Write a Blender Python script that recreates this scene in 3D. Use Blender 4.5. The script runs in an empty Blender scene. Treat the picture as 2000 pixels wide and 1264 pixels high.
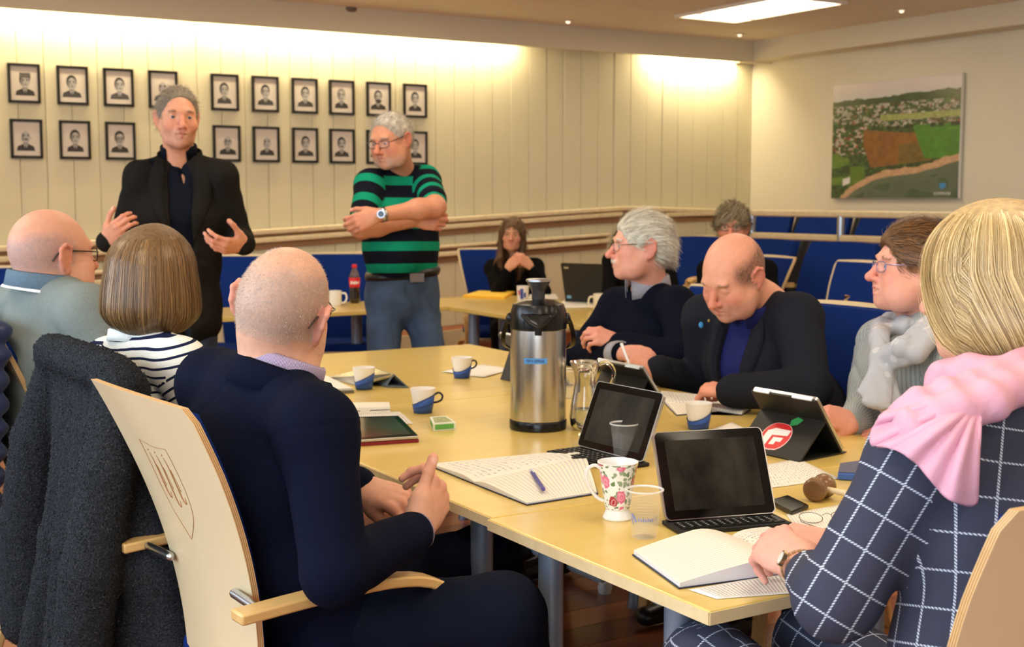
import bpy, math, random
import numpy as np
random.seed(7)
RNG = np.random.default_rng(7)
SC = bpy.context.scene
COL = SC.collection
f32 = np.float32

def lin(r, g=None, b=None):
    if g is None: r, g, b = r
    o = []
    for c in (r, g, b):
        c = c/255.0
        o.append(c/12.92 if c <= .04045 else ((c+.055)/1.055)**2.4)
    return tuple(o)

# ------------------------------------------------------------------ camera
FPX, CAMH, HOR = 2500.0, 1.37, 390.0
PITCH = math.atan((632-HOR)/FPX)
cam_d = bpy.data.cameras.new('camera')
cam_d.sensor_width = 36.0
cam_d.lens = FPX*36.0/2000.0
cam_d.clip_start = .05
cam_d.dof.use_dof = True
cam_d.dof.focus_distance = 2.35
cam_d.dof.aperture_fstop = 8.0
cam_o = bpy.data.objects.new('camera', cam_d)
cam_o.location = (0, 0, CAMH)
cam_o.rotation_euler = (math.pi/2-PITCH, 0, 0)
COL.objects.link(cam_o)
SC.camera = cam_o
vs = SC.view_settings
vs.view_transform = 'Standard'; vs.look = 'None'; vs.gamma = 1.0
vs.use_curve_mapping = False
vs.exposure = 0.0
SC.display_settings.display_device = 'sRGB'
SC.cycles.use_denoising = True
SC.cycles.max_bounces = 8
SC.cycles.sample_clamp_indirect = 6.0
SC.cycles.caustics_reflective = False
SC.cycles.caustics_refractive = False
# daylight outside the windows
wd = bpy.data.worlds.new('daylight'); SC.world = wd; wd.use_nodes = True
wd.node_tree.nodes['Background'].inputs[0].default_value = (.62, .78, 1.0, 1)
wd.node_tree.nodes['Background'].inputs[1].default_value = 2.5

_fw = np.array([0, math.cos(PITCH), -math.sin(PITCH)])
_up = np.array([0, math.sin(PITCH), math.cos(PITCH)])
_rt = np.array([1., 0, 0])
def _ray(px, py): return _fw*FPX+_rt*(px-1000)+_up*(632-py)
def Wz(px, py, z):
    r = _ray(px, py); return np.array([0, 0, CAMH])+r*((z-CAMH)/r[2])
def Wy(px, py, y):
    r = _ray(px, py); return np.array([0, 0, CAMH])+r*(y/r[1])
def A(*v): return np.array(v, float)

TH = math.radians(31.5)
U = A(math.cos(TH), math.sin(TH), 0)      # along the long panelled wall
V = A(-math.sin(TH), math.cos(TH), 0)     # along the right wall, away from the viewer
ZU = A(0, 0, 1)
P0 = Wy(1465, 390, 12.5); P0[2] = 0         # room corner
def RP(s, t, z=0): return P0+U*s+V*t+ZU*z   # s<0 towards the windows, t<0 towards the viewer
S_WIN, T_BACK = -10.3, -14.0
Z_SOF, Z_CEIL = 2.645, 2.84

def area(name, loc, target, sx, sy, power, col, spread=180):
    l = bpy.data.lights.new(name, 'AREA'); l.shape = 'RECTANGLE'; l.size = sx; l.size_y = sy
    l.energy = power; l.color = col; l.spread = math.radians(spread)
    o = bpy.data.objects.new(name, l); COL.objects.link(o)
    o.location = loc
    d = A(*target)-A(*loc)
    from mathutils import Vector
    o.rotation_euler = Vector(d).to_track_quat('-Z', 'Y').to_euler()
    return o
WIN_T = [-13.1, -10.9, -8.7, -6.5, -4.3]     # window centres along the window wall
WIN_W, WIN_Z0, WIN_Z1 = 1.9, .95, 2.35
for t in WIN_T:                             # daylight entering each window
    area('daylight', RP(S_WIN-.25, t, 1.7), RP(S_WIN+3, t, 1.95), WIN_W, 1.4, 60, (.70, .86, 1.0))
LAMP_ST = [(-1.62-2.4*i, -1.85-3.0*j) for i in range(4) for j in range(4)]   # ceiling panels (s,t)
LAMPW = 10.8
for s, t in LAMP_ST:
    l = area('ceiling_panel_light', RP(s, t, Z_CEIL-.02), RP(s, t, 0), 0.55, 1.1, LAMPW*(.28 if t > -2.5 else .75 if t > -5 else 1), (1.0, .90, .71))
    l.rotation_euler = (0, 0, TH)
COVE = [(-8.6, -7.13), (-6.93, -5.52), (-5.42, -4.1), (-4.02, -2.7), (-1.26, -.1)]   # lit cove tubes (s from, to)
for a, b in COVE:
    l = area('cove_light', RP((a+b)/2, -.14, Z_SOF+.07), RP((a+b)/2, .02, Z_SOF-.25), abs(b-a), .05, (19 if b > -.5 else 12)*abs(b-a), (1.0, .83, .53))
    l.rotation_euler = (math.radians(38), 0, TH)

# ------------------------------------------------------------------ materials
def _n(nt, t, **kw):
    n = nt.nodes.new(t)
    for k, v in kw.items(): setattr(n, k, v)
    return n
def mat(name, col, rough=.5, metal=0., noise=None, bump=None, spec=.5, coat=0, trans=0, ior=1.45,
        alpha=1, emit=None, sheen=0, attr=None, sss=0, wood=None, stretch=None, weave=None, uvcoord=False):
    """procedural principled material. noise=(scale,amount) colour mottling; bump=(scale,strength);
    wood=(axis scale tuple, dark colour, contrast); weave=(scale,strength)"""
    m = bpy.data.materials.new(name); m.use_nodes = True
    nt = m.node_tree; b = nt.nodes['Principled BSDF']
    c = lin(col)+(1,)
    b.inputs['Base Color'].default_value = c
    b.inputs['Roughness'].default_value = rough
    b.inputs['Metallic'].default_value = metal
    b.inputs['Specular IOR Level'].default_value = spec
    b.inputs['IOR'].default_value = ior
    b.inputs['Coat Weight'].default_value = coat
    b.inputs['Coat Roughness'].default_value = .12
    b.inputs['Transmission Weight'].default_value = trans
    b.inputs['Alpha'].default_value = alpha
    if sheen:
        b.inputs['Sheen Weight'].default_value = sheen
        b.inputs['Sheen Roughness'].default_value = .5
    if sss:
        b.inputs['Subsurface Weight'].default_value = sss
        b.inputs['Subsurface Radius'].default_value = (1., .45, .3)
        b.inputs['Subsurface Scale'].default_value = .006
    if emit:
        b.inputs['Emission Color'].default_value = lin(emit[0])+(1,)
        b.inputs['Emission Strength'].default_value = emit[1]
    tc = _n(nt, 'ShaderNodeTexCoord')
    src = tc.outputs['UV' if uvcoord else 'Object']
    if stretch:
        mp = _n(nt, 'ShaderNodeMapping'); mp.inputs['Scale'].default_value = stretch
        nt.links.new(src, mp.inputs[0]); src = mp.outputs[0]
    colsock = None
    if attr:
        at = _n(nt, 'ShaderNodeAttribute', attribute_name=attr); colsock = at.outputs['Color']
    if wood:
        sc, dark, con = wood
        mp = _n(nt, 'ShaderNodeMapping'); mp.inputs['Scale'].default_value = sc
        nt.links.new(tc.outputs['Object'], mp.inputs[0])
        no = _n(nt, 'ShaderNodeTexNoise'); no.inputs['Scale'].default_value = 3; no.inputs['Detail'].default_value = 6
        no.inputs['Distortion'].default_value = .6
        nt.links.new(mp.outputs[0], no.inputs[0])
        rp = _n(nt, 'ShaderNodeValToRGB')
        rp.color_ramp.elements[0].position = .5-con; rp.color_ramp.elements[1].position = .5+con
        rp.color_ramp.elements[0].color = lin(dark)+(1,); rp.color_ramp.elements[1].color = c
        nt.links.new(no.outputs[0], rp.inputs[0]); colsock = rp.outputs[0]
    if noise:
        no = _n(nt, 'ShaderNodeTexNoise'); no.inputs['Scale'].default_value = noise[0]; no.inputs['Detail'].default_value = 4
        nt.links.new(src, no.inputs[0])
        mr = _n(nt, 'ShaderNodeMapRange'); mr.inputs[1].default_value = .3; mr.inputs[2].default_value = .7
        mr.inputs[3].default_value = 1-noise[1]; mr.inputs[4].default_value = 1+noise[1]
        nt.links.new(no.outputs[0], mr.inputs[0])
        mx = _n(nt, 'ShaderNodeMix', data_type='RGBA', blend_type='MULTIPLY'); mx.inputs[0].default_value = 1
        if colsock: nt.links.new(colsock, mx.inputs[6])
        else: mx.inputs[6].default_value = c
        nt.links.new(mr.outputs[0], mx.inputs[7]); colsock = mx.outputs[2]
    if colsock: nt.links.new(colsock, b.inputs['Base Color'])
    hs = None
    if bump:
        no = _n(nt, 'ShaderNodeTexNoise'); no.inputs['Scale'].default_value = bump[0]; no.inputs['Detail'].default_value = 5
        nt.links.new(src, no.inputs[0])
        bp = _n(nt, 'ShaderNodeBump'); bp.inputs['Strength'].default_value = bump[1]; bp.inputs['Distance'].default_value = bump[2] if len(bump) > 2 else .002
        nt.links.new(no.outputs[0], bp.inputs['Height']); nt.links.new(bp.outputs[0], b.inputs['Normal'])
    m['b'] = 1
    return m
def uvstripe(m, fn):
    """colour node graph built from UV by fn(nt, uvsocket)->colour socket"""
    nt = m.node_tree; b = nt.nodes['Principled BSDF']
    uv = _n(nt, 'ShaderNodeUVMap'); nt.links.new(fn(nt, uv.outputs[0]), b.inputs['Base Color'])
    return m
def mth(nt, op, a, b=None, c=None):
    n = _n(nt, 'ShaderNodeMath', operation=op)
    for i, x in enumerate((a, b, c)):
        if x is None: continue
        if isinstance(x, (int, float)): n.inputs[i].default_value = x
        else: nt.links.new(x, n.inputs[i])
    return n.outputs[0]
def mixc(nt, fac, c1, c2):
    n = _n(nt, 'ShaderNodeMix', data_type='RGBA')
    if isinstance(fac, (int, float)): n.inputs[0].default_value = fac
    else: nt.links.new(fac, n.inputs[0])
    for i, c in ((6, c1), (7, c2)):
        if isinstance(c, tuple): n.inputs[i].default_value = lin(c)+(1,)
        else: nt.links.new(c, n.inputs[i])
    return n.outputs[2]
def sepxy(nt, uv):
    s = _n(nt, 'ShaderNodeSeparateXYZ'); nt.links.new(uv, s.inputs[0]); return s.outputs[0], s.outputs[1]

BIRCH = mat('birch_veneer', (222, 204, 166), .38, wood=((1.2, 1.2, .12), (212, 191, 150), .25), bump=(60, .03), coat=.15)
BIRCHX = mat('birch_tabletop', (221, 195, 112), .30, wood=((.35, 5, 5), (209, 179, 94), .28), spec=.5, coat=.25)
BIRCHE = mat('birch_edge_lit', (228, 208, 164), .45, wood=((1, 8, 8), (212, 188, 140), .25))  # paler than the top: window light on the edges put into the colour
PLYL = mat('ply_light', (224, 190, 136), .5, noise=(40, .06))
PLYD = mat('ply_dark', (176, 128, 74), .55, noise=(40, .06))
BENT = mat('bentwood_birch', (222, 184, 122), .35, wood=((8, 1, 8), (205, 164, 100), .25), coat=.2)
BLUE = mat('blue_upholstery', (17, 44, 112), .95, noise=(220, .12), bump=(500, .25), spec=.12)
BLUED = mat('blue_upholstery_dark', (24, 50, 120), .85, noise=(220, .12), bump=(500, .25), sheen=.2)
CHROME = mat('satin_steel', (186, 190, 196), .28, 1)
GREYMET = mat('grey_lacquered_steel', (122, 132, 148), .38, .4)
BLACKP = mat('black_plastic', (14, 14, 15), .22)
BLACKM = mat('black_matte', (20, 20, 21), .6, bump=(300, .1))
PAPER = mat('paper_white', (226, 222, 214), .75, noise=(8, .02))
WHITEC = mat('white_ceramic', (240, 240, 238), .15, coat=.5)

# ------------------------------------------------------------------ object helpers
def link(o): COL.objects.link(o); return o
def tag(o, label=None, cat=None, group=None, kind=None):
    if label: o['label'] = label
    if cat: o['category'] = cat
    if group: o['group'] = group
    if kind: o['kind'] = kind
    return o
def thing(name, label, cat, loc=(0, 0, 0), rotz=0, group=None):
    o = link(bpy.data.objects.new(name, None)); o.location = loc; o.rotation_euler = (0, 0, rotz)
    o.empty_display_size = .05
    return tag(o, label, cat, group)
def kids(o): return list(o.children)
def copy_tree(o, parent=None):
    c = o.copy(); link(c)
    if parent is not None: c.parent = parent
    for ch in kids(o): copy_tree(ch, c)
    return c
def to_local(V_, par):
    """world vertices -> the parent's local space (parent has location and z rotation only)"""
    a = par.rotation_euler[2]; l = np.array(par.location)
    p = V_-l; c, s = math.cos(-a), math.sin(-a)
    q = p.copy(); q[:, 0] = c*p[:, 0]-s*p[:, 1]; q[:, 1] = s*p[:, 0]+c*p[:, 1]
    return q
def mk(name, verts, faces, mats, parent=None, matidx=None, smooth=True, uv=None, col=None, world=False, sharp=None):
    """mesh object from arrays. faces: (n,3|4) array or list of lists"""
    verts = np.asarray(verts, float)
    if world and parent is not None: verts = to_local(verts, parent)
    me = bpy.data.meshes.new(name)
    if isinstance(faces, np.ndarray):
        n, k = faces.shape
        me.vertices.add(len(verts)); me.vertices.foreach_set('co', verts.astype(f32).ravel())
        me.loops.add(n*k); me.loops.foreach_set('vertex_index', faces.astype(np.int32).ravel())
        me.polygons.add(n); me.polygons.foreach_set('loop_start', np.arange(0, n*k, k, dtype=np.int32))
        me.polygons.foreach_set('loop_total', np.full(n, k, np.int32))
    else:
        me.from_pydata([tuple(v) for v in verts], [], [tuple(f) for f in faces])
    for m in (mats if isinstance(mats, (list, tuple)) else [mats]): me.materials.append(m)
    if matidx is not None: me.polygons.foreach_set('material_index', np.asarray(matidx, np.int32))
    me.update(calc_edges=True)
    if uv is not None:
        l = me.uv_layers.new(name='UVMap'); l.data.foreach_set('uv', np.asarray(uv, f32).ravel())
    if col is not None:
        c = me.color_attributes.new('Col', 'FLOAT_COLOR', 'POINT')
        cc = np.ones((len(verts), 4), f32); cc[:, :3] = col
        c.data.foreach_set('color', cc.ravel())
    me.polygons.foreach_set('use_smooth', np.full(len(me.polygons), bool(smooth)))
    if smooth and sharp: me.set_sharp_from_angle(angle=math.radians(sharp))
    me.validate()
    o = link(bpy.data.objects.new(name, me))
    if parent is not None: o.parent = parent
    return o
def bevel(o, w=.002, seg=2):
    m = o.modifiers.new('bevel', 'BEVEL'); m.width = w; m.segments = seg; m.limit_method = 'ANGLE'; m.angle_limit = math.radians(40)
    return o
def rotm(axis, ang):
    axis = np.asarray(axis, float); axis = axis/np.linalg.norm(axis); c, s = math.cos(ang), math.sin(ang)
    x, y, z = axis
    return np.array([[c+x*x*(1-c), x*y*(1-c)-z*s, x*z*(1-c)+y*s], [y*x*(1-c)+z*s, c+y*y*(1-c), y*z*(1-c)-x*s], [z*x*(1-c)-y*s, z*y*(1-c)+x*s, c+z*z*(1-c)]])
def nrm(v): v = np.asarray(v, float); return v/(np.linalg.norm(v)+1e-12)
def spline(pts, n):
    """Catmull-Rom through the points, n samples"""
    P = np.asarray(pts, float); P = np.vstack([2*P[0]-P[1], P, 2*P[-1]-P[-2]])
    m = len(P)-3; out = []
    for t in np.linspace(0, m-1e-6, n):
        i = int(t); f = t-i; p0, p1, p2, p3 = P[i:i+4]
        out.append(.5*((2*p1)+(-p0+p2)*f+(2*p0-5*p1+4*p2-p3)*f*f+(-p0+3*p1-3*p2+p3)*f**3))
    return np.array(out)

class MB:
    """collects shapes into one mesh"""
    def __init__(s): s.v = []; s.f = []; s.m = []; s.uv = []
    def add(s, V_, F_, mi=0, uv=None):
        o = sum(len(x) for x in s.v)
        s.v.append(np.asarray(V_, float))
        for i, f in enumerate(F_):
            s.f.append([j+o for j in f]); s.m.append(mi if isinstance(mi, int) else mi[i])
            s.uv.append(uv[i] if uv else [(0, 0)]*len(f))
        return s
    def box(s, c, size, R=None, mi=0):
        h = np.asarray(size, float)/2
        V_ = np.array([[x, y, z] for x in (-1, 1) for y in (-1, 1) for z in (-1, 1)], float)*h
        if R is not None: V_ = V_@np.asarray(R).T
        return s.add(V_+np.asarray(c, float), [(0, 1, 3, 2), (4, 6, 7, 5), (0, 4, 5, 1), (2, 3, 7, 6), (0, 2, 6, 4), (1, 5, 7, 3)], mi)
    def lathe(s, prof, seg=24, c=(0, 0, 0), mi=0, R=None, sx=1, sy=1, cap=True):
        """prof: [(r,z)...]; mi may be a list per ring step"""
        V_ = []; F_ = []; ml = []; uv = []
        for r, z in prof:
            for k in range(seg):
                a = 2*math.pi*k/seg; V_.append((r*math.cos(a)*sx, r*math.sin(a)*sy, z))
        n = len(prof)
        for i in range(n-1):
            for k in range(seg):
                k2 = (k+1) % seg
                F_.append((i*seg+k, i*seg+k2, (i+1)*seg+k2, (i+1)*seg+k)); ml.append(mi if isinstance(mi, int) else mi[i])
                uv.append([(k/seg, i/(n-1)), ((k+1)/seg, i/(n-1)), ((k+1)/seg, (i+1)/(n-1)), (k/seg, (i+1)/(n-1))])
        if cap:
            if prof[0][0] > 1e-6: F_.append(tuple(range(seg))[::-1]); ml.append(ml[0]); uv.append([(0, 0)]*seg)
            if prof[-1][0] > 1e-6: F_.append(tuple((n-1)*seg+k for k in range(seg))); ml.append(ml[-2] if len(ml) > 1 else ml[0]); uv.append([(0, 0)]*seg)
        V_ = np.array(V_)
        if R is not None: V_ = V_@np.asarray(R).T
        return s.add(V_+np.asarray(c, float), F_, ml, uv)
    def cyl(s, a, b, ra, rb=None, seg=16, mi=0):
        return s.tube([a, b], [ra, ra if rb is None else rb], seg, mi)
    def tube(s, path, r, seg=8, mi=0, flat=None, ref=None, closed=False):
        """round (or flat=(w,h) rectangular with rounded look) sweep along path"""
        P = np.asarray(path, float); n = len(P)
        r = [r]*n if np.isscalar(r) else list(r)
        T = np.gradient(P, axis=0) if n > 2 else np.repeat([P[1]-P[0]], 2, 0)
        if closed: T = np.roll(P, -1, 0)-np.roll(P, 1, 0)
        ref = np.asarray(ref if ref is not None else (0, 0, 1), float)
        if ref is not None and abs(nrm(T[0])@nrm(ref)) > .95: ref = A(1, 0, 0) if abs(nrm(T[0])[0]) < .9 else A(0, 1, 0)
        V_ = []; x = None
        for i in range(n):
            t = nrm(T[i])
            if x is None or flat: y = ref-t*(ref@t); y = nrm(y); x = np.cross(y, t)
            else: x = nrm(x-t*(x@t)); y = np.cross(t, x)
            if flat:
                w, h = flat[0]*r[i], flat[1]*r[i]
                for a, b in ((-w, -h), (w, -h), (w, h), (-w, h)): V_.append(P[i]+x*a/2+y*b/2)
            else:
                for k in range(seg):
                    a = 2*math.pi*k/seg; V_.append(P[i]+x*math.cos(a)*r[i]+y*math.sin(a)*r[i])
        if flat: seg = 4
        F_ = []
        for i in range(n if closed else n-1):
            j = (i+1) % n
            for k in range(seg):
                k2 = (k+1) % seg; F_.append((i*seg+k, i*seg+k2, j*seg+k2, j*seg+k))
        if not closed:
            F_.append(tuple(range(seg))[::-1]); F_.append(tuple((n-1)*seg+k for k in range(seg)))
        return s.add(V_, F_, mi)
    def prism(s, poly, d, mi=0):
        """extrude a 3-d polygon by the vector d"""
        P = np.asarray(poly, float); n = len(P); d = np.asarray(d, float)
        F_ = [tuple(range(n))[::-1], tuple(range(n, 2*n))]+[(i, (i+1) % n, n+(i+1) % n, n+i) for i in range(n)]
        return s.add(np.vstack([P, P+d]), F_, mi)
    def grid(s, G, mi=0, uvs=None, thick=None):
        """G: (n,m,3) grid of points"""
        n, m = G.shape[:2]; F_ = []; uv = []
        for i in range(n-1):
            for j in range(m-1):
                F_.append((i*m+j, (i+1)*m+j, (i+1)*m+j+1, i*m+j+1))
                uv.append([(i/(n-1), j/(m-1)), ((i+1)/(n-1), j/(m-1)), ((i+1)/(n-1), (j+1)/(m-1)), (i/(n-1), (j+1)/(m-1))])
        return s.add(G.reshape(-1, 3), F_, mi, uv)
    def ell(s, c, r, seg=16, rings=10, mi=0, R=None):
        prof = [(max(1e-5, math.sin(math.pi*i/rings)), -math.cos(math.pi*i/rings)) for i in range(rings+1)]
        V_ = []; F_ = []
        for q, z in prof:
            for k in range(seg):
                a = 2*math.pi*k/seg; V_.append((q*math.cos(a)*r[0], q*math.sin(a)*r[1], z*r[2]))
        for i in range(rings):
            for k in range(seg):
                k2 = (k+1) % seg; F_.append((i*seg+k, i*seg+k2, (i+1)*seg+k2, (i+1)*seg+k))
        V_ = np.array(V_)
        if R is not None: V_ = V_@np.asarray(R).T
        return s.add(V_+np.asarray(c, float), F_, mi)
    def build(s, name, mats, parent=None, smooth=True, sharp=35, world=False, uv=False):
        V_ = np.vstack(s.v)
        uvs = [p for f in s.uv for p in f] if uv else None
        return mk(name, V_, s.f, mats, parent, s.m, smooth, uvs, None, world, sharp)
def solid(o, t, off=-1):
    m = o.modifiers.new('solid', 'SOLIDIFY'); m.thickness = t; m.offset = off; return o
def subsurf(o, n=1):
    m = o.modifiers.new('sub', 'SUBSURF'); m.levels = n; m.render_levels = n; return o
def rrect(w, h, r, n=4):
    """rounded rectangle outline, xy"""
    o = []
    for cx, cy, a0 in ((w/2-r, h/2-r, 0), (-w/2+r, h/2-r, 90), (-w/2+r, -h/2+r, 180), (w/2-r, -h/2+r, 270)):
        for k in range(n+1):
            a = math.radians(a0+90*k/n); o.append((cx+r*math.cos(a), cy+r*math.sin(a)))
    return o
def text(s, name, size, m, parent, M4=None, loc=(0, 0, 0), rot=(0, 0, 0), ext=.0002, align='CENTER'):
    """lettering as a mesh"""
    cu = bpy.data.curves.new(name, 'FONT'); cu.body = s; cu.size = size; cu.extrude = ext; cu.align_x = align; cu.align_y = 'CENTER'
    cu.resolution_u = 3
    t = bpy.data.objects.new(name, cu); COL.objects.link(t)
    dg = bpy.context.evaluated_depsgraph_get()
    me = bpy.data.meshes.new_from_object(t.evaluated_get(dg))
    bpy.data.objects.remove(t)
    me.materials.clear(); me.materials.append(m)
    o = link(bpy.data.objects.new(name, me)); o.parent = parent; o.location = loc; o.rotation_euler = rot
    return o
# ------------------------------------------------------------------ the room
WALLC = mat('painted_board', (212, 205, 174), .6, noise=(3, .02))
WALLR = mat('plaster_wall', (224, 216, 194), .8, noise=(2, .015), bump=(200, .05))
SOFC = mat('soffit_paint', (224, 214, 188), .7)
CEILC = mat('ceiling_paint', (238, 226, 206), .8)
def struct(name, mb, m, parent=None, smooth=False):
    o = mb.build(name, m, parent, smooth); o['kind'] = 'structure'; return o
RUV = np.array([U, V, ZU]).T      # columns: room axes
def rbox(mb, s0, s1, t0, t1, z0, z1, mi=0):
    return mb.box(RP((s0+s1)/2, (t0+t1)/2, (z0+z1)/2), (abs(s1-s0), abs(t1-t0), abs(z1-z0)), RUV, mi)
FLOORB = mat('floor_base', (96, 52, 30), .5)
PLK = [mat('oak_plank_%s' % n, c, .28, wood=((.5, 7, 7), d, .3), coat=.3) for n, c, d in
       (('red', (158, 88, 52), (122, 62, 36)), ('brown', (134, 74, 44), (104, 54, 32)), ('light', (182, 112, 70), (146, 84, 50)))]
fl = struct('floor', rbox(MB(), S_WIN, 0, T_BACK, 0, -.1, -.012), FLOORB)
for i in range(60):                     # broad red-brown boards where the floor shows
    for j in range(5):
        s0 = -9.6+j*1.95+(.97 if i % 2 else 0)-.6
        t1 = -3.0-i*.15
        mb = rbox(MB(), s0+.002, min(s0+1.948, -.01), t1-.147, t1, -.012, 0)
        o = mb.build('plank', PLK[(i*7+j*3+i//3) % 3], fl, smooth=False)
FILLM = PLK[0]
o = rbox(MB(), S_WIN, 0, -3.0, 0, -.012, 0).build('floor_far_boards', FILLM, fl, smooth=False)
o['kind'] = 'stuff'
o = rbox(MB(), S_WIN, 0, T_BACK, -12.05, -.012, 0).build('floor_near_boards', FILLM, fl, smooth=False)
o['kind'] = 'stuff'
CEILO = struct('ceiling', rbox(MB(), S_WIN, .1, T_BACK, .1, Z_CEIL, Z_CEIL+.1), CEILC)
# long wall of upright boards
wl = struct('wall_left', rbox(MB(), S_WIN-.1, .1, .006, .13, 0, Z_CEIL), WALLC)
bw = .182
for i in range(57):
    s1 = -i*bw
    if s1-bw < S_WIN: break
    pr = .004 if (i*5) % 3 else .0
    o = rbox(MB(), s1-bw+.0018, s1-.0018, -.002-pr, .008, 0, Z_CEIL).build('board', WALLC, wl, smooth=False)
    bevel(o, .003, 1)
struct('wall_right', rbox(MB(), 0, .1, T_BACK, .03, 0, Z_CEIL), WALLR)
struct('wall_rear', rbox(MB(), S_WIN, .1, T_BACK-.1, T_BACK, 0, Z_CEIL), WALLR)
wm = MB(); ts = sorted(WIN_T); e = T_BACK
for t in ts:
    rbox(wm, S_WIN-.1, S_WIN, e, t-WIN_W/2, 0, Z_CEIL); e = t+WIN_W/2
    rbox(wm, S_WIN-.1, S_WIN, t-WIN_W/2, t+WIN_W/2, 0, WIN_Z0); rbox(wm, S_WIN-.1, S_WIN, t-WIN_W/2, t+WIN_W/2, WIN_Z1, Z_CEIL)
rbox(wm, S_WIN-.1, S_WIN, e, .13, 0, Z_CEIL)
struct('wall_window', wm, WALLR)
PANE = mat('window_pane', (245, 250, 252), .02, alpha=.06, spec=.8)
WFR = mat('window_frame_paint', (232, 228, 220), .4)
for n, t in enumerate(WIN_T):
    mb = MB(); t0, t1 = t-WIN_W/2, t+WIN_W/2
    rbox(mb, S_WIN-.09, S_WIN-.02, t0, t0+.06, WIN_Z0, WIN_Z1); rbox(mb, S_WIN-.09, S_WIN-.02, t1-.06, t1, WIN_Z0, WIN_Z1)
    rbox(mb, S_WIN-.09, S_WIN-.02, t0, t1, WIN_Z0, WIN_Z0+.06); rbox(mb, S_WIN-.09, S_WIN-.02, t0, t1, WIN_Z1-.06, WIN_Z1)
    rbox(mb, S_WIN-.09, S_WIN-.03, t-.03, t+.03, WIN_Z0, WIN_Z1)
    wo = struct('window_%d' % (n+1), mb, WFR)
    for q in (-1, 1): rbox(MB(), S_WIN-.062, S_WIN-.056, t+q*WIN_W/4-WIN_W/4+.045, t+q*WIN_W/4+WIN_W/4-.045, WIN_Z0+.06, WIN_Z1-.06).build('pane', PANE, wo, smooth=False)
# dropped beams under the ceiling
sm = MB(); rbox(sm, S_WIN, 0, -.27, -.24, Z_SOF, Z_CEIL)
struct('trim_1', sm, SOFC)
sm = MB(); rbox(sm, -.24, 0, T_BACK, 0, Z_SOF+.02, Z_CEIL); struct('trim_2', sm, SOFC)
for i in range(1, 9):
    pass
# cove tubes
COVEM = mat('cove_tube', (255, 250, 235), .4, emit=((255, 226, 160), 9))
CAPM = mat('tube_cap', (200, 200, 200), .4)
covl = ['at the far left edge of the wall', 'above the leftmost portraits', 'above the middle portraits', 'above the rightmost portraits', 'in the corner beside the right wall']
for i, (a, b) in enumerate(COVE):
    t = thing('cove_lamp', 'warm fluorescent tube behind the dropped beam '+covl[i], 'lamp', RP((a+b)/2, -.17, Z_SOF+.13), TH)
    h = (b-a)/2
    MB().cyl((-h+.05, 0, 0), (h-.05, 0, 0), .013).build('tube', COVEM, t)
    MB().box((0, -.03, .04), (2*h-.06, .05, .04)).build('fitting', WFR, t)
# ceiling light panels
LAMPE = mat('lamp_diffuser', (255, 250, 240), .5, emit=((255, 232, 196), 7))
LFR = mat('lamp_frame', (236, 230, 218), .4)
for i, (s, t) in enumerate(LAMP_ST):
    p = RP(s, t, Z_CEIL)
    if i == 0: lab = 'bright recessed ceiling light panel near the right corner of the ceiling'
    else: lab = 'ceiling light panel out of view, %s from long wall, %s row from right' % (('first', 'second', 'third', 'fourth')[i % 4], ('first', 'second', 'third', 'fourth')[i//4])
    th = thing('ceiling_light', lab, 'ceiling light', p, TH, None if i == 0 else 'ceiling lights out of view')
    m = MB()
    for sx, sy, w, d in ((0, .31, 1.24, .03), (0, -.31, 1.24, .03), (.605, 0, .03, .59), (-.605, 0, .03, .59)): m.box((sy, sx, -.006), (d, w, .03))
    m.build('frame', LFR, th, smooth=False)
    MB().box((0, 0, -.004), (.59, 1.18, .01)).build('diffuser', LAMPE, th, smooth=False)
    MB().box((0, .37, -.014), (.59, .03, .012)).build('crossbar', LFR, th, smooth=False)
# spot lamps in the ceiling
SPE = mat('spot_glass', (255, 246, 230), .3, emit=((255, 226, 190), 1.6))
for (px, py), lab in (((1073, 47), 'small ceiling spot lamp above the seated woman in black'), ((1404, 72), 'small ceiling spot lamp nearest the room corner'), ((1767, 33), 'small glowing ceiling spot lamp above the aerial picture')):
    w = Wz(px, py, Z_CEIL)-V*.28-(U*.35 if px > 1700 else 0)
    th = thing('spot_lamp', lab, 'spot lamp', w, 0, 'ceiling spot lamps')
    MB().lathe([(.03, .0), (.045, -.004), (.045, -.008), (.03, -.012)], 18).build('ring', LFR, th)
    MB().ell((0, 0, -.012), (.02, .02, .018), 14, 8).build('bulb', SPE, th)
w = Wz(683, 15, Z_CEIL)
th = thing('smoke_detector', 'small dark round detector on the ceiling above the portraits', 'smoke detector', w)
MB().lathe([(.055, 0), (.055, -.02), (.04, -.035), (.0, -.038)], 20).build('housing', mat('detector', (120, 104, 88), .5), th)

# ramp along the wall, platform on the right
RAMPW = 1.15
def rz(s):   # ramp height
    return max(.0, min(.40, .40+(s+1.5)*.0475))
RM = mat('ramp_side', (150, 84, 46), .45, wood=((.5, 6, 6), (118, 62, 34), .3))
m = MB()
pr = [(-9.9, 0), (-1.5, rz(-1.5)), (-1.5, 0)]
P = [RP(s, -RAMPW, z) for s, z in pr]
m.prism(P, V*RAMPW*.995)
ramp = thing('ramp', 'red-brown wooden ramp rising along the panelled wall', 'ramp', RP(-1.5, -RAMPW, 0))
m.build('ramp_body', RM, ramp, smooth=False, world=True)
m = MB(); e0, e1 = RP(-9.7, -RAMPW-.012, .0), RP(-1.5, -RAMPW-.012, rz(-1.5))
m.prism([e0+ZU*.0, e1+ZU*.02, e1+ZU*.13, e0+ZU*.11], V*.012); m.build('edge_board', WALLC, ramp, smooth=False, world=True)
pf = thing('platform', 'low red-brown platform carrying the rows of blue seats', 'platform', RP(-1, -4, 0))
m = MB(); rbox(m, -1.5, -.02, -9.5, -.02, 0, .40); m.build('platform_body', RM, pf, smooth=False, world=True)

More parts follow.
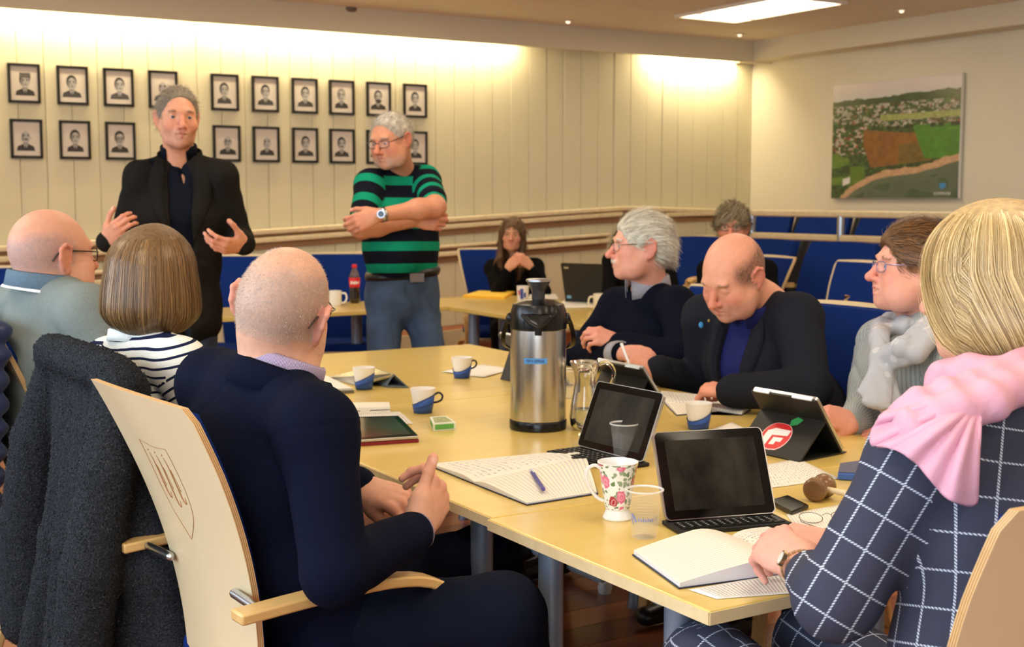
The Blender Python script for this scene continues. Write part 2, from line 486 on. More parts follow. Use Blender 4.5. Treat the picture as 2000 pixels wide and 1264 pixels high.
# handrails on the long wall
RAIL = mat('pale_rail_wood', (234, 220, 186), .35, wood=((6, 6, 6), (212, 192, 150), .3), coat=.2)
RAILD = mat('painted_rail_shadow', (158, 120, 86), .6)
def wallrail(px0, py0, px1, py1, lab, h=.042, sub=.045):
    def hit(px, py, off):
        r = _ray(px, py); o = A(0, 0, CAMH); return o+r*(((P0+V*off-o)@V)/(r@V))
    a, b = hit(px0, py0, -.06), hit(px1, py1, -.06)
    th = thing('handrail', lab, 'handrail', a*1.0, 0)
    m = MB(); m.tube([a, b], 1, flat=(.045, h), ref=ZU); o = m.build('rail', RAIL, th, world=True, sharp=30); bevel(o, .01, 2)
    m = MB(); m.tube([a-ZU*sub+V*.045, b-ZU*sub+V*.045], 1, flat=(.012, sub*1.2), ref=ZU); m.build('painted_shadow_strip', RAILD, th, world=True, smooth=False)  # brown strip added as the shadow below the rail
    L = np.linalg.norm(b-a); n = max(2, int(L/1.3))
    for i in range(n):
        p = a+(b-a)*(i+.5)/n
        MB().cyl(p-ZU*.01, p+V*.06-ZU*.03, .008).build('bracket', CHROME, th, world=True)
    return th
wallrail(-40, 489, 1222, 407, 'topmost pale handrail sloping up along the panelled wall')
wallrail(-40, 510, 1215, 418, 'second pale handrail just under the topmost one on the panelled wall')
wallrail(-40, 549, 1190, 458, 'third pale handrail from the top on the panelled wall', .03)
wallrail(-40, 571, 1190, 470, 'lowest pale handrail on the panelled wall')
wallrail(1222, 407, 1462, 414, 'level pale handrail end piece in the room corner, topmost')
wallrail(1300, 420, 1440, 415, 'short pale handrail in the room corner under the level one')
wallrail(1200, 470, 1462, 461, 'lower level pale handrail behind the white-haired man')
# guard rail in front of the raised seats
g0 = Wy(1470, 416, 10.0); gd = A(math.sin(TH), -math.cos(TH), 0)
gt = thing('guard_rail', 'pale two-bar guard rail with silver posts before the back row of blue seats', 'railing', A(g0[0], g0[1], .0))
zt, zb = g0[2], Wy(1480, 460, 9.97)[2]
for z, n in ((zt, 'rail'), (zb, 'rail')):
    o = MB().tube([g0*A(1, 1, 0)+ZU*z, g0*A(1, 1, 0)+gd*4.2+ZU*z], 1, flat=(.05, .05), ref=ZU).build('rail', RAIL, gt, world=True); bevel(o, .012, 2)
for L in (0, .93, 2.4, 3.7):
    p = g0*A(1, 1, 0)+gd*L
    MB().cyl(p, p+ZU*(zt-.01), .028).build('post', CHROME, gt, world=True)

# ------------------------------------------------------------------ portraits
FRM = mat('black_frame', (18, 17, 17), .35)
PPAP = mat('drawing_paper', (206, 196, 184), .6, coat=1.0)
INK = [mat('print_ink_%d' % i, (c, c-3, c-6), .6, coat=1.0) for i, c in enumerate((38, 84, 128, 168))]
top = [(13, 122, 198), (109, 127, 203), (200, 133, 206), (288, 137, 208), (410, 144, 214), (490, 149, 216), (568, 153, 220), (641, 157, 222), (714, 160, 226), (786, 164, 228)]
bot = [(18, 231, 307), (114, 235, 308), (204, 239, 310), None, (414, 245, 315), (492, 248, 316), (569, 249, 317), (642, 252, 318), (714, 254, 320), (787, 256, 318)]
ordn = ['first', 'second', 'third', 'fourth', 'fifth', 'sixth', 'seventh', 'eighth', 'ninth', 'tenth']
look = [['man in an army cap', 'man with dark swept hair', 'fair man with short hair', 'balding man half hidden', 'young man with parted hair', 'man with thick dark hair', 'man glancing sideways', 'white-haired man in profile', 'man with a full dark beard', 'smiling man in a dark suit'],
        ['bald moustached man in profile', 'man with a dark tie', 'man with round dark glasses', '', 'bald man with glasses', 'older bald man turning aside', 'smiling man with short hair', 'man with a moustache', 'mostly hidden by the striped polo', 'man half hidden at the right end']]
def hitL(px, py, off=0):
    r = _ray(px, py); o = A(0, 0, CAMH); return o+r*(((P0+V*off-o)@V)/(r@V))
def oval(cx, cz, rx, rz, y, n=18, a0=0, a1=360):
    return [(cx+rx*math.cos(math.radians(a0+(a1-a0)*k/n)), y, cz+rz*math.sin(math.radians(a0+(a1-a0)*k/n))) for k in range(n)]
FW, FH = .212, .268
zr = [np.mean([hitL(x, y0)[2] for x, y0, _ in top]), np.mean([hitL(*b[:2])[2] for b in bot if b])]
for row, lst in enumerate((top, bot)):
    for i, q in enumerate(lst):
        if q is None: continue
        a = hitL(q[0], q[1]); s0 = (a-P0)@U
        c = RP(s0+FW/2, -.012, zr[row]-FH/2)
        lab = 'portrait %s from left, %s row, %s' % (ordn[i], 'top' if row == 0 else 'lower', look[row][i])
        th = thing('portrait_frame', lab, 'picture', c, TH, 'portraits on the panelled wall')
        m = MB()
        for x, z, w, h in ((0, FH/2-.008, FW, .018), (0, -FH/2+.008, FW, .018), (FW/2-.008, 0, .018, FH), (-FW/2+.008, 0, .018, FH)): m.box((x, -.004, z), (w, .022, h))
        m.build('frame', FRM, th, smooth=False)
        MB().box((0, .0, 0), (FW-.02, .008, FH-.02)).build('paper', PPAP, th, smooth=False)
        rr = random.Random(100*row+i); m = MB(); y = -.0046; dx = rr.uniform(-.008, .008); sw = rr.uniform(.9, 1.1)
        def fl_(pts, mi):
            m.add(pts, [tuple(range(len(pts)))], mi)
        sh = [(-.062, -.085), (-.055, -.055), (-.02, -.038), (.02, -.038), (.055, -.055), (.062, -.085)]
        fl_([(dx+x*sw, y, z+.002) for x, z in sh], 0)
        fl_([(dx-.014, y-.0003, -.04), (dx, y-.0003, -.082), (dx+.014, y-.0003, -.04)], 3)
        fl_([(dx-.004, y-.0005, -.044), (dx-.006, y-.0005, -.084), (dx+.006, y-.0005, -.084), (dx+.004, y-.0005, -.044)], 0)
        fl_([(dx-.016, y-.0002, -.045), (dx+.016, y-.0002, -.045), (dx+.016, y-.0002, -.01), (dx-.016, y-.0002, -.01)], 2)
        prof = 'profile' in look[row][i]
        pass
        fl_(oval(dx+.002, .012, .029, .042, y-.0006), 3)
        fl_(oval(dx-.02, .010, .008, .030, y-.0008), 2)
        hair = 'bald' not in look[row][i]
        if hair: fl_(oval(dx-.001, .025, .036, .048, y-.0004), 0 if 'white' not in look[row][i] else 2)
        if row == 0 and i == 0: fl_([(dx-.036, y-.0012, .04), (dx+.04, y-.0012, .036), (dx+.036, y-.0012, .072), (dx-.034, y-.0012, .072)], 1)
        if prof: fl_([(dx+.028, y-.0008, .02), (dx+.044, y-.0008, .004), (dx+.028, y-.0008, -.002)], 3)
        for ex in (-.012, .016): fl_(oval(dx+ex, .02, .007, .0035, y-.0012), 0)
        for ex in (-.012, .016): fl_([(dx+ex-.01, y-.0012, .027), (dx+ex+.01, y-.0012, .027), (dx+ex+.009, y-.0012, .031), (dx+ex-.009, y-.0012, .031)], 0)
        fl_([(dx+.001, y-.0012, .016), (dx+.007, y-.0012, .002), (dx-.002, y-.0012, .002)], 2)
        fl_(oval(dx+.003, -.008, .011, .0026, y-.0012), 0)
        if 'moust' in look[row][i]: fl_(oval(dx+.003, -.003, .015, .005, y-.0014), 1)
        if 'beard' in look[row][i]: fl_(oval(dx+.002, -.016, .026, .016, y-.0011), 0)
        if 'glasses' in look[row][i]:
            for ex in (-.013, .017): m.tube(oval(dx+ex, .02, .012, .01, y-.0016, 12), .0018, 4, 0, closed=True)
        m.build('portrait', INK, th, smooth=False)
# ------------------------------------------------------------------ aerial picture on the right wall
def hitR(px, py, off=0):
    r = _ray(px, py); o = A(0, 0, CAMH); return o+r*(((P0-U*off-o)@U)/(r@U))
pTL, pTR, pBL = hitR(1635, 168), hitR(1887, 145), hitR(1632, 388)
pw = -((pTR-pTL)@V); ph = pTL[2]-pBL[2]
ap = thing('aerial_picture', 'frameless aerial photograph of a coastal town on the right wall', 'picture', A(*((pTL-V*pw/2)[:2]), pBL[2]+ph/2)-U*.03, TH-math.pi/2)
ACR = mat('acrylic_edge', (226, 222, 214), .2, coat=.5)
bevel(MB().box((0, 0, 0), (pw, .03, ph)).build('panel', ACR, ap, smooth=False), .003)
nx, ny = 230, 200
gx, gy = np.meshgrid(np.linspace(0, 1, nx), np.linspace(0, 1, ny), indexing='ij')
def vnoise(x, y, fx, fy, seed):
    r = np.random.default_rng(seed).random((int(fx)+3, int(fy)+3)); X = x*fx; Y = y*fy
    i = X.astype(int); j = Y.astype(int); a = X-i; b = Y-j; a = a*a*(3-2*a); b = b*b*(3-2*b)
    return r[i, j]*(1-a)*(1-b)+r[i+1, j]*a*(1-b)+r[i, j+1]*(1-a)*b+r[i+1, j+1]*a*b
n1 = vnoise(gx, gy, 9, 9, 1); n2 = vnoise(gx, gy, 30, 30, 2); n3 = vnoise(gx, gy, 70, 60, 3); n4 = vnoise(gx, gy, 46, 56, 4); n5 = vnoise(gx, gy, 60, 80, 9)
def L(c): return np.array(lin(c))
col = np.zeros((nx, ny, 3)); col[:] = L((58, 84, 40))
col = col*(.7+.6*n2[..., None])
def put(mask, c, k=.25, nn=None):
    nn = n3 if nn is None else nn
    col[mask] = (L(c)*(1-k+2*k*nn[mask][:, None]))
put(gx+gy*0 < 2, (62, 88, 44), .5, n2)
put((n3 > .55), (40, 60, 34), .3)
town = (gy > .56+.1*(1-gx)-.0*gx) & (gy < .86)
put(town & (n4 > .62), (158, 154, 146), .3); put(town & (n5 > .84), (150, 92, 76), .3); put(town & (n5 < .17), (200, 194, 188), .2)
put((gy > .66) & (gy < .71) & (gx > .4), (150, 160, 96), .2)
low = (gx < .3) & (gy > .38) & (gy <= .62); put(low & (n4 > .66), (176, 168, 160), .3); put(low & (n5 > .8), (160, 70, 60), .3)
put((gx < .28) & (gy > .12) & (gy < .40) & (n1 > .4), (92, 122, 48), .25, n2)
brown = (gx > .30+.04*np.sin(gy*9)) & (gx < .80) & (gy > .26+.10*(gx-.3)) & (gy < .57+.02*np.sin(gx*7))
put(brown, (132, 88, 42), .18, n2); put(brown & (gx > .55) & (gy < .45+.1*(gx-.5)), (112, 92, 44), .2, n2)
put((gx > .66+.35*(.58-gy)) & (gy > .33) & (gy < .61), (70, 130, 44), .2, n2)
put((gy > .585) & (gy < .62) & (gx > .45) & (n2 > .45), (34, 48, 30), .3)
coast = np.interp(gx[:, 0], [0, .08, .2, .35, .5, .7, .85, 1], [-.2, -.02, .08, .17, .205, .225, .27, .33])[:, None]+.02*(n1-.5)
put((gy < coast+.03+.02*n2) & (gy > coast-.05), (196, 158, 124), .15); put(gy < coast-.018, (92, 104, 88), .12, n1)
put((gy < coast-.07) & (n1 > .5), (72, 92, 70), .12, n2)
put((gx > .10) & (gx < .16) & (gy > .11+.4*(gx-.1)) & (gy < .17+.3*(gx-.1)), (226, 224, 222), .05)
tree = .845+.02*n2+.035*gx
put((gy > .81) & (gy < tree), (52, 74, 50), .3, n2)
sk = gy >= tree
hz_ = np.clip((gy-.85)/.13, 0, 1)[..., None]
sky = L((222, 210, 206))*hz_+L((200, 200, 196))*(1-hz_); col[sk] = sky[sk]
shd = (np.abs(gx-.885) < .024) & (gy > .075) & (gy < .125) & ((gy-.075) > .9*np.maximum(0, np.abs(gx-.885)-.004)); put(shd, (70, 140, 205), .05)
PRINT = mat('aerial_print', (255, 255, 255), .3, attr='Col', coat=.6)
G = np.stack([(gx-.5)*(pw-.006), np.full_like(gx, -.0156), (gy-.5)*(ph-.006)], -1)
idx = np.arange(nx*ny).reshape(nx, ny)
F_ = np.stack([idx[:-1, :-1], idx[1:, :-1], idx[1:, 1:], idx[:-1, 1:]], -1).reshape(-1, 4)
mk('print', G.reshape(-1, 3), F_, PRINT, ap, smooth=False, col=col.reshape(-1, 3))
WHT = mat('white_print', (236, 236, 236), .5)
text('KOMMUNE', 'lettering', .034, WHT, ap, loc=(.385*pw, -.0165, -.46*ph), rot=(math.pi/2, 0, 0))

# ------------------------------------------------------------------ tables
TC = A(.303, 1.914, 0)
def T(u, v, z=.74): return TC+U*u+V*v+ZU*z
GLIDE = mat('glide_plastic', (210, 212, 210), .4)
def table(label, u0, u1, v0, v1, legs, group='meeting tables pushed together', org=None, foot=True):
    c = T((u0+u1)/2, (v0+v1)/2, 0)
    th = thing('meeting_table', label, 'table', c, TH, group)
    w, d = u1-u0, v1-v0
    o = MB().box((0, 0, .7275), (w-.003, d-.003, .0245)).build('tabletop', BIRCHX, th, smooth=False); bevel(o, .003, 2)
    m = MB()
    for x, y, a, b in ((0, d/2-.0008, w-.004, .0022), (0, -d/2+.0008, w-.004, .0022)): m.box((x, y, .7275), (a, b, .020))
    for x, y, a, b in ((w/2-.0008, 0, .0022, d-.004), (-w/2+.0008, 0, .0022, d-.004)): m.box((x, y, .7275), (a, b, .020))
    m.build('edge_band', BIRCHE, th, smooth=False)
    for lu, lv in legs:
        x, y = lu-(u0+u1)/2, lv-(v0+v1)/2
        m = MB().lathe([(.05, .713), (.05, .705), (.0245, .70), (.0245, .03), (.03, .02), (.03, .0)], 20, (x, y, 0)); m.build('leg', GREYMET, th)
    m = MB()
    m.box((0, d/2-.14, .69), (w-.2, .03, .04)).box((0, -d/2+.14, .69), (w-.2, .03, .04)); m.build('rail', GREYMET, th, smooth=False)
    return th
table('birch meeting table nearest the viewer, its corner at the bottom of the photo', 0, 1.4, 0, .675, [(.07, .16), (.07, .55), (1.3, .16), (1.3, .55)])
table('birch meeting table in the middle, under the steel pump flask', .012, 1.41, .675, 2.04, [(.09, .85), (.09, 1.9), (1.3, .85), (1.3, 1.9)])
t3 = table('birch meeting table at the far end before the two standing men', .02, 1.5, 2.04, 3.38, [(.1, 2.2), (.1, 3.25), (1.4, 2.2), (1.4, 3.25)])
# light bar feet with glides seen under the tables
FOOTM = mat('foot_bar_steel', (150, 160, 172), .4)
for (u0, v0, u1, v1) in ((1.3, 2.08, 1.3, 2.8), (.7, 2.10, 1.3, 2.45)):
    a, b = T(u0, v0, .045), T(u1, v1, .045)
    MB().tube([to_local(a[None], t3)[0], to_local(b[None], t3)[0]], .018, 10).build('foot_bar', FOOTM, t3)
    for p in (a, b): MB().lathe([(.02, .04), (.026, .02), (.022, .0)], 12, to_local(p[None]*A(1, 1, 0), t3)[0]).build('glide', GLIDE, t3)
# back tables
def btable(label, a, w, d, rot, legs):
    """a: front left corner (world), w along rot, d away from it"""
    th = thing('side_table', label, 'table', A(a[0], a[1], 0), rot, 'back tables by the ramp')
    o = MB().box((w/2, d/2, .7275), (w, d, .0245)).build('tabletop', BIRCHX, th, smooth=False); bevel(o, .003, 2)
    for x, y in legs: MB().lathe([(.05, .713), (.05, .705), (.033, .70), (.033, 0)], 18, (x, y, 0)).build('leg', GREYMET, th)
    return th
aL = Wz(683, 608, .74); aR = Wz(1000, 593, .74)
e1 = aL-U*1.02; 
btable('birch table behind the speaker, with the cola bottle on it', e1, 1.4, .62, TH, [(.12, .1), (1.3, .1), (.12, .52), (1.3, .52)])
e2 = e1+U*1.402
btable('birch table before the woman in black, with the yellow folder on it', e2, 1.05, .62, TH, [(.13, .1), (.95, .1), (.13, .52), (.95, .52)])
e3 = e2+U*1.055+V*.62
btable('birch table behind the steel flask, with the open black laptop on it', e3-V*2.2-U*.80, .93, 1.57, TH, [(.1, 1.45), (.83, 1.45), (.1, .12), (.83, .12)])

# ------------------------------------------------------------------ meeting chairs
def chair_proto():
    """local frame: x right, y to the front, z up, floor at 0"""
    r = thing('meeting_chair', 'x', 'chair')
    nz, nw = 22, 9
    def yz(t):     # back profile, t 0 bottom .. 1 top
        z = .36+.67*t
        y = -.205-.02*t-.135*t*t+.02*math.sin(math.pi*t)
        return y, z
    def wd(t): return np.interp(t, [0, .12, .3, .5, .8, 1], [.30, .315, .345, .385, .445, .468])
    def shellgrid(off, inset=0, t0=0, t1=1):
        G = np.zeros((nz, nw, 3))
        for i in range(nz):
            t = t0+(t1-t0)*i/(nz-1); y, z = yz(t)
            rc = 1.0
            if t > .965: rc = 1-.05*((t-.965)/.035)**2
            for j in range(nw):
                q = -1+2*j/(nw-1); x = q*(wd(t)/2-inset)*rc
                G[i, j] = (x, y+off-.018*(1-q*q)*(.3+.7*t), z-(.006*q*q*(t > .98)))
        return G
    th = .0125
    Fg, Bg = shellgrid(th/2), shellgrid(-th/2)
    m = MB(); m.grid(Fg[:, ::-1]).grid(Bg); m.build('back_shell', BIRCH, r)
    # layered ply edge
    per = [(i, 0) for i in range(nz)]+[(nz-1, j) for j in range(1, nw)]+[(i, nw-1) for i in range(nz-2, -1, -1)]
    NL = 7; V_ = []; F_ = []; ml = []
    for (i, j) in per:
        for k in range(NL+1): V_.append(Bg[i, j]+(Fg[i, j]-Bg[i, j])*k/NL)
    for a in range(len(per)-1):
        for k in range(NL): F_.append((a*(NL+1)+k, a*(NL+1)+k+1, (a+1)*(NL+1)+k+1, (a+1)*(NL+1)+k)); ml.append(k % 2)
    MB().add(V_, F_, ml).build('ply_edge', [PLYL, PLYD], r, sharp=60)
    # upholstered pad on the front
    a, b = shellgrid(th/2+.001, .016, .1, .98), shellgrid(th/2+.013, .024, .11, .97)
    m = MB(); m.grid(b[:, ::-1]); 
    pr = [(i, 0) for i in range(nz)]+[(nz-1, j) for j in range(1, nw)]+[(i, nw-1) for i in range(nz-2, -1, -1)]+[(0, j) for j in range(nw-2, 0, -1)]
    V_ = [x for (i, j) in pr for x in (a[i, j], b[i, j])]; n = len(pr)
    m.add(V_, [(2*k, 2*k+1, 2*((k+1) % n)+1, 2*((k+1) % n)) for k in range(n)])
    m.build('back_pad', BLUE, r, sharp=70)
    # seat
    o = MB().prism([(x, y+.02, .445) for x, y in rrect(.47, .46, .07)], (0, 0, .045)).build('seat_pad', BLUE, r); bevel(o, .014, 3)
    o = MB().prism([(x, y+.02, .43) for x, y in rrect(.46, .45, .07)], (0, 0, .014)).build('seat_shell', BIRCH, r, smooth=False)
    # bent arms turning down into the front legs, rear legs
    for sx in (-1, 1):
        p = spline([(sx*.275, -.30, .668), (sx*.275, -.15, .676), (sx*.275, .0, .678), (sx*.275, .10, .655), (sx*.275, .18, .585), (sx*.275, .235, .46), (sx*.275, .265, .25), (sx*.275, .285, 0)], 26)
        o = MB().tube(p, 1, flat=(.048, .020), ref=(0, 0, 1) if 0 else (0, -1, 1)).build('arm', BENT, r, sharp=50); bevel(o, .004, 2)
        p = spline([(sx*.252, .20, .42), (sx*.252, .0, .41), (sx*.252, -.16, .36), (sx*.252, -.24, .2), (sx*.252, -.30, 0)], 16)
        o = MB().tube(p, 1, flat=(.042, .02), ref=(0, -1, 1)).build('leg', BENT, r, sharp=50); bevel(o, .004, 2)
        y, z = yz(.46)
        m = MB().cyl((sx*.15, y-.022, z), (sx*.27, y-.028, z), .009, seg=12); m.ell((sx*.15, y-.022, z), (.012, .009, .009)); m.build('bracket', CHROME, r)
    # carved coat of arms
    CARV = mat('carved_groove', (150, 104, 58), .7)
    m = MB()
    def onback(x, z): 
        t = (z-.36)/.67; y, _ = yz(t); q = x/(wd(t)/2); return A(x, y-th/2-.018*(1-q*q)*(.3+.7*t)-.0001, z)
    sh = spline([(-.072, .925), (-.008, .92), (.056, .925)], 8).tolist()+spline([(.058, .905), (.057, .835), (.040, .785), (-.008, .735)], 12).tolist()+spline([(-.056, .785), (-.073, .835), (-.074, .905)], 10).tolist()
    m.tube([onback(x, z) for x, z in sh], .0008, 5, closed=True)
    for dx in (-.044, -.010, .024):
        dz = -.02 if dx else 0
        dz = -.012 if dx == -.010 else 0; hk = spline([(dx-.004, .903), (dx+.001, .888), (dx+.001, .85+dz/2), (dx+.003, .822+dz), (dx+.012, .814+dz), (dx+.016, .828+dz)], 12)
        m.tube([onback(x, z) for x, z in hk], [.0006+.0012*math.sin(math.pi*k/11) for k in range(12)], 5)
        hk = spline([(dx+.005, .88), (dx+.009, .85), (dx+.009, .838)], 6); m.tube([onback(x, z) for x, z in hk], .0008, 5)
        m.ell(onback(dx-.004, .908), (.0022, .001, .0022), 8, 6)
    m.build('coat_of_arms', CARV, r)
    return r
CH = chair_proto(); used_ch = []
def chair(x, y, face, label, group=None):
    """face: facing direction (world xy)"""
    c = CH if not used_ch else copy_tree(CH)
    used_ch.append(1)
    c.location = (x, y, 0); c.rotation_euler = (0, 0, math.atan2(face[1], face[0])-math.pi/2)
    c['label'] = label; c['group'] = group or 'birch and blue meeting chairs'
    return c
def chair_from_back(pL, pR, label):
    """top corners of the back (world, seen from behind: left, right)"""
    w = nrm((pR-pL)*A(1, 1, 0)); f = A(-w[1], w[0], 0); mid = (pL+pR)/2; o = mid+f*.343
    return chair(o[0], o[1], f, label)
CH5 = chair(-.39, 2.50, (.80, .60), 'carved birch chair in front, under the bald man in the navy jacket')
CH4 = chair(-.655, 3.01, (.80, .60), 'birch chair draped with the grey woollen coat')
CH3 = chair(-1.165, 3.69, (.83, .55), 'chair at the far left under the man in the grey-green sweater')
CH11 = chair(.575, 1.83, (-.50, .866), 'birch chair at the right edge, under the blonde woman')
def uvof(p): d = A(p[0], p[1], 0)-TC; return d@U, d@V
q = Wy(1655, 592, 4.25); CH9 = chair(*(q-U*.34)[:2], -U[:2], 'blue chair of the bald man in the dark suit, right of his shoulder')
q = Wy(1250, 600, 4.95); c8 = T(1.78, 2.42, 0); chair(c8[0], c8[1], -U[:2], 'chair hidden behind the white-haired man at the table')
c10 = T(1.68, .98, 0); chair(c10[0], c10[1], -U[:2], 'chair under the woman in the grey cardigan')
# empty ones on the right
q = Wy(1690, 502, 7.2); chair(*(q-U*.34)[:2], -U[:2], 'empty blue chair with pale frame left of the profile of the woman in grey')
q = Wy(1500, 496, 7.9); chair(*(q-U*.34)[:2], -U[:2], 'empty blue chair half hidden behind the bald man in the suit')
# along the back tables
for px, py, d, f, lab in ((496, 498, 8.0, (-.15, -1), 'blue chair at the back table just right of the speaker'),
                          (672, 492, 8.35, (.05, -1), 'blue chair behind the cola bottle on the back table'),
                          (1250, 489, 8.0, (-.15, -1), 'blue chair mostly hidden behind the white-haired man')):
    q = Wy(px, py, d); f = nrm(A(f[0], f[1], 0)); o = q+f*.34; chair(o[0], o[1], f, lab)
q = Wy(955, 488, 9.15); f = nrm(A(.25, -1, 0)); o = q+f*.34
CH6 = chair(o[0], o[1], f, 'blue chair under the woman in black at the back table')
q = Wy(-8, 498, 6.6); f = nrm(A(.5, -1, 0)); o = q+f*.34; chair(o[0], o[1], f, 'blue chair at the left edge of the photo behind the man in grey')

# ------------------------------------------------------------------ rows of blue seats on the platform
SIDE = mat('seat_side_black', (18, 19, 24), .6)
def seat_proto():
    r = thing('auditorium_seat', 'x', 'seat')
    n, w = 12, .50
    def bk(off, ww):
        G = np.zeros((n, 7, 3))
        for i in range(n):
            t = i/(n-1)
            for j in range(7):
                q = -1+j/3; 
                G[i, j] = (q*ww/2*(1-.06*max(0, t-.8)/.2), -.17-.14*t-.05*t*t+off+.02*q*q, .40+.50*t-(.01*q*q if t > .9 else 0))
        return G
    a, b = bk(.04, w), bk(-.02, w)
    m = MB().grid(a[:, ::-1]).grid(b); pr = [(i, 0) for i in range(n)]+[(n-1, j) for j in range(1, 7)]+[(i, 6) for i in range(n-2, -1, -1)]
    V_ = [x for (i, j) in pr for x in (b[i, j], a[i, j])]; m.add(V_, [(2*k, 2*k+1, 2*k+3, 2*k+2) for k in range(len(pr)-1)], 0)
    m.build('backrest', BLUE, r, sharp=60)
    for sx in (-1, 1):
        P = [(sx*.262, y, z) for y, z in ((-.15, .36), (-.20, .40), (-.40, .885), (-.345, .895), (-.12, .42))]
        MB().prism(P, (sx*.02, 0, 0)).build('side_panel', SIDE, r, smooth=False)
        o = MB().tube(spline([(sx*.29, -.22, .62), (sx*.29, 0, .63), (sx*.29, .1, .61), (sx*.29, .16, .5)], 10), 1, flat=(.04, .022), ref=(0, -1, 1)).build('armrest', BENT, r)
        MB().cyl((sx*.27, -.05, 0), (sx*.27, -.05, .6), .018, seg=10).build('leg', GREYMET, r)
    o = MB().prism([(x, y+.04, .38) for x, y in rrect(.49, .44, .06)], (0, 0, .07)).build('seat', BLUE, r); bevel(o, .02, 3)
    return r
ST = seat_proto(); nst = 0
def seat(p, face, label):
    global nst
    c = ST if nst == 0 else copy_tree(ST)
    nst += 1
    c.location = p; c.rotation_euler = (0, 0, math.atan2(face[1], face[0])-math.pi/2); c['label'] = label; c['group'] = 'rows of blue seats'
    return c
fdir = nrm(-U*.97-V*.16)
orn = ['leftmost', 'second from left', 'third from left', 'fourth from left', 'fifth from left', 'sixth from left']
b0 = Wy(1500, 417, 10.9); 
for i in range(6):
    p = A(b0[0], b0[1], 0)+gd*(.66*i)-U*.25
    seat((p[0], p[1], .40 if 0 else b0[2]-.915), fdir, 'blue seat of the back row behind the guard rail, '+orn[i])
b1 = Wy(1368, 462, 9.0)
for i in range(6):
    p = A(b1[0], b1[1], 0)+gd*(.70*i)-U*.30
    seat((p[0], p[1], b1[2]-.90), fdir, 'blue seat of the row before the guard rail, '+orn[i])
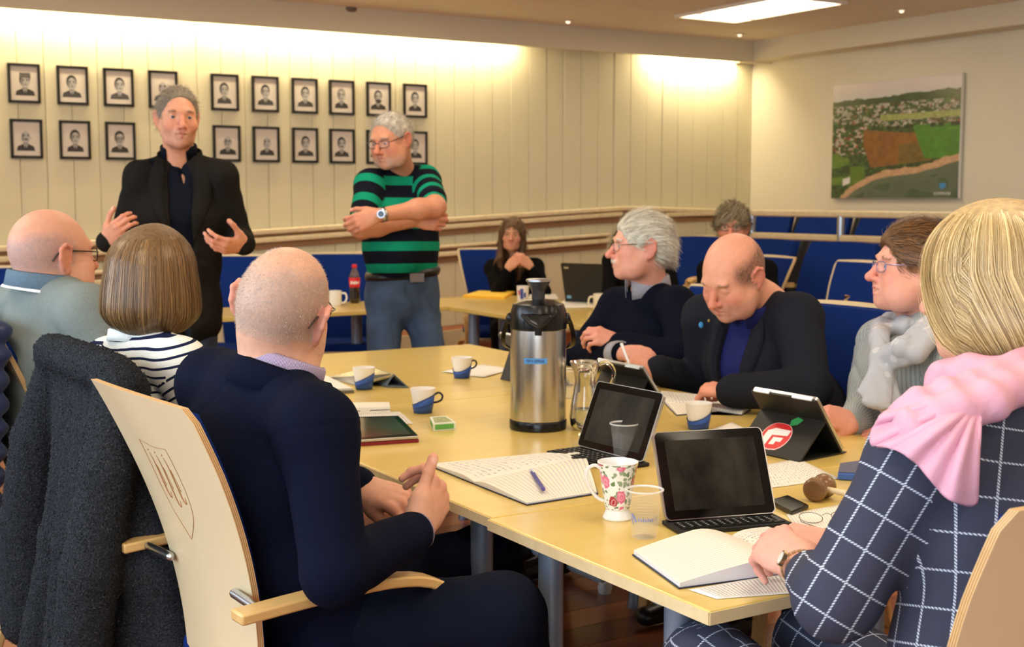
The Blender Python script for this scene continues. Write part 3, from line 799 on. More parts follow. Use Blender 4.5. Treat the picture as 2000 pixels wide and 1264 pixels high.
# ------------------------------------------------------------------ implicit-surface modelling kit
class Field:
    def __init__(s): s.p = []
    def _a(s, lo, hi, fn, k, lab, op): s.p.append((np.asarray(lo, float), np.asarray(hi, float), fn, k, lab, op)); return s
    def cone(s, a, b, ra, rb, k=.02, lab=0, op=1):
        a = np.asarray(a, float); b = np.asarray(b, float); ab = b-a; L2 = float(ab@ab)+1e-9; r = max(ra, rb)
        def fn(X, Y, Z):
            x, y, z = X-f32(a[0]), Y-f32(a[1]), Z-f32(a[2])
            t = np.clip((x*f32(ab[0])+y*f32(ab[1])+z*f32(ab[2]))/f32(L2), 0, 1)
            return np.sqrt((x-t*f32(ab[0]))**2+(y-t*f32(ab[1]))**2+(z-t*f32(ab[2]))**2)-(f32(ra)+f32(rb-ra)*t)
        return s._a(np.minimum(a, b)-r, np.maximum(a, b)+r, fn, k, lab, op)
    def path(s, pts, rad, k=.01, lab=0, op=1):
        rad = [rad]*len(pts) if np.isscalar(rad) else rad
        for i in range(len(pts)-1): s.cone(pts[i], pts[i+1], rad[i], rad[i+1], k, lab, op)
        return s
    def ec(s, a, b, ra, rb, xd, k=.03, lab=0, op=1):
        """tapered limb of elliptical section; ra/rb=(along xd, across)"""
        a = np.asarray(a, float); b = np.asarray(b, float); ax = b-a; L = float(np.linalg.norm(ax)); ax = ax/L
        xd = np.asarray(xd, float); xd = nrm(xd-ax*(xd@ax)); yd = np.cross(ax, xd); r = max(ra+rb)
        def fn(X, Y, Z):
            x, y, z = X-f32(a[0]), Y-f32(a[1]), Z-f32(a[2])
            l = x*f32(ax[0])+y*f32(ax[1])+z*f32(ax[2]); t = np.clip(l/f32(L), 0, 1)
            px = x*f32(xd[0])+y*f32(xd[1])+z*f32(xd[2]); py = x*f32(yd[0])+y*f32(yd[1])+z*f32(yd[2])
            rx = f32(ra[0])+f32(rb[0]-ra[0])*t; ry = f32(ra[1])+f32(rb[1]-ra[1])*t; rm = np.minimum(rx, ry)
            o = np.maximum(np.maximum(-l, l-f32(L)), 0)
            q = np.sqrt((px/rx)**2+(py/ry)**2+(o/rm)**2)
            g = np.sqrt((px/rx**2)**2+(py/ry**2)**2+(o/rm**2)**2)+f32(1e-6)
            return q*(q-1)/g
        return s._a(np.minimum(a, b)-r, np.maximum(a, b)+r, fn, k, lab, op)
    def ell(s, c, r, R=None, k=.02, lab=0, op=1):
        c = np.asarray(c, float); r = np.asarray(r, float); R = np.eye(3) if R is None else np.asarray(R, float)
        m = np.abs(R)@r if R is not None else r
        def fn(X, Y, Z):
            x, y, z = X-f32(c[0]), Y-f32(c[1]), Z-f32(c[2]); q = 0; g = 0
            for i in range(3):
                u = x*f32(R[0, i])+y*f32(R[1, i])+z*f32(R[2, i])
                q = q+(u/f32(r[i]))**2; g = g+(u/f32(r[i]**2))**2
            q = np.sqrt(q); return q*(q-1)/(np.sqrt(g)+f32(1e-6))
        return s._a(c-m, c+m, fn, k, lab, op)
    def box(s, c, h, R=None, rd=.005, k=.01, lab=0, op=1):
        c = np.asarray(c, float); h = np.asarray(h, float); R = np.eye(3) if R is None else np.asarray(R, float); m = np.abs(R)@h
        def fn(X, Y, Z):
            x, y, z = X-f32(c[0]), Y-f32(c[1]), Z-f32(c[2]); qs = []
            for i in range(3): qs.append(np.abs(x*f32(R[0, i])+y*f32(R[1, i])+z*f32(R[2, i]))-f32(h[i]-rd))
            o = np.sqrt(sum(np.maximum(q, 0)**2 for q in qs)); return o+np.minimum(np.maximum(np.maximum(qs[0], qs[1]), qs[2]), 0)-f32(rd)
        return s._a(c-m, c+m, fn, k, lab, op)
    def mesh(s, res, disp=None, smooth=1, lo=None, hi=None):
        pos = [p for p in s.p if p[5] > 0]
        l0 = np.min([p[0]-p[3]*.5 for p in pos], 0)-3*res; h0 = np.max([p[1]+p[3]*.5 for p in pos], 0)+3*res
        if lo is not None: l0 = np.maximum(l0, lo)
        if hi is not None: h0 = np.minimum(h0, hi)
        n = np.ceil((h0-l0)/res).astype(int)+1
        ax = [(l0[i]+res*np.arange(n[i])).astype(f32) for i in range(3)]
        f = np.full(n, .08, f32); lab = np.zeros(n, np.uint8)
        for a, b, fn, k, lb, op in s.p:
            mg = k+3*res
            i0 = np.clip(np.floor((a-mg-l0)/res).astype(int), 0, n); i1 = np.clip(np.ceil((b+mg-l0)/res).astype(int)+1, 0, n)
            if (i1 <= i0).any(): continue
            sl = tuple(slice(i0[j], i1[j]) for j in range(3))
            d = fn(ax[0][sl[0]][:, None, None], ax[1][sl[1]][None, :, None], ax[2][sl[2]][None, None, :]).astype(f32)
            F_ = f[sl]; kk = f32(max(k, 1e-5))
            if op > 0:
                lab[sl] = np.where(d < F_, lb, lab[sl])
                h = np.clip(.5+.5*(F_-d)/kk, 0, 1); f[sl] = F_*(1-h)+d*h-kk*h*(1-h)
            else:
                if lb: lab[sl] = np.where(-d > F_, lb, lab[sl])
                h = np.clip(.5-.5*(F_+d)/kk, 0, 1); f[sl] = F_*(1-h)-d*h+kk*h*(1-h)
        if disp is not None: f = f+disp(ax[0][:, None, None], ax[1][None, :, None], ax[2][None, None, :]).astype(f32)
        for j in range(3):      # always closed
            sl = [slice(None)]*3; sl[j] = 0; f[tuple(sl)] = np.maximum(f[tuple(sl)], .01); sl[j] = -1; f[tuple(sl)] = np.maximum(f[tuple(sl)], .01)
        V_, F_ = surfnets(f)
        lv = lab[tuple(np.clip(np.rint(V_[:, j]).astype(int), 0, n[j]-1) for j in range(3))]
        V_ = V_*res+l0
        for _ in range(smooth): V_ = relax(V_, F_, .5)
        return V_, F_, lv
def surfnets(f):
    s = f < 0; n = np.array(f.shape)
    cnt = np.zeros(n-1, np.uint8)
    for a in (0, 1):
        for b in (0, 1):
            for c in (0, 1): cnt += s[a:n[0]-1+a, b:n[1]-1+b, c:n[2]-1+c]
    act = (cnt > 0) & (cnt < 8); ci = np.argwhere(act)
    ids = np.full(n-1, -1, np.int32); ids[act] = np.arange(len(ci))
    acc = np.zeros((len(ci), 3)); m = np.zeros(len(ci)); I, J, K = ci.T
    cv = {(a, b, c): f[I+a, J+b, K+c] for a in (0, 1) for b in (0, 1) for c in (0, 1)}
    for a in cv:
        for d in range(3):
            if a[d]: continue
            b = list(a); b[d] = 1; b = tuple(b); va, vb = cv[a], cv[b]; x = (va < 0) != (vb < 0)
            t = np.where(x, va/np.where(x, va-vb, 1), 0)
            P = np.zeros((len(ci), 3)); P[:] = a; P[:, d] = t; acc += np.where(x[:, None], P, 0); m += x
    V_ = ci+acc/np.maximum(m, 1)[:, None]; Q = []
    for d in range(3):
        e1, e2 = [(1, 2), (2, 0), (0, 1)][d]
        sl0 = [slice(1, -1)]*3; sl0[d] = slice(0, -1); sl1 = [slice(1, -1)]*3; sl1[d] = slice(1, None)
        A0, A1 = s[tuple(sl0)], s[tuple(sl1)]; ch = np.argwhere(A0 != A1)
        if not len(ch): continue
        flip = A0[tuple(ch.T)]; off = np.ones(3, int); off[d] = 0; p = ch+off
        def cid(da, db):
            q = p.copy(); q[:, e1] += da; q[:, e2] += db; return ids[tuple(q.T)]
        q = np.stack([cid(-1, -1), cid(0, -1), cid(0, 0), cid(-1, 0)], 1)
        q[~flip] = q[~flip][:, ::-1]; Q.append(q)
    return V_, np.vstack(Q)
def relax(V_, F_, w):
    s = np.zeros_like(V_); c = np.zeros(len(V_))
    for a, b in ((0, 1), (1, 2), (2, 3), (3, 0)):
        for j in range(3): s[:, j] += np.bincount(F_[:, a], V_[F_[:, b], j], len(V_))+np.bincount(F_[:, b], V_[F_[:, a], j], len(V_))
        c += np.bincount(F_[:, a], None, len(V_))+np.bincount(F_[:, b], None, len(V_))
    return V_*(1-w)+w*s/np.maximum(c, 1)[:, None]
def vnormals(V_, F_):
    n = np.cross(V_[F_[:, 2]]-V_[F_[:, 0]], V_[F_[:, 3]]-V_[F_[:, 1]]); N = np.zeros_like(V_)
    for a in range(4):
        for j in range(3): N[:, j] += np.bincount(F_[:, a], n[:, j], len(V_))
    return N/(np.linalg.norm(N, axis=1)[:, None]+1e-12)
_wr = np.random.default_rng(5)
_WK = _wr.normal(size=(14, 3)); _WK /= np.linalg.norm(_WK, axis=1)[:, None]; _WP = _wr.random(14)*6.28
def wnoise(P, freq, seed=0):
    """smooth pseudo noise, about -1..1"""
    o = 0
    for i in range(7):
        k = _WK[(i+seed) % 14]*freq*(.7+.12*i); o = o+np.sin(P@k+_WP[(i*3+seed) % 14]+1.3*np.sin(P@(_WK[(i+5+seed) % 14]*freq*.5)+i))
    return o/4.2
def folds(P, N, amp, freq=55, seed=0, stretch=None):
    Q = P*(1 if stretch is None else np.asarray(stretch)); n = wnoise(Q, freq, seed); m = wnoise(P, freq*.3, seed+3)
    c1 = np.exp(-(wnoise(Q, freq*.62, seed+4)/.10)**2)*np.clip(wnoise(P, freq*.35, seed+6)+.35, 0, 1)
    return P+N*(amp*(((1-np.abs(n)*1.6)*.6+.25*wnoise(Q, freq*2.1, seed+2))*(.5+.5*np.clip(m+.4, 0, 1))-1.0*c1))[:, None]

# ------------------------------------------------------------------ people
SKINM = mat('skin', (255, 255, 255), .48, attr='Col', noise=(60, .05), bump=(420, .12), sss=.06, spec=.35)
HAIRM = mat('hair', (255, 255, 255), .38, attr='Col', spec=.55)
HAIRB = mat('hair_base', (255, 255, 255), .6, attr='Col', bump=(200, .3), noise=(90, .25))
EYEM = mat('eye', (255, 255, 255), .25, attr='Col', spec=.3)
LENS = mat('spectacle_lens', (255, 255, 255), .02, alpha=.07, spec=.5)
SPECB = mat('spectacle_frame_dark', (28, 24, 22), .3)
SPECM = mat('spectacle_frame_metal', (120, 112, 106), .3, 1)
class Frame:
    def __init__(s, O, fwd, up=(0, 0, 1), sc=1.0):
        s.O = np.asarray(O, float); y = nrm(fwd); z = nrm(np.asarray(up, float)-y*(np.asarray(up, float)@y)); x = np.cross(y, z)
        s.R = np.array([x, y, z]).T; s.s = sc
    def w(s, P): return np.asarray(P, float)*s.s@s.R.T+s.O
    def l(s, P): return ((np.asarray(P, float)-s.O)@s.R)/s.s
    def d(s, D): return s.R.T@np.asarray(D, float)
def dirv(az, pitch=0):
    a, p = math.radians(az), math.radians(pitch); return A(math.sin(a)*math.cos(p), math.cos(a)*math.cos(p), math.sin(p))
class Skin:
    """gathers the skin surfaces of one person into one body mesh"""
    def __init__(s): s.V = []; s.F = []; s.C = []; s.n = 0
    def add(s, V_, F_, C): s.V.append(V_); s.F.append(F_+s.n); s.C.append(C); s.n += len(V_)
    def build(s, root): return mk('body', np.vstack(s.V), np.vstack(s.F), SKINM, root, col=np.vstack(s.C), world=True)
def head(skin, fr, neckw, tone=(222, 168, 140), o=None, res=.0033):
    """head and neck in the head's own frame: x right, y face, z up, origin mid-head"""
    o = o or {}; g = o.get; F = Field(); fat = g('fat', 0.); jw = g('jaw', 1.); w = g('w', 1.)
    F.ell((0, -.018, .034), (.076*w, .097, .086), k=.001)
    F.ell((0, -.05, .005), (.066*w, .06, .07), k=.03)
    F.ell((0, .030, -.012), (.064*w, .060, .088), k=.03)
    F.ell((0, .032, -.068), (.054*jw+fat*.4, .055, .046), k=.03)
    F.ell((0, .068, -.094), (.026*jw, .024, .021), k=.022, lab=6)
    for s in (-1, 1):
        F.cone((s*.060*w, -.005, -.03), (s*.044*jw, .03, -.085), .018, .016, k=.03)
        F.ell((s*.040, .060, -.028), (.024, .024, .022), k=.025, lab=7)
        if fat: F.ell((s*.046, .035, -.07), (.02+fat, .03+fat, .03+fat), k=.03)
    F.cone((-.032, .078, .026), (.032, .078, .026), .011, .011, k=.018)
    for s in (-1, 1):
        F.ell((s*.032, .098, .006), (.019, .016, .013), k=.012, op=-1)
        F.ell((s*.032, .073, .004), (.0155, .0155, .0145), k=.004, lab=8)
        ap = g('eye', 1.)
        F.ell((s*.032, .090, .0035-.003*(ap < .6)), (.0125, .012, .0050*ap), k=.0025, op=-1)
        F.path([(s*.014, .0865, .024+g('bd', 0)), (s*.030, .0895, .0285), (s*.048, .080, .024)], [.0035, .0045, .003], k=.004, lab=4)
    ns = g('nose', 1.)
    F.path([(0, .086, .016), (0, .096, -.004), (0, .090+.024*ns, -.028)], [.0075, .0085, .0115], k=.012, lab=3)
    F.ell((0, .088+.024*ns, -.031), (.0125, .011, .0105), k=.008, lab=3)
    for s in (-1, 1):
        F.ell((s*.0125, .096, -.035), (.0085, .011, .0085), k=.008, lab=3)
        F.ell((s*.007, .106, -.0425), (.004, .005, .003), k=.003, op=-1)
    F.ell((0, .080, -.058), (.027, .017, .020), k=.016)
    F.path([(-.021, .084, -.0625), (-.007, .0945, -.0575), (.007, .0945, -.0575), (.021, .084, -.0625)], [.003, .0055, .0055, .003], k=.004, lab=1)
    F.path([(-.019, .084, -.067), (0, .0935, -.0695), (.019, .084, -.067)], [.003, .0065, .003], k=.004, lab=1)
    mo = g('mouth', 0.)
    F.path([(-.02, .0905, -.0632), (0, .1005, -.0632-mo), (.02, .0905, -.0632)], .0016+mo, k=.0022, op=-1)
    if g('moustache'):
        for s in (-1, 1): F.path([(s*.003, .099, -.049), (s*.018, .093, -.053), (s*.027, .082, -.062)], [.006, .0075, .004], k=.006, lab=5)
    es = g('ear', 1.)
    for s in (-1, 1):           # ears
        E = lambda x, y, z: (s*(.072*w+x*es*g('earx', 1.)), -.012+y*es, -.004+z*es)
        Re = rotm((0, 0, 1), s*.50)
        F.ell(E(.006, -.004, .0), (.0075*es, .018*es, .029*es), Re, k=.006, lab=2); F.ell(E(.011, -.009, .002), (.0048*es, .015*es, .030*es), Re, k=.004, lab=2)
        F.path([E(.004, .012, .006), E(.012, .009, .025), E(.016, -.006, .032), E(.019, -.020, .022), E(.017, -.021, .0), E(.011, -.010, -.022)],
               [.0038, .0042, .0045, .0048, .0045, .004], k=.005, lab=2)
        F.ell(E(.008, .0, -.028), (.0045, .008, .009), k=.006, lab=2)
        F.ell(E(.0165, -.001, .004), (.0045, .0075, .012), Re, k=.004, op=-1)
        F.ell(E(.004, .011, -.006), (.005, .005, .006), k=.006, lab=2)
    nb = fr.l(neckw); nt = A(0, -.030, -.055); r = g('neck', .058)
    F.ec(nt, nb, (r, r*1.02), (r*1.12, r*1.1), (1, 0, 0), k=.03, lab=9)
    dn = nrm(nb-nt); F.ec(nb, nb+dn*.07, (r*1.1, r*1.1), (r*1.6, r*1.3), (1, 0, 0), k=.04, lab=9)
    V_, F_, lb = F.mesh(res)
    # colour: complexion varies over the face; stubble and cropped hair are coloured where they grow
    base = np.array(lin(tone)); C = np.tile(base, (len(V_), 1)); red = np.array(lin(g('red', (206, 118, 98))))
    def blend(wt, c): C[:] = C*(1-wt[:, None])+np.asarray(c)*wt[:, None]
    x, y, z = V_.T; sp = lambda c, r: np.exp(-((V_-np.array(c))**2).sum(1)/r**2)
    blend(.5*np.clip(sp((.045, .07, -.03), .025)+sp((-.045, .07, -.03), .025), 0, 1), red)
    blend(.45*(lb == 3)*1., red); blend(.5*(lb == 2)*1., red)
    blend(.85*(lb == 1)*1., lin(g('lip', (190, 110, 100))))
    blend(.25*np.clip(sp((.032, .08, -.012), .014)+sp((-.032, .08, -.012), .014), 0, 1), red*.7)
    rnd = RNG.random(len(V_))
    if g('brow'): blend((lb == 4)*(.55+.4*rnd), lin(g('brow')))
    if g('moustache'): blend((lb == 5)*(.7+.3*rnd), lin(g('moustache')))
    if g('stubble'):     # cropped hair round the sides and back of a bald head
        hz = -.085+.0*y; side = np.clip((g('stubz', .062)-z-.35*np.clip(y+.03, 0, 1)+.012*wnoise(V_, 60))/.03, 0, 1)*np.clip((z-hz)/.03, 0, 1)*np.clip((g('stubf', .03)-y)/.02, 0, 1)*np.clip((z+.03+.8*np.clip(.012-y, -1, .03))/.03, 0, 1)
        side *= (lb != 2)*(lb != 9)
        blend(side*g('stubd', .5)*(.55+.45*rnd), lin(g('stubble')))
    if g('beard'):
        bd = np.clip((-.052-z)/.02, 0, 1)*np.clip((y-.01)/.03, 0, 1)*np.clip((z+.13)/.02, 0, 1)*(lb != 1)*np.clip(.6+.5*wnoise(V_, 70), .2, 1)
        blend(bd*g('beardd', .6)*(.5+.5*rnd), lin(g('beard')))
    if g('shave'):
        bd = np.clip((-.04-z)/.012, 0, 1)*np.clip((y+.005)/.02, 0, 1)*(lb != 1)*(lb != 9); blend(bd*.18, lin((120, 110, 110)))
    skin.add(fr.w(V_), F_, C); return V_, F_, lb
def eyes(root, fr, iris=(90, 110, 130), look=(0, 1, 0)):
    look = fr.d(look)
    for s in (-1, 1):
        R = Frame((s*.032, .0740, .0035), look); m = MB().ell((0, 0, 0), (.0125, .0125, .0125), 20, 16)
        V_ = np.vstack(m.v); c = V_[:, 1]/.0125; C = np.tile(np.array(lin((196, 186, 178))), (len(V_), 1))
        C[c > .80] = lin(iris); C[c > .94] = lin((12, 10, 10))
        mk('eye', fr.w(R.w(V_)), m.f, EYEM, root, col=C, world=True)
def glasses(root, fr, m, rx=.0255, rz=.018, th=.0011, zc=.002, name='spectacles', w=1., rim=True, ex=.0):
    b = MB(); lens = MB()
    for s in (-1, 1):
        P = []
        for k in range(22):
            a = 2*math.pi*k/22; c, q = math.cos(a), math.sin(a); n = (abs(c)**3+abs(q)**3)**(-1/3.)
            P.append((s*.033+rx*c*n, .100-.006*abs((s*.033+rx*c*n)/.06)**2*2, zc+rz*q*n))
        if rim: b.tube([fr.w(p) for p in P], th, 6, closed=True)
        lens.add([fr.w(p) for p in P], [tuple(range(22))])
        b.tube([fr.w(p) for p in spline([(s*.060, .090, zc+.008), (s*.072*w, .07, zc+.009), (s*.078*w+s*ex, .0, zc+.013), (s*.077*w+s*ex, -.03, zc+.010), (s*.073*w, -.048, zc-.012)], 14)], th*1.25, 6)
    b.tube([fr.w(p) for p in ((-.009, .100, zc+.004), (0, .102, zc+.007), (.009, .100, zc+.004))], th, 6)
    o = b.build(name, m, root, world=True)
    l = MB(); l.v = lens.v; l.f = lens.f; l.m = lens.m; l.uv = lens.uv
    lo = l.build('lens', LENS, None, smooth=False); 
    lo.data.transform(__import__('mathutils').Matrix.Translation(-np.array(root.location))); lo.parent = o
    return o
def hand(skin, wrist, x, z, side, elbow, curl=(.3, .3, .3, .3), thumb=(.7, .6, -.2), tcurl=.3, spread=.08, sc=1.0, tone=(222, 165, 138), res=.0026, red=(206, 120, 100)):
    """x: towards the fingers, z: back of the hand, side 'R'/'L'; curl 0 straight..1 fist"""
    wrist = np.asarray(wrist, float); x = nrm(x); z = nrm(np.asarray(z, float)-x*(np.asarray(z, float)@x)); y = np.cross(z, x)
    if side == 'L': y = -y
    R = np.array([x, y, z]).T; F = Field()
    W = lambda p: np.asarray(p, float)*sc@R.T+wrist
    el = R.T@(np.asarray(elbow, float)-wrist)/sc; ed = nrm(el)
    if side == 'L': pass
    F.ec((0, 0, 0), ed*.03, (.026, .019), (.026, .020), (0, 1, 0) if abs(ed[1]) < .9 else (1, 0, 0), k=.012)
    F.ec(ed*.03, ed*.13, (.026, .021), (.034, .030), (0, 1, 0) if abs(ed[1]) < .9 else (1, 0, 0), k=.012)
    F.ell((.05, -.001, 0), (.05, .039, .0145), k=.015)
    mcp = [(.090, .029, .003), (.096, .008, .005), (.090, -.013, .003), (.080, -.032, -.001)]
    ph = [(.045, .027, .021), (.050, .031, .022), (.046, .029, .022), (.036, .022, .020)]
    rd = [.0098, .0100, .0095, .0083]; nails = []
    for i in range(4):
        F.cone((.01, mcp[i][1]*.45, 0), mcp[i], .0145, rd[i]+.0012, k=.012)
    for i in range(4):
        c = curl[i]; p = np.array(mcp[i]); a = 0; yaw = spread*(1.5-i)
        lab = 10+i; r = rd[i]
        for j, (l, am) in enumerate(zip(ph[i], (75, 95, 60))):
            a += math.radians(am)*c
            d = A(math.cos(a)*math.cos(yaw), math.cos(a)*math.sin(yaw) if a < 1.6 else 0, -math.sin(a)); q = p+nrm(d)*l
            F.cone(p, q, r, r*.9, k=.005 if j else .009, lab=lab); r *= .9; 
            F.ell(p, (r*1.14, r*1.08, r*1.14), k=.004, lab=lab)
            if j == 2: nails.append((q-nrm(d)*.004+A(math.sin(a), 0, math.cos(a))*r, r))
            p = q
    t = nrm(thumb); p = A(.018, .022, -.006); tl = (.046, .034, .027); tr = (.0145, .0115, .0105); 
    F.cone(p-A(.012, .004, 0), p+t*.03, .016, .017, k=.015)
    bend = nrm(A(t[0], t[1]-.9, t[2]-.35)-t*(t@A(t[0], t[1]-.9, t[2]-.35)))
    a = 0
    for j in range(3):
        d = nrm(t*math.cos(a)+bend*math.sin(a)); q = p+d*tl[j]; F.cone(p, q, tr[j], tr[min(j+1, 2)]*.95, k=.01 if j == 0 else .005, lab=15)
        if j == 2:
            n = nrm(np.cross(d, np.cross(A(0, .3, 1), d))); nails.append((q-d*.004+n*.0098, .0105))
        p = q; a += tcurl*(.7 if j == 0 else .9)
    V_, F_, lb = F.mesh(res/sc)
    C = np.tile(np.array(lin(tone)), (len(V_), 1)); rr = np.array(lin(red))
    def blend(wt, c): C[:] = C*(1-wt[:, None])+np.asarray(c)*wt[:, None]
    blend(.35*np.clip(V_[:, 0]/.12, 0, 1), rr)
    for i in range(4): blend(.35*np.exp(-((V_-np.array(mcp[i]))**2).sum(1)/.009**2), rr)
    for n, r in nails: blend(.6*np.clip(1.6-np.linalg.norm(V_-n, axis=1)/(r*.62), 0, 1), lin((238, 196, 180)))
    Fo = F_ if side == 'R' else F_[:, ::-1]
    skin.add(W(V_), Fo, C); return W
def garment(name, root, F, res, m, axes, fold=(.003, 55), seed=0, planar=None, uv=True, smooth=1, post=None, matfn=None, mats=None):
    """cloth surface from a field; axes: label -> (a, b, refdir, radius) for the weave direction"""
    V_, F_, lb = F.mesh(res, smooth=smooth)
    N = vnormals(V_, F_)
    if fold: V_ = folds(V_, N, fold[0], fold[1], seed, fold[2] if len(fold) > 2 else None)
    if post: V_ = post(V_, vnormals(V_, F_), lb)
    uvs = None
    if axes:
        uvv = {}
        for k, (a, b, ref, rad) in axes.items():
            ax = nrm(np.asarray(b, float)-a); rf = nrm(np.asarray(ref, float)-ax*(np.asarray(ref, float)@ax)); o2 = np.cross(ax, rf); d = V_-np.asarray(a, float)
            ang = np.arctan2(d@o2, d@rf); uvv[k] = np.stack([ang*rad, d@ax], 1)
        for k, (o_, eu, ev) in (planar or {}).items(): axes = dict(axes); axes[k] = (0, 0, 0, 100.); uvv[k] = np.stack([(V_-o_)@nrm(eu), (V_-o_)@nrm(ev)], 1)
        fl = lb[F_[:, 0]]; UVs = np.zeros((len(F_), 4, 2))
        for k in uvv:
            mm = fl == k; u = uvv[k][F_[mm]]
            per = 2*math.pi*axes[k][3]; u0 = u[:, :1, 0]; u[:, :, 0] = u0+((u[:, :, 0]-u0+per/2) % per)-per/2
            UVs[mm] = u
        uvs = UVs.reshape(-1, 2)
    mi = matfn(V_, F_, lb) if matfn else None
    o = mk(name, V_, F_, mats or m, root, mi, uv=uvs, world=True); return o
def top_field(J, d, F=None):
    """torso and sleeves. J: joints; d: sizes"""
    F = F or Field(); X = nrm(J['shR']-J['shL']); g = d.get
    hip, wa, ch = g('hip', (.17, .125)), g('waist', (.165, .12)), g('chest', (.175, .118))
    mid = J.get('waist', J['pel']*.5+J['chest']*.5)
    F.ec(J['pel'], mid, hip, wa, X, k=.001, lab=0); F.ec(mid, J['chest'], wa, ch, X, k=.06, lab=0)
    upn = J['neck']; F.ec(J['chest'], J['chest']*.25+upn*.75-(upn-J['chest'])*.12, ch, (g('sw', .15), g('sd', .082)), X, k=.05, lab=0)
    if g('wedge'): g('wedge')(F)
    for s, a in (('R', 1), ('L', 3)):
        sh, elb, wr = J['sh'+s], J['el'+s], J['wr'+s]
        F.cone(upn*.9+sh*.1-ZU*.015, sh, g('trap', .05), g('del', .064), k=.05, lab=0)
        F.cone(sh, elb, g('ua', .062), g('elb', .05), k=.045, lab=a)
        end = elb+(wr-elb)*g('len', .96)
        if g('short'): pass
        else: F.cone(elb, end, g('elb', .05)*1.02, g('cuff', .038), k=.02, lab=a+1)
    if g('belly'): b, r = g('belly'); F.ell(b, r, k=.06)
    ax = {0: (J['pel'], J['neck'], np.cross(X, ZU), .15)}
    for s, a in (('R', 1), ('L', 3)):
        ax[a] = (J['sh'+s], J['el'+s], np.cross(J['el'+s]-J['sh'+s], X) if abs(nrm(J['el'+s]-J['sh'+s])@X) < .9 else ZU, .056)
        b0 = J['el'+s]; ax[a+1] = (b0, J['wr'+s], ax[a][2] if abs(nrm(J['wr'+s]-b0)@nrm(ax[a][2])) < .85 else J['sh'+s]-b0, .048)
    return F, ax
def core(skin, J, tone, legs=None):
    """the trunk and limbs under the clothes, so that the body is whole"""
    F = Field(); X = nrm(J['shR']-J['shL'])
    F.ec(J['pel'], J['chest'], (.12, .08), (.13, .075), X, k=.03); F.ec(J['chest'], J['neck'], (.13, .075), (.05, .05), X, k=.05)
    for s in 'RL':
        F.cone(J['chest']*.3+J['sh'+s]*.7, J['sh'+s], .045, .04, k=.03); F.cone(J['sh'+s], J['el'+s], .038, .032, k=.02); F.cone(J['el'+s], J['wr'+s]*.8+J['el'+s]*.2, .032, .024, k=.02)
    if legs:
        for p in legs: F.path(p[:3], [.06, .045, .03], k=.03)
    V_, F_, lb = F.mesh(.014); skin.add(V_, F_, np.tile(np.array(lin(tone)), (len(V_), 1)))
def trousers(root, legs, m, pel, X, rh=(.165, .125), rt=.078, rk=.062, ra=.05, name='trousers', res=.011, fold=(.004, 45), axes=True, seed=2, hipu=.0):
    F = Field(); ax = {}
    hc = (legs[0][0]+legs[1][0])/2
    F.ec(pel+ZU*.02, hc, rh, (rh[0]*.98, rh[1]*.95), X, k=.001, lab=0); ax[0] = (pel, pel+ZU*.1, np.cross(X, ZU), .15)
    for i, (h, k_, a) in enumerate([p[:3] for p in legs]):
        F.cone(h, k_, rt, rk, k=.05, lab=1+i*2); F.cone(k_, a, rk, ra, k=.03, lab=2+i*2)
        ax[1+i*2] = (h, k_, X, .07); ax[2+i*2] = (k_, a, X, .055)
    return garment(name, root, F, res, m, ax if axes else None, fold, seed)
SHOEM = mat('black_shoe', (20, 18, 18), .35)
def shoes(root, legs, f, m=None):
    for i, p in enumerate(legs):
        a = p[2]; g = A(f[0], f[1], 0); g = nrm(g); F = Field()
        b = A(a[0], a[1], 0); x = np.cross(g, ZU)
        F.ec(b-g*.05+ZU*.045, b+g*.17+ZU*.035, (.036, .042), (.042, .03), x, k=.01); F.cone(b+ZU*.05, b+ZU*.11, .042, .046, k=.03)
        F.box(b+g*.06-ZU*.03, (.3, .3, .03), None, .001, k=.004, op=-1)
        V_, F_, _ = F.mesh(.007); mk('shoe', V_, F_, m or SHOEM, root, world=True)
def seated_legs(pel, f, X, kz=.50, spread=.12, reach=.42, fx=.06, kspread=None, foot=None):
    out = []
    for s in (1, -1):
        h = pel+X*s*.09-ZU*.02; k_ = A(*(pel+X*s*(kspread or spread)+f*reach)[:2], kz); a = A(*(k_+f*fx)[:2], .09); out.append([h, k_, a])
    return out
def strands(name, root, P, w0, w1, C, m=None, N=None, parent_world=True):
    """flat hair ribbons; P (n,s,3) paths, C (n,3) colours, N (n,s,3) outward normals"""
    n, s, _ = P.shape; T_ = np.gradient(P, axis=1); T_ /= np.linalg.norm(T_, axis=2)[..., None]+1e-9
    S = np.cross(T_, N); S /= np.linalg.norm(S, axis=2)[..., None]+1e-9
    w = np.linspace(w0, w1, s)[None, :, None]*(.6+.8*RNG.random((n, 1, 1)))
    V_ = np.stack([P-S*w/2, P+S*w/2], 2).reshape(-1, 3)
    b = (np.arange(n)[:, None]*s+np.arange(s-1)[None])*2; F_ = np.stack([b, b+1, b+3, b+2], -1).reshape(-1, 4)
    CC = np.repeat(C, s*2, 0) if C.ndim == 2 else np.repeat(C.reshape(-1, 3), 2, 0); return mk(name, V_, F_, m or HAIRM, root, col=CC, world=True)
def haircol(n, c0, c1, p=1.):
    t = RNG.random((n, 1))**p; a, b = np.array(lin(c0)), np.array(lin(c1)); return (a*(1-t)+b*t)*(.88+.24*RNG.random((n, 1)))
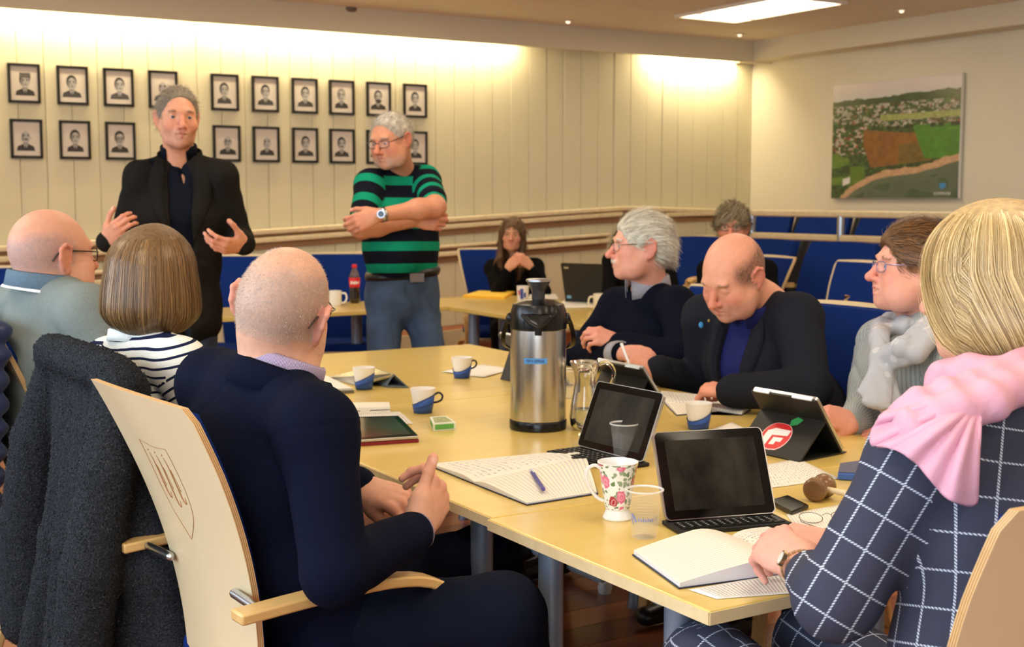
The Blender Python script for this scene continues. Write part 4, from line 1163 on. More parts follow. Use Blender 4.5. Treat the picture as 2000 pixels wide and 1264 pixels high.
def shorthair(root, fr, c0, c1, F, comb, n=3500, length=(.03, .05), lift=.006, res=.004, seg=6, w=(.0016, .0006), bump=.0022, name='hair', jit=.12):
    """cropped or combed hair: a shaped shell plus strands combed over it. comb(local points)->direction"""
    V_, F_, lb = F.mesh(res); N = vnormals(V_, F_)
    V_ = V_+N*(bump*wnoise(V_*np.array([1.6, .6, 1]), 150))[:, None]; N = vnormals(V_, F_)
    cc = np.array(lin(c0))*.55+np.array(lin(c1))*.45; C = cc*(.75+.25*wnoise(V_, 150)[:, None])
    o = mk(name, fr.w(V_), F_, HAIRB, root, col=C, world=True)
    i = RNG.integers(0, len(V_), n); p = V_[i]; nn = N[i]; d = comb(p); d = d-nn*(d*nn).sum(1)[:, None]*.85; d /= np.linalg.norm(d, axis=1)[:, None]+1e-9
    d = d+jit*RNG.normal(size=d.shape); ln = (length[0]+(length[1]-length[0])*RNG.random((n, 1, 1)))
    t = np.linspace(0, 1, seg)[None, :, None]
    ctr = np.array([0, -.015, .03]); P = p[:, None]+d[:, None]*t*ln+nn[:, None]*(lift*np.sin(t*2.6)*(.4+RNG.random((n, 1, 1))))-nn[:, None]*.002
    Nn = P-ctr; Nn /= np.linalg.norm(Nn, axis=2)[..., None]
    rr = np.repeat(nn[:, None], seg, 1)
    s = strands('strands', None, fr.w(P.reshape(-1, 3)).reshape(P.shape), w[0], w[1], haircol(n, c0, c1), N=(Nn.reshape(-1, 3)@fr.R.T).reshape(P.shape))
    s.data.transform(__import__('mathutils').Matrix.Translation(-np.array(root.location))); s.parent = o
    return o
def hairshell(t=.010, face=(.0, .112, -.03, .086, .080, .112), nape=-.075, w=1., top=0., sides=1., back=0.):
    """shell of hair over the skull with the face, ears and nape cut free"""
    F = Field()
    F.ell((0, -.018, .034+top/2), (.076*w+t*sides, .097+t+back/2, .086+t+top/2), k=.001); F.ell((0, -.052-back/2, .0), (.066*w+t*sides, .06+t+back/2, .075), k=.03)
    F.ell(face[:3], face[3:], k=.012, op=-1)
    for s in (-1, 1):
        F.ell((s*.085, .0, -.02), (.024, .028, .036), k=.008, op=-1)
        F.ell((s*.07, .055, -.05), (.04, .05, .055), k=.01, op=-1)
    F.box((0, 0, nape-.1), (.2, .2, .1), None, .01, k=.02, op=-1)
    F.box((0, .1, -.11), (.2, .13, .1), None, .01, k=.02, op=-1)
    return F
def collar(name, root, c, axis, fdir, rx, ry, h, m, openw=.6, fold=.6, flare=.012, th=.0016, fdrop=.0, n=40, slope=.0, uvs=True):
    """folded collar band round the neck at c; fdir points to the throat; openw half opening angle"""
    axis = nrm(axis); f = nrm(fdir-axis*(fdir@axis)); x = np.cross(f, axis); G = []
    for i in range(n+1):
        a = math.pi/2+openw+(2*math.pi-2*openw)*i/n; q = abs(-1+2*i/n)**3
        e = x*math.cos(a); g = f*math.sin(a); fr_ = max(0, math.sin(a)); row = []
        for (rr, zz) in ((1.0, 0), (.99, h*.55), (.985, h*.93), (1.0, h), (1.03+flare, h*.9), (1.06+flare*6*.3+.02*q, h*(1-fold)-.016*q)):
            row.append(c+(e*rx+g*ry)*rr+axis*(zz-slope*fr_))
        G.append(row)
    mb = MB().grid(np.array(G)); o = mb.build(name, m, root, world=True, uv=True, sharp=None)
    o = solid(o, th, 0); return o
def cuffring(name, root, c, axis, r, h, m, seg=28, th=.0015):
    axis = nrm(axis); x = nrm(np.cross(axis, ZU+A(.1, .2, 0))); y = np.cross(axis, x)
    G = np.array([[c+(x*math.cos(2*math.pi*k/seg)+y*math.sin(2*math.pi*k/seg))*r*q+axis*h*z for q, z in ((.85, .0), (1, 0), (1.02, .5), (1, 1), (.88, 1))] for k in range(seg+1)])
    return MB().grid(G).build(name, m, root, world=True, uv=True, sharp=None)
def BVH(o, root):
    from mathutils.bvhtree import BVHTree
    me = o.data; v = [tuple(np.array(x.co)+np.array(root.location)) for x in me.vertices]
    return BVHTree.FromPolygons(v, [tuple(p.vertices) for p in me.polygons])
def onto(bvh, p, d, off=.002):
    h = bvh.ray_cast(tuple(p), tuple(nrm(d)))
    if h[0] is None:
        h = bvh.find_nearest(tuple(p))
    n = np.array(h[1]); n = n if n@np.asarray(d) < 0 else -n
    return np.array(h[0])+n*off
def lapels(root, bvh, c, X, f, z0, z1, w0, w1, x0, x1, lw, m, th=.0035):
    """turned-back jacket fronts along the edges of the opening"""
    for s in (-1, 1):
        n = 12; G = np.zeros((n, 5, 3))
        for i in range(n):
            t = i/(n-1); z = z0+(z1-z0)*t; xe = (x0+(x1-x0)*t)+s*(w0+(w1-w0)*t)*1.02
            ww = lw*(min(1, t*2.2) if t < .80 else 1-.45*(t-.80)/.2)+.002
            for j in range(5):
                p = np.array(c)*A(1, 1, 0)+X*(xe+s*ww*j/4)+f*.22+ZU*z; h = bvh.ray_cast(tuple(p), tuple(-f))
                q = np.array(h[0]) if h[0] is not None and (np.array(h[0])-c)@f > 0 else np.array(bvh.find_nearest(tuple(p-f*.1))[0])
                G[i, j] = q+f*(.004+.003*math.sin(math.pi*j/4))
        for _ in range(2): G[1:-1] = .5*G[1:-1]+.25*(G[:-2]+G[2:])
        solid(MB().grid(G).build('lapel', m, root, world=True, uv=True, sharp=None), th, 0)
def patch(name, root, bvh, quadpts, d, m, n=(8, 8), off=.003, th=.002, parent=None):
    """cloth patch: a quad (4 corners) laid on the surface along d"""
    a, b, c, e = [np.asarray(q, float) for q in quadpts]; G = np.zeros((n[0], n[1], 3))
    for i in range(n[0]):
        for j in range(n[1]):
            u, v = i/(n[0]-1), j/(n[1]-1); p = (a*(1-u)+b*u)*(1-v)+(e*(1-u)+c*u)*v; G[i, j] = onto(bvh, p-np.asarray(d)*.3, d, off)
    o = MB().grid(G).build(name, m, parent or root, world=True, uv=True, sharp=None); return solid(o, th, 0)
# ------------------------------------------------------------------ clothes
def wool(name, c, **k): return mat(name, c, k.pop('rough', .85), noise=k.pop('noise', (160, .10)), bump=k.pop('bump', (420, .25)), sheen=k.pop('sheen', 0), spec=.07, **k)
def mstripes(name, c1, c2, per, duty, off=0., wob=.004):
    m = wool(name, c1)
    def fn(nt, uv):
        x, y = sepxy(nt, uv); no = _n(nt, 'ShaderNodeTexNoise'); no.inputs['Scale'].default_value = 14; nt.links.new(uv, no.inputs[0])
        y = mth(nt, 'ADD', y, mth(nt, 'MULTIPLY', mth(nt, 'SUBTRACT', no.outputs[0], .5), wob))
        fr_ = mth(nt, 'FRACT', mth(nt, 'ADD', mth(nt, 'DIVIDE', y, per), off+50))
        return mixc(nt, mth(nt, 'LESS_THAN', fr_, duty), c1, c2)
    return uvstripe(m, fn)
def mcheck(name, c1, c2, px, py, lw, dash=None, rough=.8):
    m = wool(name, c1, rough=rough, noise=None)
    def fn(nt, uv):
        x, y = sepxy(nt, uv); fs = []
        for a, b, p in ((x, y, px), (y, x, py)):
            fr_ = mth(nt, 'FRACT', mth(nt, 'ADD', mth(nt, 'DIVIDE', a, p), 50)); l = mth(nt, 'LESS_THAN', fr_, lw/p)
            if dash: l = mth(nt, 'MULTIPLY', l, mth(nt, 'LESS_THAN', mth(nt, 'FRACT', mth(nt, 'ADD', mth(nt, 'ADD', mth(nt, 'DIVIDE', b, dash), mth(nt, 'DIVIDE', a, dash)), 50)), .62))
            fs.append(l)
        return mixc(nt, mth(nt, 'MAXIMUM', fs[0], fs[1]), c1, c2)
    return uvstripe(m, fn)
M_BLAZ = wool('charcoal_blazer', (31, 28, 25)); M_SHIRT1 = wool('black_shirt', (15, 18, 28), rough=.7)
M_JEAN = mat('denim_dark', (42, 52, 70), .85, noise=(9, .35), bump=(600, .3)); M_JEAN2 = mat('denim_worn', (58, 76, 100), .85, noise=(7, .42), bump=(600, .3))
M_NAVY = wool('navy_wool', (12, 17, 35), noise=(60, .08)); M_NAVYT = wool('navy_trousers', (16, 20, 34))
M_SW8 = wool('navy_knit', (13, 16, 30), bump=(300, .4)); M_SUIT9 = wool('dark_grey_suit', (33, 35, 43)); M_SH9 = wool('violet_blue_shirt', (34, 38, 92), rough=.7)
M_SW3 = wool('grey_green_knit', (122, 130, 126), noise=(300, .12)); M_COL3 = wool('blue_grey_collar', (96, 116, 132)); M_WPIPE = mat('white_piping', (228, 230, 232), .7)
M_BLACKT = wool('black_top', (15, 14, 15)); M_DARKT = wool('dark_trousers', (24, 24, 28))
M_POLO = mstripes('striped_polo', (22, 24, 34), (20, 142, 108), .0985, .42, .10); M_POLOC = wool('green_collar', (24, 140, 108))
M_BRET = mstripes('navy_striped_jersey', (232, 230, 222), (28, 34, 62), .0195, .29); M_BRETC = wool('white_jersey', (232, 232, 228))
M_PIN5 = mcheck('fine_check_shirt', (226, 214, 224), (112, 92, 142), .0056, .0056, .0024); M_GING = mcheck('gingham_shirt', (226, 228, 236), (96, 92, 104), .011, .011, .0045)
M_GRID = mcheck('windowpane_jersey', (64, 66, 82), (204, 212, 226), .036, .050, .0027, .0044)
def ribbed(name, c1, c2, per):
    m = wool(name, c1)
    def fn(nt, uv):
        x, y = sepxy(nt, uv); return mixc(nt, mth(nt, 'POWER', mth(nt, 'ABSOLUTE', mth(nt, 'SINE', mth(nt, 'MULTIPLY', x, math.pi/per))), .6), c2, c1)
    return uvstripe(m, fn)
M_CARD = ribbed('grey_ribbed_cardigan', (166, 172, 172), (122, 128, 130), .0085)
M_SCG = mat('grey_scarf', (176, 178, 184), .8, noise=(26, .10), bump=(500, .2)); M_PINK = mat('pink_scarf', (222, 166, 186), .8, noise=(14, .05), bump=(70, .5, .004))
M_BTN = mat('pale_button', (214, 208, 198), .4); BELTM = mat('dark_leather', (26, 22, 20), .4)
Q = Wy
def person(label, base):
    return thing('person', label, 'person', A(base[0], base[1], 0))
def wedge(F, c, X, f, zb, zt, wb, wt, k=.006, x0=0., x1=0.):
    """opening of a jacket front, x0/x1 sideways shift at the bottom/top"""
    c = np.asarray(c, float)
    def fn(Xg, Yg, Zg):
        x = (Xg-f32(c[0]))*f32(X[0])+(Yg-f32(c[1]))*f32(X[1]); y = (Xg-f32(c[0]))*f32(f[0])+(Yg-f32(c[1]))*f32(f[1]); t = np.clip((Zg-f32(zb))/f32(zt-zb), -.2, 1.2)
        w = wb+(wt-wb)*t; d = np.abs(x-(x0+(x1-x0)*t))-w
        return np.maximum(np.maximum(d*.95, -y), np.maximum(zb-Zg, Zg-zt-.1)).astype(f32)
    return F._a(c-.4, c+.4, fn, k, 0, -1)

# ---- 1 the speaker standing in the dark blazer
def p_speaker():
    r = person('standing man in dark blazer and open black shirt, gesturing with both hands before the portraits', (-1.36, 5.3))
    J = dict(pel=Q(352, 592, 5.32), chest=Q(352, 425, 5.28), neck=Q(352, 306, 5.3), shR=Q(274, 346, 5.26), shL=Q(432, 344, 5.28),
             elR=Q(240, 470, 5.33), elL=Q(468, 468, 5.36), wrR=Q(208, 472, 5.04), wrL=Q(478, 478, 5.08))
    fr = Frame(Q(347, 232, 5.2), dirv(156, -2), (.03, 0, 1), 1.02); S = Skin(); tone = (206, 146, 116)
    head(S, fr, J['neck']+A(0, 0, -.02), tone, dict(brow=(120, 96, 78), jaw=.9, w=.95, nose=1.1, shave=1, mouth=.002, lip=(176, 96, 88), neck=.056, stubble=(112, 98, 82), stubd=.6, stubz=.09), .0038)
    hand(S, J['wrR'], (.62, -.45, .50), (-.45, -.85, -.25), 'R', J['elR'], (.45, .5, .5, .55), (.55, .7, -.3), .3, .03, 1.0, tone, .0036)
    hand(S, J['wrL'], (-.62, -.66, -.02), (.62, -.5, -.62), 'L', J['elL'], (.35, .4, .42, .45), (.6, .75, -.2), .2, .05, 1.0, tone, .0036)
    legs = [[Q(382, 600, 5.32), A(Q(398, 800, 5.3)[0], 5.28, .5), A(-1.27, 5.3, .08)], [Q(322, 600, 5.32), A(Q(322, 800, 5.3)[0], 5.28, .5), A(-1.45, 5.3, .08)]]
    core(S, J, tone, legs); S.build(r); eyes(r, fr, (92, 100, 108), dirv(158, -3))
    X = nrm(J['shL']-J['shR'])*-1; X = nrm(J['shR']-J['shL']); f = nrm(np.cross(ZU, X)); f = f if f[1] < 0 else -f
    sh, ax = top_field(J, dict(hip=(.135, .095), waist=(.13, .095), chest=(.145, .098), del_=.05, sw=.12, sd=.07, trap=.045, ua=.045, elb=.038, cuff=.03, wedge=lambda F: wedge(F, J['chest'], X, f, Q(372, 362, 5.2)[2], J['neck'][2]+.02, .002, .034, .004, -.03, -.008)), Field())
    so = garment('shirt', r, sh, .009, M_SHIRT1, ax, (.002, 60))
    d = {'hip': (.165, .118), 'waist': (.155, .112), 'chest': (.170, .115), 'del': .058, 'ua': .062, 'elb': .054, 'cuff': .044, 'trap': .05, 'sw': .145, 'sd': .08}
    wz = Q(352, 628, 5.3)[2]-.06; d['wedge'] = lambda F: wedge(F, J['chest'], X, f, wz, J['neck'][2], .018, .055, .006, -.045, -.012)
    F, ax = top_field(J, d); lo = Q(352, 628, 5.3); F.ec(J['pel'], lo, (.168, .12), (.172, .125), X, k=.03)
    wedge(F, J['pel'], X, f, lo[2]-.06, J['pel'][2]+.08, .016, .022, .006, -.045, -.04)
    jo = garment('blazer', r, F, .0085, M_BLAZ, ax, (.004, 40), 3); b = BVH(jo, r)
    lapels(r, b, J['chest'], X, f, Q(385, 480, 5.2)[2], J['neck'][2]-.02, .033, .054, -.030, -.012, .075, M_BLAZ)
    nb = J['neck']+A(0, -.01, -.0)
    collar('shirt_collar', r, nb+A(0, -.006, .008), (0, -.25, 1), f, .070, .066, .040, M_SHIRT1, .55, .9, .012)
    collar('blazer_collar', r, nb+A(0, .01, -.018), (0, -.3, 1), f, .086, .082, .04, M_BLAZ, 1.05, .8, .014)
    bs = BVH(so, r); m = MB()
    for px, py in ((384, 370), (386, 414), (388, 455)):
        p = onto(bs, Q(px, py, 4.9), (0, 1, 0), .001) if py > 340 else Q(px, py+6, 5.17); m.ell(p, (.0065, .004, .0065), 10, 6)
    m.build('button', M_BTN, r, world=True)
    trousers(r, legs, M_JEAN, Q(352, 585, 5.33), X, (.145, .11), .085, .068, .055); shoes(r, legs, (.1, -1, 0))
    F = hairshell(.005, face=(0, .112, -.02, .102, .086, .118), nape=-.07, top=.004)
    comb = lambda p: np.stack([p[:, 0]*4, -.6+0*p[:, 0], -.5+p[:, 2]*3], 1)
    shorthair(r, fr, (92, 80, 66), (160, 144, 122), F, comb, 3400, (.014, .028), .005, bump=.001, jit=.3)
    return r
p_speaker()

# ---- 2 the man in the striped polo, arms crossed
def p_polo():
    r = person('standing man in green and black striped polo shirt with glasses and crossed arms', (-.5, 5.85))
    J = dict(pel=Q(786, 556, 5.9), chest=Q(782, 425, 5.86), neck=Q(783, 335, 5.92), shR=Q(722, 360, 5.78), shL=Q(832, 352, 5.92),
             elR=Q(706, 446, 5.64), elL=Q(850, 404, 5.62), wrR=Q(812, 431, 5.68), wrL=Q(738, 421, 5.46))
    fr = Frame(Q(763, 275, 5.76), dirv(212, -14), (-.05, 0, 1), 1.0); S = Skin(); tone = (204, 142, 112)
    head(S, fr, J['neck']+A(0, 0, -.02), tone, dict(brow=(150, 140, 130), beard=(186, 176, 168), beardd=.7, jaw=1.02, nose=1.05, red=(196, 104, 86), fat=.006, eye=.7, lip=(170, 100, 92)), .0038)
    for s in 'RL':
        F = Field(); F.cone(J['sh'+s], J['el'+s], .05, .043, k=.01); F.cone(J['el'+s], J['wr'+s], .045, .029, k=.03); F.ell(J['el'+s]*.7+J['wr'+s]*.3, (.046, .046, .046), k=.03)
        v, fa, _ = F.mesh(.0065); S.add(v, fa, np.tile(np.array(lin(tone)), (len(v), 1)))
    hand(S, J['wrL'], (-.93, -.02, -.30), (.05, -1, .15), 'L', J['elL'], (.35, .4, .4, .45), (.7, .5, -.3), .3, .05, 1.0, tone, .0036)
    hand(S, Q(812, 431, 5.68), (.85, -.05, -.02), (.1, -1, .1), 'R', J['elR'], (.5, .55, .6, .6), (.8, .3, -.4), .2, .05, 1.0, tone, .0036)
    legs = [[Q(752, 575, 5.88), A(Q(748, 700, 5.8)[0], 5.8, .55), A(-.62, 5.86, .08)], [Q(818, 575, 5.92), A(Q(848, 700, 5.86)[0], 5.86, .55), A(-.34, 5.95, .08)]]
    core(S, J, tone, legs); S.build(r); eyes(r, fr, (96, 104, 112), dirv(214, -30))
    X = nrm(J['shR']-J['shL'])
    d = {'hip': (.168, .13), 'waist': (.165, .135), 'chest': (.162, .118), 'del': .058, 'ua': .064, 'elb': .05, 'trap': .05, 'sw': .135, 'sd': .08, 'short': 1, 'belly': (Q(772, 485, 5.78), (.135, .11, .12))}
    K = dict(J); K['elR'] = J['shR']*.30+J['elR']*.70; K['elL'] = J['shL']*.22+J['elL']*.78; K['pel'] = Q(786, 528, 5.9)
    F, ax = top_field(K, {**d, 'elb': .062}); garment('polo_shirt', r, F, .0085, M_POLO, ax, (.003, 45), 1)
    f = dirv(205)
    collar('polo_collar', r, J['neck']+A(0, 0, -.02), (-.1, -.25, 1), f, .070, .066, .036, M_POLOC, .45, 1.0, .014)
    trousers(r, legs, M_JEAN2, Q(786, 545, 5.9), X, (.168, .135), .086, .070, .060, 'jeans', .010, (.006, 48))
    o = cuffring('belt', r, Q(786, 541, 5.9), (0, 0, 1), .1, .036, BELTM, 40, .003)
    me = o.data; c = np.array(Q(786, 541, 5.9))-np.array(r.location); yv = np.cross(ZU, X)
    for v in me.vertices:
        p = np.array(v.co)-c; v.co = tuple(c+X*(p@X)*1.78+yv*(p@yv)*1.42+ZU*p[2])
    fv = yv if yv[1] < 0 else -yv; bw_ = Frame(Q(786, 541, 5.9)+fv*.150+X*.0+ZU*.004, fv)
    MB().box(bw_.O, (.07, .012, .04), bw_.R).build('belt_buckle', CHROME, r, world=True, smooth=False)
    w = J['wrL']*.93+J['elL']*.07; wt = cuffring('wristwatch', r, w-nrm(J['wrL']-J['elL'])*.012, J['wrL']-J['elL'], .032, .022, CHROME, 24, .003)
    p = w+A(0, -.033, .004); MB().cyl(p, p+A(0, -.009, 0), .0175, seg=20).build('watch_case', CHROME, r, world=True); MB().cyl(p+A(0, -.009, 0), p+A(0, -.0095, 0), .013, seg=20).build('watch_dial', mat('watch_dial', (70, 84, 100), .2), r, world=True)
    glasses(r, fr, SPECB, .025, .0155, .0016)
    F = hairshell(.005, face=(0, .114, -.02, .098, .090, .116), nape=-.07)
    shorthair(r, fr, (176, 166, 152), (232, 226, 214), F, lambda p: np.stack([p[:, 0]*4, .4+0*p[:, 0], .8-p[:, 2]*6], 1), 3000, (.012, .022), .006, bump=.001, jit=.3)
    return r
p_polo()

# ---- 3 seated man in the grey-green sweater
def p_grey():
    r = person('seated bald man in grey-green sweater at far left, seen from behind', (-1.25, 3.55))
    J = dict(pel=A(-1.24, 3.58, .53), chest=Q(98, 700, 3.5), neck=Q(98, 570, 3.5), shR=Q(172, 612, 3.34), shL=Q(36, 602, 3.66),
             elR=Q(238, 745, 3.3), elL=Q(90, 760, 3.9), wrR=Q(310, 760, 3.5), wrL=Q(220, 750, 3.8))
    fr = Frame(Q(106, 500, 3.5), dirv(40, 0), (0, 0, 1), 1.06); S = Skin(); tone = (214, 156, 130)
    head(S, fr, J['neck']+A(0, 0, -.03), tone, dict(stubble=(120, 122, 128), stubd=.62, fat=.010, neck=.064, jaw=1.08, red=(206, 118, 96), ear=1.12), .0034)
    f = A(.83, .55, 0); X = nrm(J['shR']-J['shL']); legs = seated_legs(J['pel'], f, -X)
    core(S, J, tone, legs); S.build(r)
    d = {'hip': (.185, .15), 'waist': (.195, .155), 'chest': (.19, .13), 'del': .07, 'ua': .068, 'elb': .055, 'cuff': .042, 'trap': .062, 'sw': .16, 'sd': .095}
    K = dict(J); K['neck'] = J['neck']+ZU*.016; F, ax = top_field(K, d); F.cone(J['neck']-ZU*.01, J['neck']+A(.004, .002, .034), .088, .082, k=.02); garment('sweater', r, F, .0085, M_SW3, ax, (.005, 30), 6)
    fd = dirv(60); c = J['neck']+A(-.012, -.008, .006)
    collar('polo_collar', r, c, (.12, .05, 1), fd, .098, .098, .048, M_COL3, .5, 1.0, .010)
    o = collar('collar_piping', r, c+A(0, 0, -.002), (.12, .05, 1), fd, .1065, .1065, .006, M_WPIPE, .55, .9, .0)
    trousers(r, legs, M_DARKT, J['pel'], X); shoes(r, legs, f)
    glasses(r, fr, SPECB, .025, .017, .0018)
    return r
p_grey()

# ---- bobbed hair
def bob(root, fr, c0, c1, n, rx, ry, ztop, zhem, curl=.02, face=52, part=0., messy=.004, seg=14, back=.0, tilt=.0, w=(.0016, .0011), wave=0., shrink=.0):
    def surf(ph, t, off=0.):
        """ph 0 = face direction, t crown..hem"""
        te = np.clip(t/.46, 0, 1); th = te*math.pi/2
        up_r = np.sin(th); zz = ztop-(ztop-.035)*(1-np.cos(th))
        tl = np.clip((t-.46)/.54, 0, 1)
        zl = .035+(zhem-.035)*tl; rl = 1+.10*np.sin(tl*math.pi*.75)-curl/rx*np.clip(tl-.62, 0, 1)**2*7
        z = np.where(t < .46, zz, zl); rr = np.where(t < .46, up_r, rl)
        x = (rx*rr+off)*np.sin(ph)+part*(1-up_r)*(t < .46); y = (ry*rr+off)*np.cos(ph)-.012-back*np.clip(1-te*0, 0, 1)*(np.cos(ph) < 0)*rr
        z = z+tilt*np.cos(ph)*tl+wave*np.sin(ph*7)*tl
        return np.stack([x, y, z], -1)
    lim = math.radians(face)
    G = np.zeros((44, 26, 3))
    for j in range(26):
        t = j/25*.985; l = lim*np.clip((t-.30)/.12, 0, 1); l = math.pi-(math.pi-l)*(1-shrink*np.clip((t-.5)/.5, 0, 1)); ph = np.linspace(l, 2*math.pi-l, 44); G[:, j] = surf(ph, np.full(44, t+.001), -.005)
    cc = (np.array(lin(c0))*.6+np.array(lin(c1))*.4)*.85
    mb = MB().grid(G); o = mk('hair', fr.w(np.vstack(mb.v)), mb.f, HAIRB, root, col=np.tile(cc, (44*26, 1)), world=True); solid(o, .012, 0)
    ph0 = lim*1.0+(2*math.pi-2*lim)*RNG.random(n); t1 = .84+.17*RNG.random(n)**.5
    t = np.linspace(.02, 1, seg)[None]*t1[:, None]
    free = 2*math.pi*RNG.random(n)
    drift = (RNG.normal(size=(n, 1))*.07)*t+messy*24*np.sin(3*t+free[:, None])*t*.25
    off = .004*RNG.random((n, 1))+messy*RNG.normal(size=(n, 1))*np.clip(t*1.5, .2, 1)
    # group locks
    lock = np.sin(ph0*23+2*np.sin(ph0*7))[:, None]*.0030*np.clip(t*1.4-.2, 0, 1)
    ph = ph0[:, None]+drift; ph = math.pi+(ph-math.pi)*(1-shrink*np.clip((t-.5)/.5, 0, 1)); P = surf(ph, np.minimum(t, 1.02), off+lock)
    Nn = np.stack([np.sin(ph), np.cos(ph), np.where(t < .46, 1-t*2, .0)], -1); Nn /= np.linalg.norm(Nn, axis=2)[..., None]
    C = haircol(n, c0, c1, 1.2)*(1+.07*np.sin(ph0*61+free*.4)[:, None]+.13*np.sin(ph0*23+2*np.sin(ph0*7))[:, None])
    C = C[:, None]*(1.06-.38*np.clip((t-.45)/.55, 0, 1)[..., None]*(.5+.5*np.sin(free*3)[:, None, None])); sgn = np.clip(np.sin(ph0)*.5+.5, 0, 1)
    s = strands('strands', None, fr.w(P.reshape(-1, 3)).reshape(P.shape), w[0], w[1], np.clip(C, 0, 1), N=(Nn.reshape(-1, 3)@fr.R.T).reshape(P.shape))
    s.data.transform(__import__('mathutils').Matrix.Translation(-np.array(root.location))); s.parent = o
    return o
# ---- 4 woman with the brown bob in the striped jersey
def p_stripe():
    r = person('seated woman with brown bobbed hair in a navy and white striped jersey, seen from behind', (-.80, 2.95))
    J = dict(pel=A(-.74, 2.98, .53), chest=Q(285, 800, 2.95), neck=Q(283, 655, 2.93), shR=Q(352, 715, 2.80), shL=Q(218, 708, 3.10),
             elR=Q(425, 860, 2.78), elL=Q(255, 860, 3.25), wrR=Q(480, 850, 3.0), wrL=Q(400, 850, 3.2))
    fr = Frame(Q(297, 552, 2.95), dirv(-6, 2), (.03, 0, 1), .99); S = Skin(); tone = (216, 150, 124)
    head(S, fr, J['neck']+A(0, 0, -.02), tone, dict(neck=.053), .0045)
    f = A(.83, .55, 0); X = nrm(J['shR']-J['shL']); legs = seated_legs(J['pel'], f, -X); core(S, J, tone, legs); S.build(r)
    d = {'hip': (.17, .13), 'waist': (.15, .12), 'chest': (.155, .11), 'del': .056, 'ua': .054, 'elb': .046, 'cuff': .036, 'trap': .048, 'sw': .13, 'sd': .08}
    F, ax = top_field(J, d); garment('striped_jersey', r, F, .0075, M_BRET, ax, (.003, 36), 4)
    collar('jersey_collar', r, J['neck']+A(-.01, 0, -.014), (.03, .1, 1), dirv(10), .070, .066, .028, M_BRETC, .35, 1.0, .012)
    m = MB(); c = Q(243, 634, 2.86)      # small gilt anchor on the collar
    m.tube([c+ZU*.012, c-ZU*.010], .0016, 6); m.tube([c+A(-.007, 0, .006), c+A(.007, 0, .006)], .0013, 6)
    m.tube(spline([c+A(-.010, 0, -.003), c+A(-.007, 0, -.009), c+A(0, 0, -.012), c+A(.007, 0, -.009), c+A(.010, 0, -.003)], 9), .0016, 6)
    m.build('anchor_badge', mat('gilt', (196, 160, 84), .3, 1), r, world=True)
    trousers(r, legs, M_DARKT, J['pel'], X); shoes(r, legs, f)
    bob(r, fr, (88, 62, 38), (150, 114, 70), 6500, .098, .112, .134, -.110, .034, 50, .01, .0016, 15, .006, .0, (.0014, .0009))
    return r
p_stripe()

